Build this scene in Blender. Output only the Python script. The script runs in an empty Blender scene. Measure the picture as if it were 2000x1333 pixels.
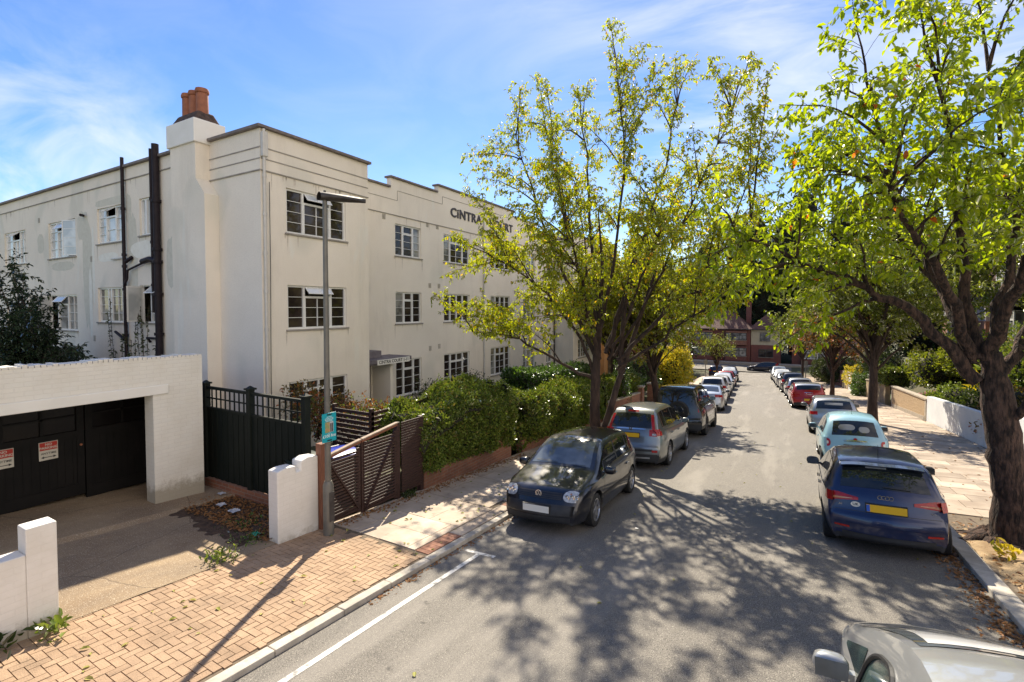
import bpy, bmesh, math, random
import numpy as np
from mathutils import Vector, Matrix, Euler

# ------------------------------------------------------------------ camera, sky, sun, exposure
S = bpy.context.scene
CZ = 3.45
cam_d = bpy.data.cameras.new('camera'); cam = bpy.data.objects.new('camera', cam_d)
S.collection.objects.link(cam); S.camera = cam
cam.location = (0, 0, CZ)
cam.rotation_euler = (math.radians(90-1.8), 0, math.radians(29.7))
cam_d.sensor_width = 36; cam_d.lens = 948/2000*36
cam_d.shift_y = -0.01735
cam_d.clip_start = .05; cam_d.clip_end = 2000

SUN = Vector((-.50, .90, 1.0)).normalized()      # towards the sun
EL = math.asin(SUN.z)
sd = bpy.data.lights.new('sun', 'SUN'); sun = bpy.data.objects.new('sun', sd)
S.collection.objects.link(sun); sun.location = (0, 0, 30)
sun.rotation_euler = (-SUN).to_track_quat('-Z', 'Y').to_euler()
sd.energy = 4.45; sd.angle = math.radians(.55); sd.color = (1, .93, .80)

W = bpy.data.worlds.new('World'); S.world = W; W.use_nodes = True
nt = W.node_tree; nt.nodes.clear()
def nn(t, **k):
    n = nt.nodes.new(t)
    for a, b in k.items(): setattr(n, a, b)
    return n
out = nn('ShaderNodeOutputWorld'); bg = nn('ShaderNodeBackground'); sky = nn('ShaderNodeTexSky')
sky.sky_type = 'NISHITA'; sky.sun_disc = False
sky.sun_elevation = EL; sky.sun_rotation = -math.atan2(.50, .90)
sky.air_density = 1.0; sky.dust_density = .15; sky.ozone_density = 3.5; sky.altitude = 200
hsv = nn('ShaderNodeHueSaturation'); hsv.inputs['Saturation'].default_value = 1.22; hsv.inputs['Hue'].default_value = .510
bg.inputs['Strength'].default_value = .09
# thin cirrus
tc = nn('ShaderNodeTexCoord'); mp = nn('ShaderNodeMapping'); mp.inputs['Scale'].default_value = (1.6, 5.0, 9.0)
mp.inputs['Rotation'].default_value = (0, .25, math.radians(25))
no = nn('ShaderNodeTexNoise'); no.inputs['Scale'].default_value = 1.1; no.inputs['Detail'].default_value = 9
no.inputs['Roughness'].default_value = .58; no.inputs['Distortion'].default_value = .6
rp = nn('ShaderNodeValToRGB'); rp.color_ramp.elements[0].position = .40; rp.color_ramp.elements[1].position = .74
# cloud banks: near two directions in the sky
def bank(px, py, pz, r):
    d = nn('ShaderNodeVectorMath', operation='DISTANCE'); v = Vector((px, py, pz)).normalized()
    nm = nn('ShaderNodeVectorMath', operation='NORMALIZE')
    nt.links.new(tc.outputs['Generated'], nm.inputs[0]); nt.links.new(nm.outputs[0], d.inputs[0]); d.inputs[1].default_value = v
    m = nn('ShaderNodeMapRange'); m.inputs['From Min'].default_value = r; m.inputs['From Max'].default_value = r*.25
    nt.links.new(d.outputs['Value'], m.inputs['Value']); return m.outputs[0]
b3 = bank(1.0, -.30, .30, 1.05)
b1 = bank(.25, 1.0, .50, .72); b2 = bank(-1.55, .42, .22, .30)
ad = nn('ShaderNodeMath', operation='ADD'); nt.links.new(b1, ad.inputs[0]); nt.links.new(b2, ad.inputs[1]); 
ad2 = nn('ShaderNodeMath', operation='ADD'); ad2.inputs[1].default_value = .12; ad2.use_clamp = True; nt.links.new(ad.outputs[0], ad2.inputs[0])
ml = nn('ShaderNodeMath', operation='MULTIPLY'); ml2 = nn('ShaderNodeMath', operation='MULTIPLY'); ml2.inputs[1].default_value = .85
nt.links.new(tc.outputs['Generated'], mp.inputs[0]); nt.links.new(mp.outputs[0], no.inputs['Vector'])
nt.links.new(no.outputs['Fac'], rp.inputs[0]); nt.links.new(rp.outputs[0], ml.inputs[0]); nt.links.new(ad2.outputs[0], ml.inputs[1])
nt.links.new(ml.outputs[0], ml2.inputs[0])
mx = nn('ShaderNodeMixRGB'); mx.inputs[2].default_value = (6.2, 6.4, 6.6, 1)
nt.links.new(sky.outputs[0], hsv.inputs['Color']); nt.links.new(hsv.outputs[0], mx.inputs[1]); nt.links.new(ml2.outputs[0], mx.inputs[0])
# unseen bright cloud behind the camera, added to fill the shaded walls with light
m3 = nn('ShaderNodeMath', operation='MULTIPLY'); n3 = nn('ShaderNodeTexNoise'); n3.inputs['Scale'].default_value = 2.2; n3.inputs['Detail'].default_value = 8
nt.links.new(tc.outputs['Generated'], n3.inputs['Vector']); r3 = nn('ShaderNodeValToRGB'); r3.color_ramp.elements[0].position = .30; r3.color_ramp.elements[1].position = .52
nt.links.new(n3.outputs['Fac'], r3.inputs[0]); nt.links.new(r3.outputs[0], m3.inputs[0]); nt.links.new(b3, m3.inputs[1])
mx3 = nn('ShaderNodeMixRGB'); mx3.inputs[2].default_value = (11., 10., 9.1, 1); nt.links.new(m3.outputs[0], mx3.inputs[0]); nt.links.new(mx.outputs[0], mx3.inputs[1])
nt.links.new(mx3.outputs[0], bg.inputs[0]); nt.links.new(bg.outputs[0], out.inputs[0])

S.view_settings.view_transform = 'Standard'; S.view_settings.look = 'None'
S.view_settings.exposure = 1.1; S.view_settings.gamma = 1
S.view_settings.use_white_balance = True; S.view_settings.white_balance_temperature = 7000
S.render.engine = 'CYCLES'
S.cycles.max_bounces = 6; S.cycles.transparent_max_bounces = 6

# ------------------------------------------------------------------ terrain functions
def cx(Y):                       # the street bends a little to the left
    if Y < 20: return 0.
    if Y < 34: return -(.06/28)*(Y-20)**2
    return -.42-.06*(Y-34)
def zg(X, Y):
    z = -.08*min(Y, 88) + .05*(max(-4.75, min(X, 8))+4.75)
    if Y > 104: z += .05*(Y-104)
    return z
ZR = -.07                        # road surface below the pavement

# ------------------------------------------------------------------ mesh helpers
def wloc(o):
    v = Vector((0, 0, 0))
    while o is not None: v = v + Vector(o.location); o = o.parent
    return v
def tag(o, label=None, cat=None, group=None, kind=None):
    if label: o['label'] = label
    if cat: o['category'] = cat
    if group: o['group'] = group
    if kind: o['kind'] = kind
    return o
def empty(name, loc, label=None, cat=None, group=None, rz=0):
    o = bpy.data.objects.new(name, None); S.collection.objects.link(o); o.location = loc; o.rotation_euler = (0, 0, rz)
    o.empty_display_size = .2
    return tag(o, label, cat, group)
class MB:
    def __init__(s): s.v = []; s.f = []; s.m = []
    def add(s, vs, fs, mat=0):
        n = len(s.v); s.v.extend([tuple(v) for v in vs]); s.f.extend([tuple(i+n for i in f) for f in fs]); s.m.extend([mat]*len(fs)); return s
    def box(s, x0, x1, y0, y1, z0, z1, mat=0):
        x0, x1 = sorted((x0, x1)); y0, y1 = sorted((y0, y1)); z0, z1 = sorted((z0, z1))
        return s.add([(x0,y0,z0),(x1,y0,z0),(x1,y1,z0),(x0,y1,z0),(x0,y0,z1),(x1,y0,z1),(x1,y1,z1),(x0,y1,z1)],
                     [(3,2,1,0),(4,5,6,7),(0,1,5,4),(1,2,6,5),(2,3,7,6),(3,0,4,7)], mat)
    def hexa(s, p, mat=0):      # 8 points, bottom loop then top loop
        return s.add(p, [(3,2,1,0),(4,5,6,7),(0,1,5,4),(1,2,6,5),(2,3,7,6),(3,0,4,7)], mat)
    def obox(s, c, sz, R, mat=0):
        c = Vector(c); p = []
        for dz in (-1, 1):
            for dx, dy in ((-1,-1),(1,-1),(1,1),(-1,1)):
                p.append(c + R @ Vector((dx*sz[0]/2, dy*sz[1]/2, dz*sz[2]/2)))
        return s.hexa(p, mat)
    def bar(s, a, b, w, h, mat=0):
        a = Vector(a); b = Vector(b); d = b-a
        return s.obox((a+b)/2, (w, h, d.length), d.to_track_quat('Z', 'Y').to_matrix(), mat)
    def tube(s, pts, rad, n=8, mat=0, cap=True):
        pts = [Vector(p) for p in pts]
        if not hasattr(rad, '__len__'): rad = [rad]*len(pts)
        ref = None; rings = []; k = len(s.v)
        for i, p in enumerate(pts):
            d = (pts[min(i+1, len(pts)-1)]-pts[max(i-1, 0)])
            if d.length < 1e-9: d = Vector((0, 0, 1))
            d.normalize()
            if ref is None: ref = d.orthogonal().normalized()
            else:
                ref = ref-d*ref.dot(d)
                ref = ref.normalized() if ref.length > 1e-6 else d.orthogonal().normalized()
            q = d.cross(ref)
            for j in range(n):
                a = 2*math.pi*j/n; s.v.append(tuple(p+(ref*math.cos(a)+q*math.sin(a))*rad[i]))
        for i in range(len(pts)-1):
            for j in range(n):
                s.f.append((k+i*n+j, k+i*n+(j+1) % n, k+(i+1)*n+(j+1) % n, k+(i+1)*n+j)); s.m.append(mat)
        if cap:
            s.f.append(tuple(k+j for j in range(n))[::-1]); s.m.append(mat)
            e = k+(len(pts)-1)*n; s.f.append(tuple(e+j for j in range(n))); s.m.append(mat)
        return s
    def lathe(s, prof, c=(0,0,0), n=16, axis='Z', mat=0):      # prof: (r, h)
        k = len(s.v)
        for r, h in prof:
            for j in range(n):
                a = 2*math.pi*j/n; u, v = r*math.cos(a), r*math.sin(a)
                p = {'Z': (u, v, h), 'X': (h, u, v), 'Y': (u, h, v)}[axis]
                s.v.append((c[0]+p[0], c[1]+p[1], c[2]+p[2]))
        for i in range(len(prof)-1):
            for j in range(n):
                s.f.append((k+i*n+j, k+i*n+(j+1) % n, k+(i+1)*n+(j+1) % n, k+(i+1)*n+j)); s.m.append(mat)
        return s
    def grid(s, fn, nu, nv, mat=0):
        k = len(s.v)
        for i in range(nu+1):
            for j in range(nv+1): s.v.append(tuple(fn(i/nu, j/nv)))
        for i in range(nu):
            for j in range(nv):
                a = k+i*(nv+1)+j; s.f.append((a, a+nv+1, a+nv+2, a+1)); s.m.append(mat)
        return s
    def quad(s, a, b, c, d, mat=0): return s.add([a, b, c, d], [(0, 1, 2, 3)], mat)
    def build(s, name, mats, parent=None, loc=None, smooth=False, bevel=0, world=True, weld=0, auto=None):
        me = bpy.data.meshes.new(name)
        off = Vector((0, 0, 0))
        if parent is not None and world: off = wloc(parent)
        elif parent is None and loc is not None: off = Vector(loc)
        v = np.array(s.v, dtype=np.float64).reshape(-1, 3)-np.array(off)
        me.from_pydata(v.tolist(), [], s.f)
        if not isinstance(mats, (list, tuple)): mats = [mats]
        for m in mats: me.materials.append(m)
        if len(mats) > 1: me.polygons.foreach_set('material_index', s.m)
        if weld or auto is not None:
            bm = bmesh.new(); bm.from_mesh(me)
            if weld: bmesh.ops.remove_doubles(bm, verts=bm.verts, dist=weld)
            if auto is not None:
                bmesh.ops.recalc_face_normals(bm, faces=bm.faces)
                for e in bm.edges:
                    if len(e.link_faces) == 2: e.smooth = e.calc_face_angle(0) < math.radians(auto)
            bm.to_mesh(me); bm.free()
        if smooth or auto is not None: me.polygons.foreach_set('use_smooth', [True]*len(me.polygons))
        me.update()
        o = bpy.data.objects.new(name, me); S.collection.objects.link(o)
        if parent is not None: o.parent = parent
        elif loc is not None: o.location = loc
        if bevel:
            b = o.modifiers.new('bevel', 'BEVEL'); b.width = bevel; b.segments = 2; b.limit_method = 'ANGLE'
        return o
def copy_tree(o, parent=None):
    c = o.copy(); S.collection.objects.link(c)
    if parent is not None: c.parent = parent
    for ch in list(o.children): copy_tree(ch, c)
    return c

# ------------------------------------------------------------------ materials
def newmat(name):
    m = bpy.data.materials.new(name); m.use_nodes = True; t = m.node_tree; t.nodes.clear()
    o = t.nodes.new('ShaderNodeOutputMaterial'); b = t.nodes.new('ShaderNodeBsdfPrincipled')
    t.links.new(b.outputs[0], o.inputs[0]); return m, t, b, o
def c4(c): return (c[0], c[1], c[2], 1)
def noise(t, scale, detail=4, vec=None, rough=.55, dist=0):
    n = t.nodes.new('ShaderNodeTexNoise'); n.inputs['Scale'].default_value = scale; n.inputs['Detail'].default_value = detail
    n.inputs['Roughness'].default_value = rough; n.inputs['Distortion'].default_value = dist
    if vec is not None: t.links.new(vec, n.inputs['Vector'])
    return n.outputs['Fac']
def objco(t, scale=None):
    c = t.nodes.new('ShaderNodeTexCoord').outputs['Object']
    if scale:
        m = t.nodes.new('ShaderNodeMapping'); m.inputs['Scale'].default_value = scale; t.links.new(c, m.inputs[0]); c = m.outputs[0]
    return c
def ramp(t, f, a, b, ca, cb):
    r = t.nodes.new('ShaderNodeValToRGB'); r.color_ramp.elements[0].position = a; r.color_ramp.elements[1].position = b
    r.color_ramp.elements[0].color = c4(ca); r.color_ramp.elements[1].color = c4(cb); t.links.new(f, r.inputs[0]); return r.outputs[0]
def mixc(t, f, a, b, mode='MIX'):
    m = t.nodes.new('ShaderNodeMixRGB'); m.blend_type = mode
    for i, x in ((0, f), (1, a), (2, b)):
        if isinstance(x, (int, float)): m.inputs[i].default_value = x
        elif isinstance(x, tuple): m.inputs[i].default_value = c4(x)
        else: t.links.new(x, m.inputs[i])
    return m.outputs[0]
def bump(t, b, h, strength=.3, dist=.01):
    n = t.nodes.new('ShaderNodeBump'); n.inputs['Strength'].default_value = strength; n.inputs['Distance'].default_value = dist
    t.links.new(h, n.inputs['Height']); t.links.new(n.outputs[0], b.inputs['Normal'])
def island(t): return t.nodes.new('ShaderNodeNewGeometry').outputs['Random Per Island']
def MAT(name, c, rough=.6, c2=None, scale=4, detail=5, lo=.35, hi=.65, bs=0, bst=.3, bd=.01, metal=0, coat=0, spec=None, isl=0, stretch=None, cr=.03):
    m, t, b, o = newmat(name)
    col = c
    v = objco(t, stretch)
    if c2 is not None: col = ramp(t, noise(t, scale, detail, v), lo, hi, c, c2)
    if isl:
        g = ramp(t, island(t), 0, 1, (1-isl,)*3, (1+isl,)*3)
        col = mixc(t, 1., col if not isinstance(col, tuple) else c4(col)[:3], g, 'MULTIPLY')
    if isinstance(col, tuple): b.inputs['Base Color'].default_value = c4(col)
    else: t.links.new(col, b.inputs['Base Color'])
    b.inputs['Roughness'].default_value = rough; b.inputs['Metallic'].default_value = metal
    b.inputs['Coat Weight'].default_value = coat; b.inputs['Coat Roughness'].default_value = cr
    if spec is not None: b.inputs['Specular IOR Level'].default_value = spec
    if bs: bump(t, b, noise(t, bs, 3, v), bst, bd)
    return m
def wallco(t):              # (x+y, z) so courses lie right on walls facing either axis
    c = t.nodes.new('ShaderNodeTexCoord').outputs['Object']; s = t.nodes.new('ShaderNodeSeparateXYZ'); t.links.new(c, s.inputs[0])
    a = t.nodes.new('ShaderNodeMath'); a.operation = 'ADD'; t.links.new(s.outputs[0], a.inputs[0]); t.links.new(s.outputs[1], a.inputs[1])
    k = t.nodes.new('ShaderNodeCombineXYZ'); t.links.new(a.outputs[0], k.inputs[0]); t.links.new(s.outputs[2], k.inputs[1]); return k.outputs[0]
def BRICK(name, c1, c2, mortar, bw=.225, bh=.075, ms=.008, bst=.6, bd=.008, dirt=None, rough=.8, foot=None):
    m, t, b, o = newmat(name)
    br = t.nodes.new('ShaderNodeTexBrick'); v = wallco(t); t.links.new(v, br.inputs['Vector'])
    br.inputs['Color1'].default_value = c4(c1); br.inputs['Color2'].default_value = c4(c2); br.inputs['Mortar'].default_value = c4(mortar)
    br.inputs['Scale'].default_value = 1; br.inputs['Brick Width'].default_value = bw; br.inputs['Row Height'].default_value = bh
    br.inputs['Mortar Size'].default_value = ms; br.inputs['Mortar Smooth'].default_value = .3
    col = br.outputs['Color']
    oc = objco(t)
    if dirt: col = mixc(t, ramp(t, noise(t, 1.7, 8, oc, .7), .45, .72, (0,0,0), (.75,.75,.75)), col, dirt)
    if foot:      # splash dirt and algae low on the wall: (height where it fades out, colour)
        sp = t.nodes.new('ShaderNodeSeparateXYZ'); t.links.new(oc, sp.inputs[0]); mr = t.nodes.new('ShaderNodeMapRange'); mr.inputs['From Min'].default_value = foot[0]; mr.inputs['From Max'].default_value = foot[0]-.5
        t.links.new(sp.outputs[2], mr.inputs['Value']); am = t.nodes.new('ShaderNodeMath'); am.operation = 'MULTIPLY_ADD'; am.inputs[1].default_value = .75; t.links.new(noise(t, 5, 8, oc, .75), am.inputs[2]); t.links.new(mr.outputs[0], am.inputs[0])
        col = mixc(t, ramp(t, am.outputs[0], .72, 1.0, (0,0,0), (.8,.8,.8)), col, foot[1])
    t.links.new(col, b.inputs['Base Color']); b.inputs['Roughness'].default_value = rough
    inv = t.nodes.new('ShaderNodeMath'); inv.operation = 'SUBTRACT'; inv.inputs[0].default_value = 1; t.links.new(br.outputs['Fac'], inv.inputs[1])
    ad = t.nodes.new('ShaderNodeMath'); ad.operation = 'MULTIPLY_ADD'; t.links.new(noise(t, 40, 3, oc), ad.inputs[0]); ad.inputs[1].default_value = .5
    t.links.new(inv.outputs[0], ad.inputs[2]); bump(t, b, ad.outputs[0], bst, bd)
    return m
def LEAF(name, ca, cb, trans=.45, odd=None, tcol=None, gloss=.3):
    m, t, b, o = newmat(name); t.nodes.remove(b)
    r = island(t); col = ramp(t, r, 0, 1, ca, cb)
    if odd:
        k = t.nodes.new('ShaderNodeMath'); k.operation = 'GREATER_THAN'; k.inputs[1].default_value = 1-odd[1]; t.links.new(r, k.inputs[0])
        col = mixc(t, k.outputs[0], col, odd[0])
    d = t.nodes.new('ShaderNodeBsdfDiffuse'); t.links.new(col, d.inputs[0])
    tr = t.nodes.new('ShaderNodeBsdfTranslucent'); tc = mixc(t, 1., col, tcol or (1.5, 1.45, .6), 'MULTIPLY'); t.links.new(tc, tr.inputs[0])
    mx = t.nodes.new('ShaderNodeMixShader'); mx.inputs[0].default_value = trans; t.links.new(d.outputs[0], mx.inputs[1]); t.links.new(tr.outputs[0], mx.inputs[2])
    g = t.nodes.new('ShaderNodeBsdfGlossy'); g.inputs['Roughness'].default_value = .38; g.inputs[0].default_value = (1, 1, 1, 1)
    fr = t.nodes.new('ShaderNodeFresnel'); fr.inputs[0].default_value = 1.38
    fm = t.nodes.new('ShaderNodeMath'); fm.operation = 'MULTIPLY'; fm.inputs[1].default_value = gloss; t.links.new(fr.outputs[0], fm.inputs[0])
    m2 = t.nodes.new('ShaderNodeMixShader'); t.links.new(fm.outputs[0], m2.inputs[0]); t.links.new(mx.outputs[0], m2.inputs[1]); t.links.new(g.outputs[0], m2.inputs[2])
    t.links.new(m2.outputs[0], o.inputs[0]); return m

def stucco():
    m, t, b, o = newmat('stucco'); v = objco(t)
    base = ramp(t, noise(t, .5, 6, v, .6), .35, .68, (.80, .73, .63), (.87, .805, .70))
    # repaired patches: bounded areas of a greener or paler mix
    base = mixc(t, ramp(t, noise(t, .33, 2, objco(t, (1, 1, .8)), .4, 1.6), .58, .68, (0,0,0), (.5,.5,.5)), base, (.62, .61, .53))
    base = mixc(t, ramp(t, noise(t, 1.1, 3, objco(t, (1, 1, .25)), .5, .8), .64, .72, (0,0,0), (.45,.45,.45)), base, (.80, .80, .74))
    st = ramp(t, noise(t, 1.1, 7, objco(t, (1., 1., .16)), .7), .54, .85, (0,0,0), (.42,.42,.42))   # rain streaks
    base = mixc(t, st, base, (.44, .40, .34))
    fine = noise(t, 90, 2, v); base = mixc(t, ramp(t, fine, .3, .5, (.3,.3,.3), (0,0,0)), base, (.38, .35, .30))
    t.links.new(base, b.inputs['Base Color']); b.inputs['Roughness'].default_value = .92
    bump(t, b, noise(t, 60, 3, v), .5, .012); return m
def asphalt():
    m, t, b, o = newmat('asphalt'); v = objco(t)
    c = ramp(t, noise(t, 105, 3, v, .75), .38, .62, (.030, .028, .027), (.25, .225, .19))
    c = mixc(t, ramp(t, noise(t, 70, 2, v, .7), .60, .66, (0,0,0), (.8,.8,.8)), c, (.44, .40, .34))
    c = mixc(t, ramp(t, noise(t, .35, 6, objco(t, (1, .25, 1))), .4, .7, (0,0,0), (.35,.35,.35)), c, (.20, .19, .17))
    c = mixc(t, ramp(t, noise(t, 1.3, 7, v, .7), .60, .75, (0,0,0), (.55,.55,.55)), c, (.05, .047, .045))
    c = mixc(t, ramp(t, noise(t, .9, 5, objco(t, (1.6, .22, 1)), .6), .52, .64, (0,0,0), (.35,.35,.35)), c, (.30, .275, .24))
    c = mixc(t, ramp(t, noise(t, 3.2, 4, v, .6), .70, .76, (0,0,0), (.7,.7,.7)), c, (.04, .037, .035))
    t.links.new(c, b.inputs['Base Color']); b.inputs['Roughness'].default_value = .82
    bump(t, b, noise(t, 180, 2, v), .55, .006); return m
def concrete():
    m, t, b, o = newmat('drive_concrete'); v = objco(t)
    c = ramp(t, noise(t, .9, 8, v, .65), .35, .7, (.22, .15, .09), (.37, .275, .17))
    c = mixc(t, ramp(t, noise(t, 1.1, 8, objco(t, (1, .35, 1)), .75), .47, .66, (0,0,0), (.75,.75,.75)), c, (.19, .14, .095))
    c = mixc(t, ramp(t, noise(t, 110, 2, v), .56, .64, (0,0,0), (.8,.8,.8)), c, (.20, .15, .10))
    c = mixc(t, ramp(t, noise(t, 75, 2, v), .60, .68, (0,0,0), (.7,.7,.7)), c, (.66, .58, .46))
    vo = t.nodes.new('ShaderNodeTexVoronoi'); vo.feature = 'DISTANCE_TO_EDGE'; vo.inputs['Scale'].default_value = .42
    wp = t.nodes.new('ShaderNodeMixRGB'); wp.inputs[0].default_value = .16; t.links.new(v, wp.inputs[1])
    nz = t.nodes.new('ShaderNodeTexNoise'); nz.inputs['Scale'].default_value = 2; nz.inputs['Detail'].default_value = 5; t.links.new(v, nz.inputs['Vector']); t.links.new(nz.outputs['Color'], wp.inputs[2]); t.links.new(wp.outputs[0], vo.inputs['Vector'])
    c = mixc(t, ramp(t, vo.outputs['Distance'], .0, .003, (.7,.7,.7), (0,0,0)), c, (.07, .05, .035))
    t.links.new(c, b.inputs['Base Color']); b.inputs['Roughness'].default_value = .9
    bump(t, b, noise(t, 45, 5, v), .8, .012); return m

m_stucco = stucco(); m_asphalt = asphalt(); m_conc = concrete()
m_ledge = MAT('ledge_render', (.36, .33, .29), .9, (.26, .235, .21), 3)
m_patch = MAT('render_repair', (.66, .64, .555), .95, (.60, .575, .49), 6, bs=60, bst=.5)
m_patch2 = MAT('render_repair_pale', (.84, .83, .76), .95, (.78, .76, .68), 6, bs=60, bst=.5)
m_stain = MAT('rain_stain', (.52, .47, .40), .95, (.66, .60, .52), 14, bs=60, bst=.5)
m_coping = MAT('coping', (.13, .10, .095), .6, (.20, .17, .15), 6)
m_whitepaint = MAT('white_paint', (.74, .72, .66), .55, (.80, .78, .73), 2, bs=9, bst=.15)
m_frame = MAT('window_white', (.72, .72, .70), .35, (.80, .80, .78), 3)
m_wbrick = BRICK('white_brick', (.76, .73, .66), (.74, .72, .66), (.72, .69, .63), .225, .075, .008, .45, .008, dirt=(.66, .62, .54), foot=(.42, (.30, .26, .19)))
m_wbrick2 = BRICK('white_brick_worn', (.76, .74, .70), (.74, .72, .68), (.72, .70, .66), .225, .075, .006, .3, .006, dirt=(.62, .59, .53), foot=(.22, (.30, .26, .19)))
m_rbrick = BRICK('red_brick', (.24, .085, .05), (.33, .135, .075), (.27, .21, .16), dirt=(.12, .07, .05))
m_rbrick_dark = BRICK('dark_red_brick', (.17, .045, .035), (.22, .065, .045), (.17, .12, .10), dirt=(.10, .05, .04))
m_tile = BRICK('roof_tile', (.20, .085, .06), (.14, .07, .055), (.06, .04, .035), .17, .11, .012, 1.0, .02, dirt=(.10, .07, .05))
m_pebble = MAT('pebbledash', (.50, .36, .21), .95, (.34, .23, .13), 55, 3, bs=70, bst=1, bd=.02)
m_cream = MAT('cream_render', (.52, .45, .31), .9, (.45, .39, .27), 2)
m_orange = MAT('ochre_render', (.48, .26, .12), .9, (.42, .22, .10), 2)
m_lilac = MAT('pale_render', (.36, .33, .36), .9, (.30, .28, .31), 2)
m_conc2 = MAT('coping_concrete', (.42, .36, .28), .9, (.30, .25, .19), 8, bs=30, bst=.4)
m_kerb = MAT('kerb_stone', (.40, .36, .30), .85, (.54, .49, .42), 5, bs=40, bst=.5, isl=.12)
m_blocks = MAT('paver_blocks', (.34, .225, .14), .88, (.43, .29, .185), 3, bs=70, bst=.8, isl=.10)
def worn(m, amt=.35, sc=1.1, dark=(.5, .47, .44)):
    t = m.node_tree; b = [n for n in t.nodes if n.type == 'BSDF_PRINCIPLED'][0]; src = b.inputs['Base Color'].links[0].from_socket
    f = ramp(t, noise(t, sc, 8, objco(t), .72), .44, .72, (0,0,0), (amt,)*3); c = mixc(t, f, src, (0.10, .08, .06))
    f2 = ramp(t, noise(t, sc*7, 4, objco(t), .6), .62, .70, (0,0,0), (amt*.8,)*3); t.links.new(mixc(t, f2, c, (.09, .07, .05)), b.inputs['Base Color'])
worn(m_blocks, .42)
m_flags = MAT('paving_flags', (.42, .335, .26), .85, (.55, .455, .36), 2.2, 7, bs=50, bst=.4, isl=.16)
m_flags_r = MAT('paving_flags_right', (.32, .25, .19), .88, (.46, .375, .295), 1.6, 8, bs=50, bst=.5, isl=.22)
m_redblocks = MAT('red_paver_blocks', (.28, .13, .085), .88, (.34, .17, .11), 6, bs=60, bst=.6, isl=.25)
worn(m_flags, .4, .8); worn(m_flags_r, .5, .6); worn(m_kerb, .4, 1.5)
m_joint = MAT('joint_sand', (.10, .075, .05), .95, (.17, .13, .09), 20, bs=60, bst=.6)
m_soil = MAT('soil', (.045, .027, .018), .95, (.10, .06, .038), 12, bs=25, bst=1, bd=.03)
m_ground = MAT('earth_and_turf', (.09, .075, .04), .95, (.05, .07, .025), .6, 8, bs=12, bst=.8, bd=.05)
m_dirtdry = MAT('dry_earth', (.24, .16, .085), .95, (.36, .26, .15), 6, 8, bs=35, bst=.9, bd=.02)
m_line = MAT('road_paint', (.26, .25, .23), .8, (.70, .68, .63), 11, 9, .34, .52, bs=120, bst=.4, bd=.004)
m_fence = MAT('dark_green_timber', (.006, .010, .008), .6, (.011, .015, .012), 3, bs=60, bst=.2, stretch=(8, 8, 1), spec=.25)
m_gate = MAT('dark_brown_timber', (.028, .012, .010), .6, (.055, .025, .018), 5, bs=50, bst=.4, stretch=(8, 1, 8))
m_gatetop = MAT('pale_capping', (.26, .19, .14), .7, (.38, .29, .22), 8)
m_post = MAT('red_brown_timber', (.17, .065, .035), .7, (.25, .10, .055), 6, bs=40, bst=.4, stretch=(8, 8, 1))
m_door = MAT('black_green_door', (.005, .005, .005), .6, (.009, .008, .008), 3, bs=20, bst=.2, spec=.2)
m_grey_metal = MAT('grey_metal_paint', (.13, .125, .11), .45, (.17, .16, .14), 6, metal=.2)
m_dark_metal = MAT('dark_grey_metal', (.035, .03, .03), .6, (.065, .06, .06), 8, metal=.2)
m_pipe = MAT('black_iron_pipe', (.012, .007, .011), .6, (.022, .015, .018), 6, bs=20, bst=.2, spec=.25)
m_wpipe = MAT('white_pipe', (.52, .50, .46), .45, (.60, .58, .54), 5)
m_pot = MAT('terracotta', (.33, .125, .065), .8, (.24, .09, .05), 6, bs=30, bst=.3)
m_flaunch = MAT('sooty_mortar', (.045, .03, .025), .95, (.10, .065, .05), 9, bs=20, bst=1, bd=.03)
m_bark = MAT('bark', (.032, .019, .014), .95, (.085, .052, .038), 9, 8, bs=22, bst=1, bd=.035, stretch=(1, 1, .35))
m_bark2 = MAT('bark_warm', (.022, .013, .010), .95, (.105, .06, .042), 16, 9, .42, .6, bs=30, bst=1, bd=.07, stretch=(1, 1, .30))
m_curtain = MAT('net_curtain', (.62, .62, .60), .8, (.74, .74, .72), 30, stretch=(6, 6, .2))
m_black = MAT('black_plastic', (.015, .015, .016), .5, (.025, .025, .026), 8)
m_rubber = MAT('tyre_rubber', (.012, .012, .012), .8, (.022, .021, .02), 10, bs=60, bst=.3)
m_alloy = MAT('alloy', (.42, .42, .43), .3, (.52, .52, .53), 5, metal=.85)
m_chrome = MAT('chrome', (.72, .72, .73), .12, metal=1)
m_plate_y = MAT('yellow_plate', (.78, .46, .02), .4)
m_plate_w = MAT('white_plate', (.74, .72, .64), .4)
m_red_lens = MAT('red_lens', (.48, .006, .006), .25, (.30, .004, .006), 30, coat=.25)
m_clear_lens = MAT('clear_lens', (.50, .53, .56), .12, (.22, .24, .26), 22, coat=1)
m_orange_lens = MAT('orange_lens', (.55, .20, .08), .2, coat=1)
m_sunshade = MAT('sunshade_foil', (.80, .80, .80), .5, coat=1)
m_dryleaf = LEAF('dry_leaf', (.22, .09, .03), (.36, .19, .08), .15, gloss=.3)
m_fresh = LEAF('fallen_green_leaf', (.25, .27, .06), (.40, .36, .12), .15, gloss=.3)

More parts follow.
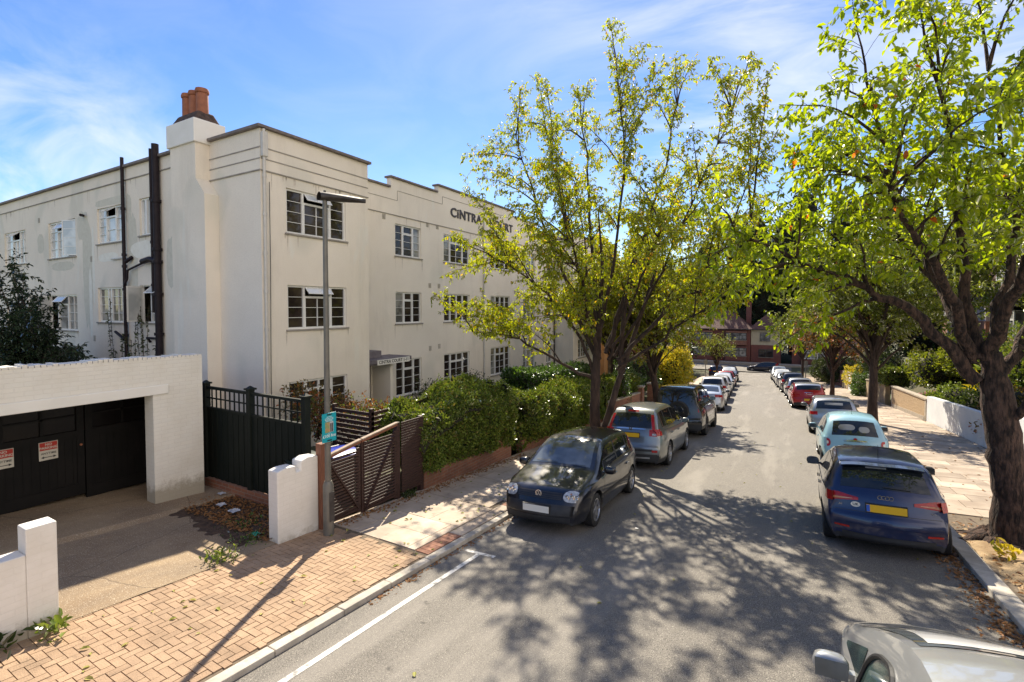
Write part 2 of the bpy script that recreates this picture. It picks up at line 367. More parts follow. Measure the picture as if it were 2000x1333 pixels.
def glassmat(name, c, rough=.04, wob=.02, scale=1.2, spec=.5, c2=None):
    m, t, b, o = newmat(name); v = objco(t)
    if c2: t.links.new(ramp(t, noise(t, 1.3, 3, v), .42, .58, c, c2), b.inputs['Base Color'])
    else: b.inputs['Base Color'].default_value = c4(c)
    b.inputs['Roughness'].default_value = rough; b.inputs['Specular IOR Level'].default_value = spec
    bump(t, b, noise(t, scale, 2, v), .25, wob); return m
m_pane = glassmat('pane_dark', (.020, .015, .014), spec=.5, c2=(.05, .038, .03))
m_pane_sky = glassmat('pane_net_and_sky', (.46, .49, .50), .07, spec=.9, c2=(.66, .68, .68))  # pale net tone; on windscreens and open sashes a sky reflection painted in
m_pane_mid = glassmat('pane_half_net', (.10, .10, .095), .06, spec=.8, c2=(.30, .30, .28))
m_pane_black = glassmat('garage_pane', (.008, .007, .007), .25, spec=.25)
m_car_glass = glassmat('car_glass', (.012, .015, .016), .02, .002, 3, .8)
m_screen = glassmat('windscreen_glass', (.045, .055, .06), .03, .004, 2, 1.0, c2=(.13, .15, .16))
def PAINT(name, c, metal=.35, rough=.32, dust=.12):
    m, t, b, o = newmat(name); v = objco(t)
    col = mixc(t, ramp(t, noise(t, 5, 8, v, .7), .45, .75, (0,0,0), (dust,)*3), c, (.30, .27, .23))
    t.links.new(col, b.inputs['Base Color']); b.inputs['Metallic'].default_value = metal; b.inputs['Roughness'].default_value = rough
    b.inputs['Coat Weight'].default_value = 1; b.inputs['Coat Roughness'].default_value = .04; return m
NEAR_X, NEAR_Y = 1.34, 3.30
# ------------------------------------------------------------------ foliage
def leaf_object(name, P, A, Nn, size, mat, parent=None, wid=.42, var=.35, rs=None, kind=None, fold=.25):
    """P positions, A axis, Nn rough normal: one folded six-point leaf each"""
    rs = rs or np.random.RandomState(1)
    P = np.asarray(P, float); A = np.asarray(A, float); Nn = np.asarray(Nn, float); n = len(P)
    A /= np.linalg.norm(A, axis=1)[:, None]+1e-9
    B = np.cross(A, Nn); B /= np.linalg.norm(B, axis=1)[:, None]+1e-9; N = np.cross(B, A)
    s = (size*(1+var*(rs.rand(n)*2-1)))[:, None]; w = s*wid/2; f = fold*w*2
    droop = -N*s*.12
    V = np.stack([P, P+A*s*.32+B*w+N*f, P+A*s*.72+B*w*.75+N*f+droop*.5, P+A*s+droop*1.6,
                  P+A*s*.72-B*w*.75+N*f+droop*.5, P+A*s*.32-B*w+N*f], 1).reshape(-1, 3)
    off = np.array(wloc(parent)) if parent is not None else np.zeros(3)
    V -= off
    k = (np.arange(n)*6)[:, None]
    F = np.concatenate([k+np.array([0, 1, 2, 3]), k+np.array([0, 3, 4, 5])], 1).reshape(-1)
    me = bpy.data.meshes.new(name); me.vertices.add(n*6); me.vertices.foreach_set('co', V.ravel())
    me.loops.add(n*8); me.loops.foreach_set('vertex_index', F)
    me.polygons.add(n*2); me.polygons.foreach_set('loop_start', np.arange(n*2)*4)
    me.polygons.foreach_set('loop_total', np.full(n*2, 4, dtype=np.int32))
    me.materials.append(mat); me.update(calc_edges=True)
    o = bpy.data.objects.new(name, me); S.collection.objects.link(o)
    if parent is not None: o.parent = parent
    if kind: o['kind'] = kind
    return o
def bez(a, c, b, n, rs=None, jit=0):
    t = np.linspace(0, 1, n)[:, None]; p = (1-t)**2*a+2*t*(1-t)*c+t*t*b
    if rs is not None and jit: p[1:-1] += rs.randn(n-2, 3)*jit
    return p
def along(p, t):
    x = t*(len(p)-1); i = min(int(x), len(p)-2); return p[i]+(p[i+1]-p[i])*(x-i), p[i+1]-p[i]
def unit(v): return v/(np.linalg.norm(v)+1e-9)

def grow_tree(name, label, base, trunk, tips, leafmat, bark=None, seed=1, leaf=.09, limb_r=.07, sec=1.3, dens=2.4, twig=.38,
              lsp=.05, fork=(.55, 1.), arch=.18, droop=.5, bare=.28, group=None, roots=0, cat='tree', lmax=999999, drp=.5, nsec_top=.8, perleaf=1, wid=.42, tap=1.25, tw=4.2, twin=0, mains=None, main_r=.1, reach=1.6):
    """trunk: list of (x,y,z,r); tips: limb end points"""
    rs = np.random.RandomState(seed); root = empty(name, base, label, cat, group)
    wood = MB(); tp = np.array([q[:3] for q in trunk], float); tr = [q[3] for q in trunk]
    # a finer, slightly irregular trunk
    fp = []; fr = []
    for i in range(len(tp)-1):
        for j in range(6):
            a = j/6; fp.append(tp[i]*(1-a)+tp[i+1]*a+rs.randn(3)*tr[i]*.03); fr.append((tr[i]*(1-a)+tr[i+1]*a)*(1+rs.randn()*.03))
    fp.append(tp[-1]); fr.append(tr[-1])
    wood.tube(fp, fr, 14)
    for k in range(roots):
        a = 2*math.pi*k/roots+rs.rand()*.6; R0 = tr[0]
        d = np.array([math.cos(a), math.sin(a), 0])
        p0 = tp[0]+d*R0*.6+np.array([0, 0, .30]); L = R0*(1.4+rs.rand()*1.1)
        p2 = tp[0]+d*(R0+L); p2[2] = zg(p2[0], p2[1])-.03
        wood.tube(bez(p0, tp[0]+d*R0*1.2+np.array([0,0,.02]), p2, 7, rs, .02), np.linspace(R0*.42, .03, 7), 7)
    LP = []; LA = []; LN = []
    def leaves(p, t0, sp, sz=1):
        L = np.linalg.norm(p[-1]-p[0]); n = max(1, int(L*(1-t0)/sp))
        for k in range(n):
            q, d = along(p, t0+(1-t0)*(k+rs.rand()*.6)/n); d = unit(d)
            for _ in range(perleaf):
                a = unit(d*.55+rs.randn(3)*.55+np.array([0, 0, -drp])); LP.append(q+rs.randn(3)*.01); LA.append(a)
                LN.append(np.array([rs.randn()*.6, rs.randn()*.6, 1.]))
    def dress(p, L, r0, bare, dens):
        ns = int(L*dens)
        for k in range(ns):
            t = bare+(1-bare)*((k+rs.rand())/ns)
            q, d = along(p, min(t, .99)); d = unit(d); pr = unit(np.cross(d, rs.randn(3)))
            l = sec*(1.12-t*nsec_top)*(1 if t < .75 else .8)*(.45+.75*rs.rand())*min(1, L/3+.45)
            e = q+unit(d*.55+pr*.85+np.array([0, 0, .25]))*l+np.array([0, 0, -droop*.12*l])
            cc = (q+e)/2+np.array([0, 0, .14])*l+rs.randn(3)*.04
            mm = 5; p2 = bez(q, cc, e, mm, rs, .015)
            r2 = min(.012, r0*.25)*(1.15-t*.6); wood.tube(p2, np.linspace(r2, .003, mm), 4, cap=False)
            leaves(p2, .35, lsp*1.6)
            for j in range(max(1, int(l*tw))):
                t2 = .2+.8*rs.rand(); q2, d2 = along(p2, min(t2, .99)); d2 = unit(d2)
                l2 = twig*(.4+.8*rs.rand()); e2 = q2+unit(d2*.6+rs.randn(3)*.6+np.array([0, 0, .15]))*l2
                p3 = bez(q2, (q2+e2)/2+np.array([0, 0, .04]), e2, 3)
                wood.tube(p3, [.004, .003, .0015], 3, cap=False)
                leaves(p3, .15, lsp)
    tips = [tuple(t) for t in tips]
    for t in list(tips):
        for _ in range(int(twin+rs.rand())):
            q = np.array(t)+rs.randn(3)*.75; q = tp[-1]+(q-tp[-1])*(.72+.25*rs.rand()); tips.append(tuple(q))
    MP = []
    for mi, mm_ in enumerate(mains or []):
        q = np.array(mm_, float); n0 = len(q)
        fine = []
        for a in range((n0-1)*5+1):       # smooth the limb through its points
            t = a/5; i0 = min(int(t), n0-2); u = t-i0; P0, P1, P2, P3 = q[max(i0-1, 0)], q[i0], q[i0+1], q[min(i0+2, n0-1)]
            fine.append(.5*((2*P1)+(P2-P0)*u+(2*P0-5*P1+4*P2-P3)*u*u+(3*P1-P0-3*P2+P3)*u**3)+rs.randn(3)*.03*(a > 0))
        MP.append(np.array(fine)); R_ = main_r*(.75+.5*rs.rand()); wood.tube(fine, np.linspace(1, .12, len(fine))**1.1*R_+.006, 9, cap=False)
    Ls = [np.linalg.norm(np.array(t)-tp[-1]) for t in tips]; Lm = max(Ls)
    for ti, T in enumerate(tips):
        T = np.array(T, float); s, _ = along(np.array(fp), fork[0]+(fork[1]-fork[0])*rs.rand())
        if mains:
            bst = None
            for mp_ in MP:
                for q_ in range(len(mp_)//5, len(mp_)):
                    dd = T-mp_[q_]; L_ = np.linalg.norm(dd); tg = unit(mp_[min(q_+1, len(mp_)-1)]-mp_[q_-1]); cost = L_*(1.25-.55*float(unit(dd)@tg))+abs(L_-reach)*.35+rs.rand()*.5
                    if bst is None or cost < bst[0]: bst = (cost, mp_[q_])
            s = bst[1]
        D = T-s; L = np.linalg.norm(D); out_ = D.copy(); out_[2] = 0
        c = s+D*.5+np.array([0, 0, 1.])*L*arch*(.5+rs.rand())*(1 if D[2] > L*.2 else .8)*(.8+.8*np.linalg.norm(out_)/L)-out_*.10+rs.randn(3)*L*.04
        m = max(7, int(L*2.2)); p = bez(s, c, T, m, rs, .035*min(1, L/5))
        r0 = limb_r*(.55+.45*L/Lm)*(.8+.4*rs.rand()); rad = np.linspace(1, 0, m)**tap*r0+.005
        wood.tube(p, rad, 7, cap=False)
        dress(p, L, r0, bare, dens)
        leaves(p, .72, lsp*.9)
    for fine in MP:
        Lf = np.linalg.norm(fine[-1]-fine[0]); dress(fine, Lf, main_r*.5, .38, dens*.8); leaves(fine[int(len(fine)*.6):], .3, lsp*1.5)
    wood.build('trunk', bark or m_bark, root, smooth=True)
    n = len(LP)
    if n > lmax:
        idx = rs.permutation(n)[:lmax]; LP = [LP[i] for i in idx]; LA = [LA[i] for i in idx]; LN = [LN[i] for i in idx]
    leaf_object('crown', LP, LA, LN, leaf, leafmat, root, rs=rs, wid=wid)
    print(name, 'leaves', n, 'limbs', len(tips)); return root

def dome_tips(c, r, n, rs, zlo=-.25, squash=1.):
    T = []
    for k in range(n):
        a = 2.399963*k+rs.rand()*.5; z = zlo+(1-zlo)*(k+.5)/n; q = math.sqrt(max(0, 1-z*z))
        f = .78+.3*rs.rand(); T.append((c[0]+r*q*math.cos(a)*f, c[1]+r*q*math.sin(a)*f, c[2]+r*squash*z*f))
    return T
def simple_tree(name, label, x, y, h, r, crown_z, leafmat, seed, n=26, leaf=.12, lsp=.09, tr=.16, group=None, tw=7., dens=2.6, sec=1.3, bark=None, lmax=22000, squash=.9, zlo=-.3, twig=.45, wid=.5, limb_r=.06, lean=(0, 0), z0=None):
    rs = np.random.RandomState(seed); z = (zg(x, y) if z0 is None else z0)
    top = z+crown_z*.85
    trunk = [(x, y, z-.15, tr*1.25), (x+lean[0]*.2, y+lean[1]*.2, z+crown_z*.3, tr*.95), (x+lean[0]*.6, y+lean[1]*.6, z+crown_z*.6, tr*.8), (x+lean[0], y+lean[1], top, tr*.55)]
    tips = dome_tips((x+lean[0], y+lean[1], z+crown_z+r*squash*.15), r, n, rs, zlo, squash*(h-crown_z)/r if h > crown_z+r else squash)
    return grow_tree(name, label, (x, y, z), trunk, tips, leafmat, bark=bark, seed=seed, leaf=leaf, sec=sec, dens=dens, lsp=lsp, limb_r=limb_r, group=group, twig=twig, fork=(.45, 1.), bare=.25, tw=tw, lmax=lmax, wid=wid)

def bush(name, label, blobs, leafmat, n, leaf, seed=1, cat='shrub', group=None, up=.3, stems=True, base=None, wid=.5, core=None, shell=.75):
    """blobs: (x,y,z,rx,ry,rz); leaves fill the outer part of each"""
    rs = np.random.RandomState(seed); b0 = blobs[0]
    root = empty(name, base or (b0[0], b0[1], b0[2]-b0[5]), label, cat, group)
    vol = np.array([b[3]*b[4]+b[4]*b[5]+b[3]*b[5] for b in blobs]); pr = vol/vol.sum()
    LP = []; LA = []; LN = []; st = MB()
    for b, q in zip(blobs, pr):
        k = int(n*q); d = rs.randn(k, 3); d /= np.linalg.norm(d, axis=1)[:, None]
        lump = 1+.16*np.sin(d[:, 0]*5+seed)+.14*np.sin(d[:, 1]*7+2*seed)+.12*np.sin(d[:, 2]*6+d[:, 0]*4)
        rr = (shell+(1.06-shell)*rs.rand(k)**.6)*lump
        p = d*rr[:, None]*np.array(b[3:6])+np.array(b[:3])
        a = d+rs.randn(k, 3)*.7+np.array([0, 0, up]); LP.append(p); LA.append(a); LN.append(d+rs.randn(k, 3)*.5+np.array([0, 0, .5]))
        for j in range(9 if stems else 0):
            u = rs.randn(3); u[2] = abs(u[2])+.4; u = unit(u)
            s = np.array([b[0], b[1], b[2]-b[5]])+rs.randn(3)*.05; e = np.array(b[:3])+u*np.array(b[3:6])*.9
            st.tube(bez(s, (s+e)/2+np.array([0, 0, .1]), e, 5), np.linspace(.02, .005, 5), 5, cap=False)
    if core:
        cm = MB()
        for b in blobs:
            s_ = core[1]
            def fn(u, v, b=b):
                th = u*2*math.pi; ph = (v-.5)*math.pi; d = (math.cos(ph)*math.cos(th), math.cos(ph)*math.sin(th), math.sin(ph))
                return (b[0]+d[0]*b[3]*s_, b[1]+d[1]*b[4]*s_, b[2]+d[2]*b[5]*s_)
            cm.grid(fn, 12, 8)
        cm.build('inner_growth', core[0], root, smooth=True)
    if stems: st.build('stem', m_bark, root, smooth=True)
    leaf_object('foliage', np.concatenate(LP), np.concatenate(LA), np.concatenate(LN), leaf, leafmat, root, rs=rs, wid=wid)
    return root
def hedge(name, label, x0, x1, y0, y1, zb, zt, leafmat, coremat, dens, leaf, seed=1, group=None, tuft=.12, z_noise=.10, wid=.5, rd=.22):
    """leafy box with lumpy faces; zb, zt are functions of y"""
    from mathutils import noise as mno
    rs = np.random.RandomState(seed); root = empty(name, ((x0+x1)/2, (y0+y1)/2, zb((y0+y1)/2)), label, 'hedge', group)
    def lump(p): return z_noise*mno.noise(Vector(p)*1.3+Vector((seed, 0, 0)))*1.6+.06*mno.noise(Vector(p)*4)
    cm = MB(); LX = x1-x0; LY = y1-y0
    def P(face, u, v, off):
        if face == 'top': x = x0+LX*u; y = y0+LY*v; p = Vector((x, y, zt(y))); n = Vector((0, 0, 1)); e = min(u, 1-u)*LX; e2 = min(v, 1-v)*LY
        elif face == 'xp': y = y0+LY*u; p = Vector((x1, y, zb(y)+(zt(y)-zb(y))*v)); n = Vector((1, 0, 0)); e = (1-v)*1.4; e2 = min(u, 1-u)*LY
        elif face == 'xm': y = y0+LY*u; p = Vector((x0, y, zb(y)+(zt(y)-zb(y))*v)); n = Vector((-1, 0, 0)); e = (1-v)*1.4; e2 = min(u, 1-u)*LY
        elif face == 'ym': p = Vector((x0+LX*u, y0, zb(y0)+(zt(y0)-zb(y0))*v)); n = Vector((0, -1, 0)); e = (1-v)*1.4; e2 = min(u, 1-u)*LX
        else: p = Vector((x0+LX*u, y1, zb(y1)+(zt(y1)-zb(y1))*v)); n = Vector((0, 1, 0)); e = (1-v)*1.4; e2 = min(u, 1-u)*LX
        cut = 0
        for q in (e, e2):
            if q < rd: cut += (rd-q)**2/rd*.6
        return p+n*(lump(p)-cut+off), n
    for f, a, b in (('top', 14, 24), ('xp', 24, 10), ('xm', 24, 6), ('ym', 10, 8), ('yp', 10, 6)):
        cm.grid(lambda u, v, f=f: P(f, u, v, -.14)[0], a, b)
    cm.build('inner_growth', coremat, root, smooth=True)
    H = zt((y0+y1)/2)-zb((y0+y1)/2); LP = []; LA = []; LN = []
    for f, area in (('top', LX*LY), ('xp', LY*H), ('xm', LY*H*.4), ('ym', LX*H), ('yp', LX*H*.6)):
        for k in range(int(area*dens)):
            p, n = P(f, rs.rand(), rs.rand(), 0); n = np.array(n); o = -.15+.15*rs.rand()**.5+(.0 if rs.rand() > .08 else tuft*rs.rand())
            if f == 'top' and rs.rand() < .05: o += tuft*rs.rand()
            LP.append(np.array(p)+n*o+rs.randn(3)*.02); LA.append(n*.7+rs.randn(3)*.7+np.array([0, 0, .3])); LN.append(n+rs.randn(3)*.5)
    for k in range(int(LX*LY*5)):
        p, n = P('top' if rs.rand() < .7 else 'xp', rs.rand(), .3+.7*rs.rand(), -.05); a = unit(np.array(n)+rs.randn(3)*.35+np.array([0, 0, .4])); l = .12+.24*rs.rand()
        for j in range(9): LP.append(np.array(p)+a*l*(j/8)+rs.randn(3)*.006); LA.append(a*.6+rs.randn(3)*.6); LN.append(rs.randn(3)+np.array([0, 0, 1.]))
    leaf_object('foliage', LP, LA, LN, leaf, leafmat, root, rs=rs, wid=wid); return root

l_cherry = LEAF('cherry_leaf_gold', (.19, .24, .018), (.34, .35, .025), .60, odd=((.46, .28, .03), .06), tcol=(1.9, 1.85, .4), gloss=.3)
l_olive = LEAF('street_cherry_leaf', (.16, .18, .018), (.28, .28, .025), .55, odd=((.40, .24, .03), .05), tcol=(1.7, 1.7, .45), gloss=.3)
l_near = LEAF('cherry_leaf_green', (.16, .23, .016), (.33, .37, .03), .60, odd=((.55, .13, .04), .006), tcol=(1.8, 1.8, .4))
l_mid = LEAF('street_tree_leaf', (.10, .14, .02), (.22, .23, .035), .5, tcol=(1.5, 1.5, .5))
l_dark = LEAF('dark_leaf', (.030, .050, .016), (.065, .09, .028), .3)
l_conifer = LEAF('conifer_needles', (.018, .03, .014), (.035, .05, .022), .15)
l_bronze = LEAF('bronze_leaf', (.11, .10, .03), (.24, .14, .04), .4, odd=((.40, .12, .04), .2))
l_hedge = LEAF('hedge_leaf', (.075, .12, .02), (.20, .25, .045), .32, odd=((.20, .17, .05), .1), gloss=.3)
l_ivy = LEAF('ivy_leaf', (.03, .07, .012), (.10, .19, .03), .4, gloss=.8)
l_yellow = LEAF('golden_privet_leaf', (.52, .40, .03), (.62, .52, .06), .35, odd=((.35, .36, .05), .3))
l_reddish = LEAF('reddish_leaf', (.16, .06, .035), (.30, .15, .06), .4, odd=((.14, .18, .04), .35))
l_weed = LEAF('weed_leaf', (.09, .14, .03), (.20, .25, .06), .4)
l_fern = LEAF('dark_frond', (.012, .028, .014), (.03, .05, .022), .2)
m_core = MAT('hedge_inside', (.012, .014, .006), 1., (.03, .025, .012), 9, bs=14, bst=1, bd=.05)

# ------------------------------------------------------------------ ground, road, pavements
YS = sorted(set([-40, -20, -10, -6] + list(np.arange(-4, 30, 1.)) + list(np.arange(30, 110, 3.)) + [112, 125, 150, 200, 300, 450, 700]))
def strip(name, xf, dz, mat, ys, nx=2, kind='structure', label=None):
    mb = MB(); k = 0
    for y in ys:
        xs = xf(y)
        for x in xs: mb.v.append((x, y, zg(x, y)+dz))
    n = len(xf(ys[0]))
    for i in range(len(ys)-1):
        for j in range(n-1):
            a = i*n+j; mb.f.append((a, a+1, a+n+1, a+n)); mb.m.append(0)
    o = mb.build(name, mat); o['kind'] = kind
    return o
def bank_z(x, y):            # front gardens on the right stand above the pavement
    if y < 10: return 0
    t = max(0, min(1, (x-cx(y)-6.2)/5)); return 3.0*t*t*(3-2*t)*min(1, (y-10)/6) if y < 90 else 0
gx = [-400, -120, -50, -30, -20, -14, -10, -7.4, -5.0, -2, 0, 2.5, 5.7, 6.3, 7, 8, 9, 10, 12, 16, 25, 50, 120, 400]
mb = MB()
for y in YS:
    for x in gx:
        xx = x+(cx(y) if abs(x) < 20 else 0); dz = -.16+bank_z(xx, y)
        if y > 104: dz -= .1
        mb.v.append((xx, y, zg(xx, y)+dz))
n = len(gx)
for i in range(len(YS)-1):
    for j in range(n-1):
        a = i*n+j; mb.f.append((a, a+1, a+n+1, a+n)); mb.m.append(0)
mb.build('ground', m_ground, smooth=True)['kind'] = 'structure'
RL, RR = -4.78, 2.42
ys = [y for y in YS if y <= 88]+[88, 92]; ys = sorted(set(ys))
strip('road', lambda y: np.linspace(RL+cx(y), RR+cx(y), 8), ZR, m_asphalt, ys)
mb = MB(); y0, y1 = 88, 97.5
mb.quad((-60, y0, zg(-60, 88)+ZR+.006), (60, y0, zg(0, 88)+ZR+.10), (60, y1, zg(0, 88)+ZR+.10), (-60, y1, zg(-60, 88)+ZR+.006)); mb.build('side_road', m_asphalt)['kind'] = 'structure'
mb = MB(); mb.box(-60, 60, 97.6, 100, zg(0, 88)-.3, zg(0, 88)+.22); mb.build('far_pavement', m_conc2)['kind'] = 'structure'
# bedding under the paving
strip('pavement_bed', lambda y: (-7.25+cx(y), RL-.10+cx(y)), -.014, m_joint, sorted(set([-8]+[y for y in YS if -7 < y < 88])))
strip('pavement_bed', lambda y: (RR+.1+cx(y), 5.9+cx(y)), -.014, m_joint, sorted(set([-8]+[y for y in YS if -7 < y < 88])))
# kerbs: stone by stone
def kerb(name, xa, xb, y0, y1, L):
    mb = MB(); y = y0; rs = random.Random(5)
    while y < y1:
        l = L*(.9+.2*rs.random()); e = y+l-.008; c0, c1 = cx(y), cx(e); h = rs.uniform(-.004, .004)
        p = []
        for dz in (-.25, h):
            for (x, yy, c) in ((xa, y, c0), (xb, y, c0), (xb, e, c1), (xa, e, c1)): p.append((x+c, yy, zg(x, yy)+dz))
        mb.hexa(p); y += l
    o = mb.build(name, m_kerb, bevel=.012); o['kind'] = 'structure'
kerb('kerb', RL-.14, RL, -8, 87.5, .92); kerb('kerb', RR, RR+.24, -8, 87.5, .92)
# herringbone block paving in front of the garage
def slab(mb, x0, x1, y0, y1, dz, t=.03, c=0, drop=0):
    p = []
    for z in (-t, 0):
        for (x, y) in ((x0, y0), (x1, y0), (x1, y1), (x0, y1)): p.append((x+c, y, zg(x, y)+dz+z-drop))
    mb.hexa(p)
mb = MB(); w = .095; rs = random.Random(3); ox, oy = -7.25, -4.0; nx_, ny_ = 25, 105
for i in range(-1, nx_+1):
    for j in range(-1, ny_+1):
        k = (i-j) % 4
        if k == 0: X0, X1, Y0, Y1 = i*w, (i+2)*w, j*w, (j+1)*w
        elif k == 2: X0, X1, Y0, Y1 = i*w, (i+1)*w, (j-1)*w, (j+1)*w
        else: continue
        X0 += ox; X1 += ox; Y0 += oy; Y1 += oy
        X0 = max(X0, -7.2); X1 = min(X1, -4.94)
        if X1-X0 < .03 or Y1 > 5.93: continue
        g = .0045; slab(mb, X0+g, X1-g, Y0+g, Y1-g, rs.uniform(-.0025, .0025))
mb.build('block_paving', m_blocks)['kind'] = 'structure'
mb = MB(); rs = random.Random(4); y = 5.96
while y < 66:
    l = .60; x = -7.18-(rs.random()*.3)
    while x < -5.24:
        ww = .62 if rs.random() < .6 else .9; x1 = min(x+ww, -5.22); xx = max(x, -7.2)
        if x1-xx > .12: slab(mb, xx+.005, x1-.005, y+.005, y+l-.005, rs.uniform(-.004, .004), .03, cx(y))
        x = x+ww
    y += l
# crossing made of smaller red blocks along the kerb
mb.build('paving_flags', m_flags)['kind'] = 'structure'
mb = MB(); y = 5.96
while y < 30:
    seg = 'r' if (int(y/.9) % 3 == 0) else 'f'
    if seg == 'r':
        for a in range(8):
            for bq in range(1): slab(mb, -5.2, -4.945, y+a*.112+.004, y+(a+1)*.112-.004, rs.uniform(-.002, .002))
    y += .9
mb.build('paving_blocks_by_kerb', m_redblocks)['kind'] = 'structure'
mb = MB(); y = 5.96
while y < 66:
    if not (y < 30 and int(y/.9) % 3 == 0): slab(mb, -5.2, -4.945, y+.005, y+.895, 0, .03, cx(y))
    y += .9
mb.build('paving_flags', m_flags)['kind'] = 'structure'
mb = MB(); y = -6
while y < 70:
    l = .60; x = RR+.26-(rs.random()*.4)
    while x < 5.75:
        ww = .75 if rs.random() < .5 else .9; x1 = min(x+ww, 5.78); xx = max(x, RR+.26)
        if x1-xx > .1 and not (xx < 3.85 and 5. < y+l and y < 12.0): slab(mb, xx+.006, x1-.006, y+.006, y+l-.006, rs.uniform(-.006, .006), .03, cx(y))
        x += ww
    y += l
mb.build('paving_flags', m_flags_r)['kind'] = 'structure'
# bare earth tree pit on the right
mb = MB()
from mathutils import noise as MNO
def pit(u, v):
    x = RR+.25+1.55*u; y = 4.9+7.2*v; e = min(u, 1-u, v, 1-v)
    return (x, y, zg(x, y)-.035+.07*min(1, e*6)*(.5+MNO.noise(Vector((x*2, y*2, 0))))+.02*MNO.noise(Vector((x*7, y*7, 0)))+.06*math.exp(-((x-3.15)**2+(y-10.7)**2)*1.5))
mb.grid(pit, 24, 80); mb.build('tree_pit', m_dirtdry, smooth=True)['kind'] = 'structure'
# driveway, dirt bed by the fence, garden soil
mb = MB()
def drv(u, v):
    x = -12.4+5.22*u; y = 1.2+4.75*v; step = .07 if x < -9.9 else 0
    return (x, y, zg(x, y)+.004+step*.8+.012*MNO.noise(Vector((x*.9, y*.9, 3)))+.006*MNO.noise(Vector((x*4, y*4, 3))))
mb.grid(drv, 90, 70); mb.build('driveway', m_conc, smooth=True)['kind'] = 'structure'
mb = MB()
def dirt(u, v):
    y = 4.55+1.35*v; x = -10.3+3.05*u; e = min(u, 1-u, v*.8, 1)
    wob = .22*MNO.noise(Vector((x*1.6, y*1.6, 7)))
    return (x, y-(1-v)*(.35*u), zg(x, y)+.006+min(.05, .25*e)*(.7+wob*3)+.018*MNO.noise(Vector((x*8, y*8, 1))))
mb.grid(dirt, 60, 34); mb.build('soil_bed', m_soil, smooth=True)['kind'] = 'structure'
strip('front_garden', lambda y: (-14.2, -12, -10, -8.6, -7.5), .03, m_ground, [6.2, 8, 10, 12, 14, 16, 18, 20, 22, 24, 26, 28, 30, 34])

# white parking bay line on the road
mb = MB()
def rline(x0, x1, y0, y1): 
    k = max(1, int((y1-y0)/.5)); 
    for i in range(k):
        a = y0+(y1-y0)*i/k; b = y0+(y1-y0)*(i+1)/k
        mb.quad((x0, a, zg(x0, a)+ZR+.005), (x1, a, zg(x1, a)+ZR+.005), (x1, b, zg(x1, b)+ZR+.005), (x0, b, zg(x0, b)+ZR+.005))
rline(-4.38, -4.30, -6, 6.5); rline(-4.62, -4.05, 6.5, 6.58)
mb.build('road_marking', m_line)['kind'] = 'structure'
# ------------------------------------------------------------------ walls and windows
def mapper(axis, plane):
    if axis == 'X': return lambda u, o, z: (plane+o, u, z)       # faces +X, u = y
    if axis == 'Y': return lambda u, o, z: (u, plane-o, z)       # faces -Y, u = x
    if axis == 'x': return lambda u, o, z: (plane-o, u, z)       # faces -X, u = y
def ubox(mb, mp, u0, u1, o0, o1, z0, z1, mat=0):
    a = mp(u0, o0, z0); b = mp(u1, o1, z1); mb.box(a[0], b[0], a[1], b[1], a[2], b[2], mat)
def holed(mb, mp, u0, u1, z0, z1, holes, depth=.14, mat=0):
    us = sorted({u0, u1}|{h[0] for h in holes}|{h[1] for h in holes}); zs = sorted({z0, z1}|{h[2] for h in holes}|{h[3] for h in holes})
    us = [u for u in us if u0 <= u <= u1]; zs = [z for z in zs if z0 <= z <= z1]
    for i in range(len(us)-1):
        for j in range(len(zs)-1):
            cu, cz = (us[i]+us[i+1])/2, (zs[j]+zs[j+1])/2
            if any(h[0] < cu < h[1] and h[2] < cz < h[3] for h in holes): continue
            mb.quad(mp(us[i], 0, zs[j]), mp(us[i+1], 0, zs[j]), mp(us[i+1], 0, zs[j+1]), mp(us[i], 0, zs[j+1]), mat)
    for a, b, c, d in [h[:4] for h in holes]:
        for p, q in (((a, c), (a, d)), ((b, c), (b, d)), ((a, d), (b, d)), ((a, c), (b, c))):
            mb.quad(mp(p[0], 0, p[1]), mp(q[0], 0, q[1]), mp(q[0], -depth, q[1]), mp(p[0], -depth, p[1]), mat)
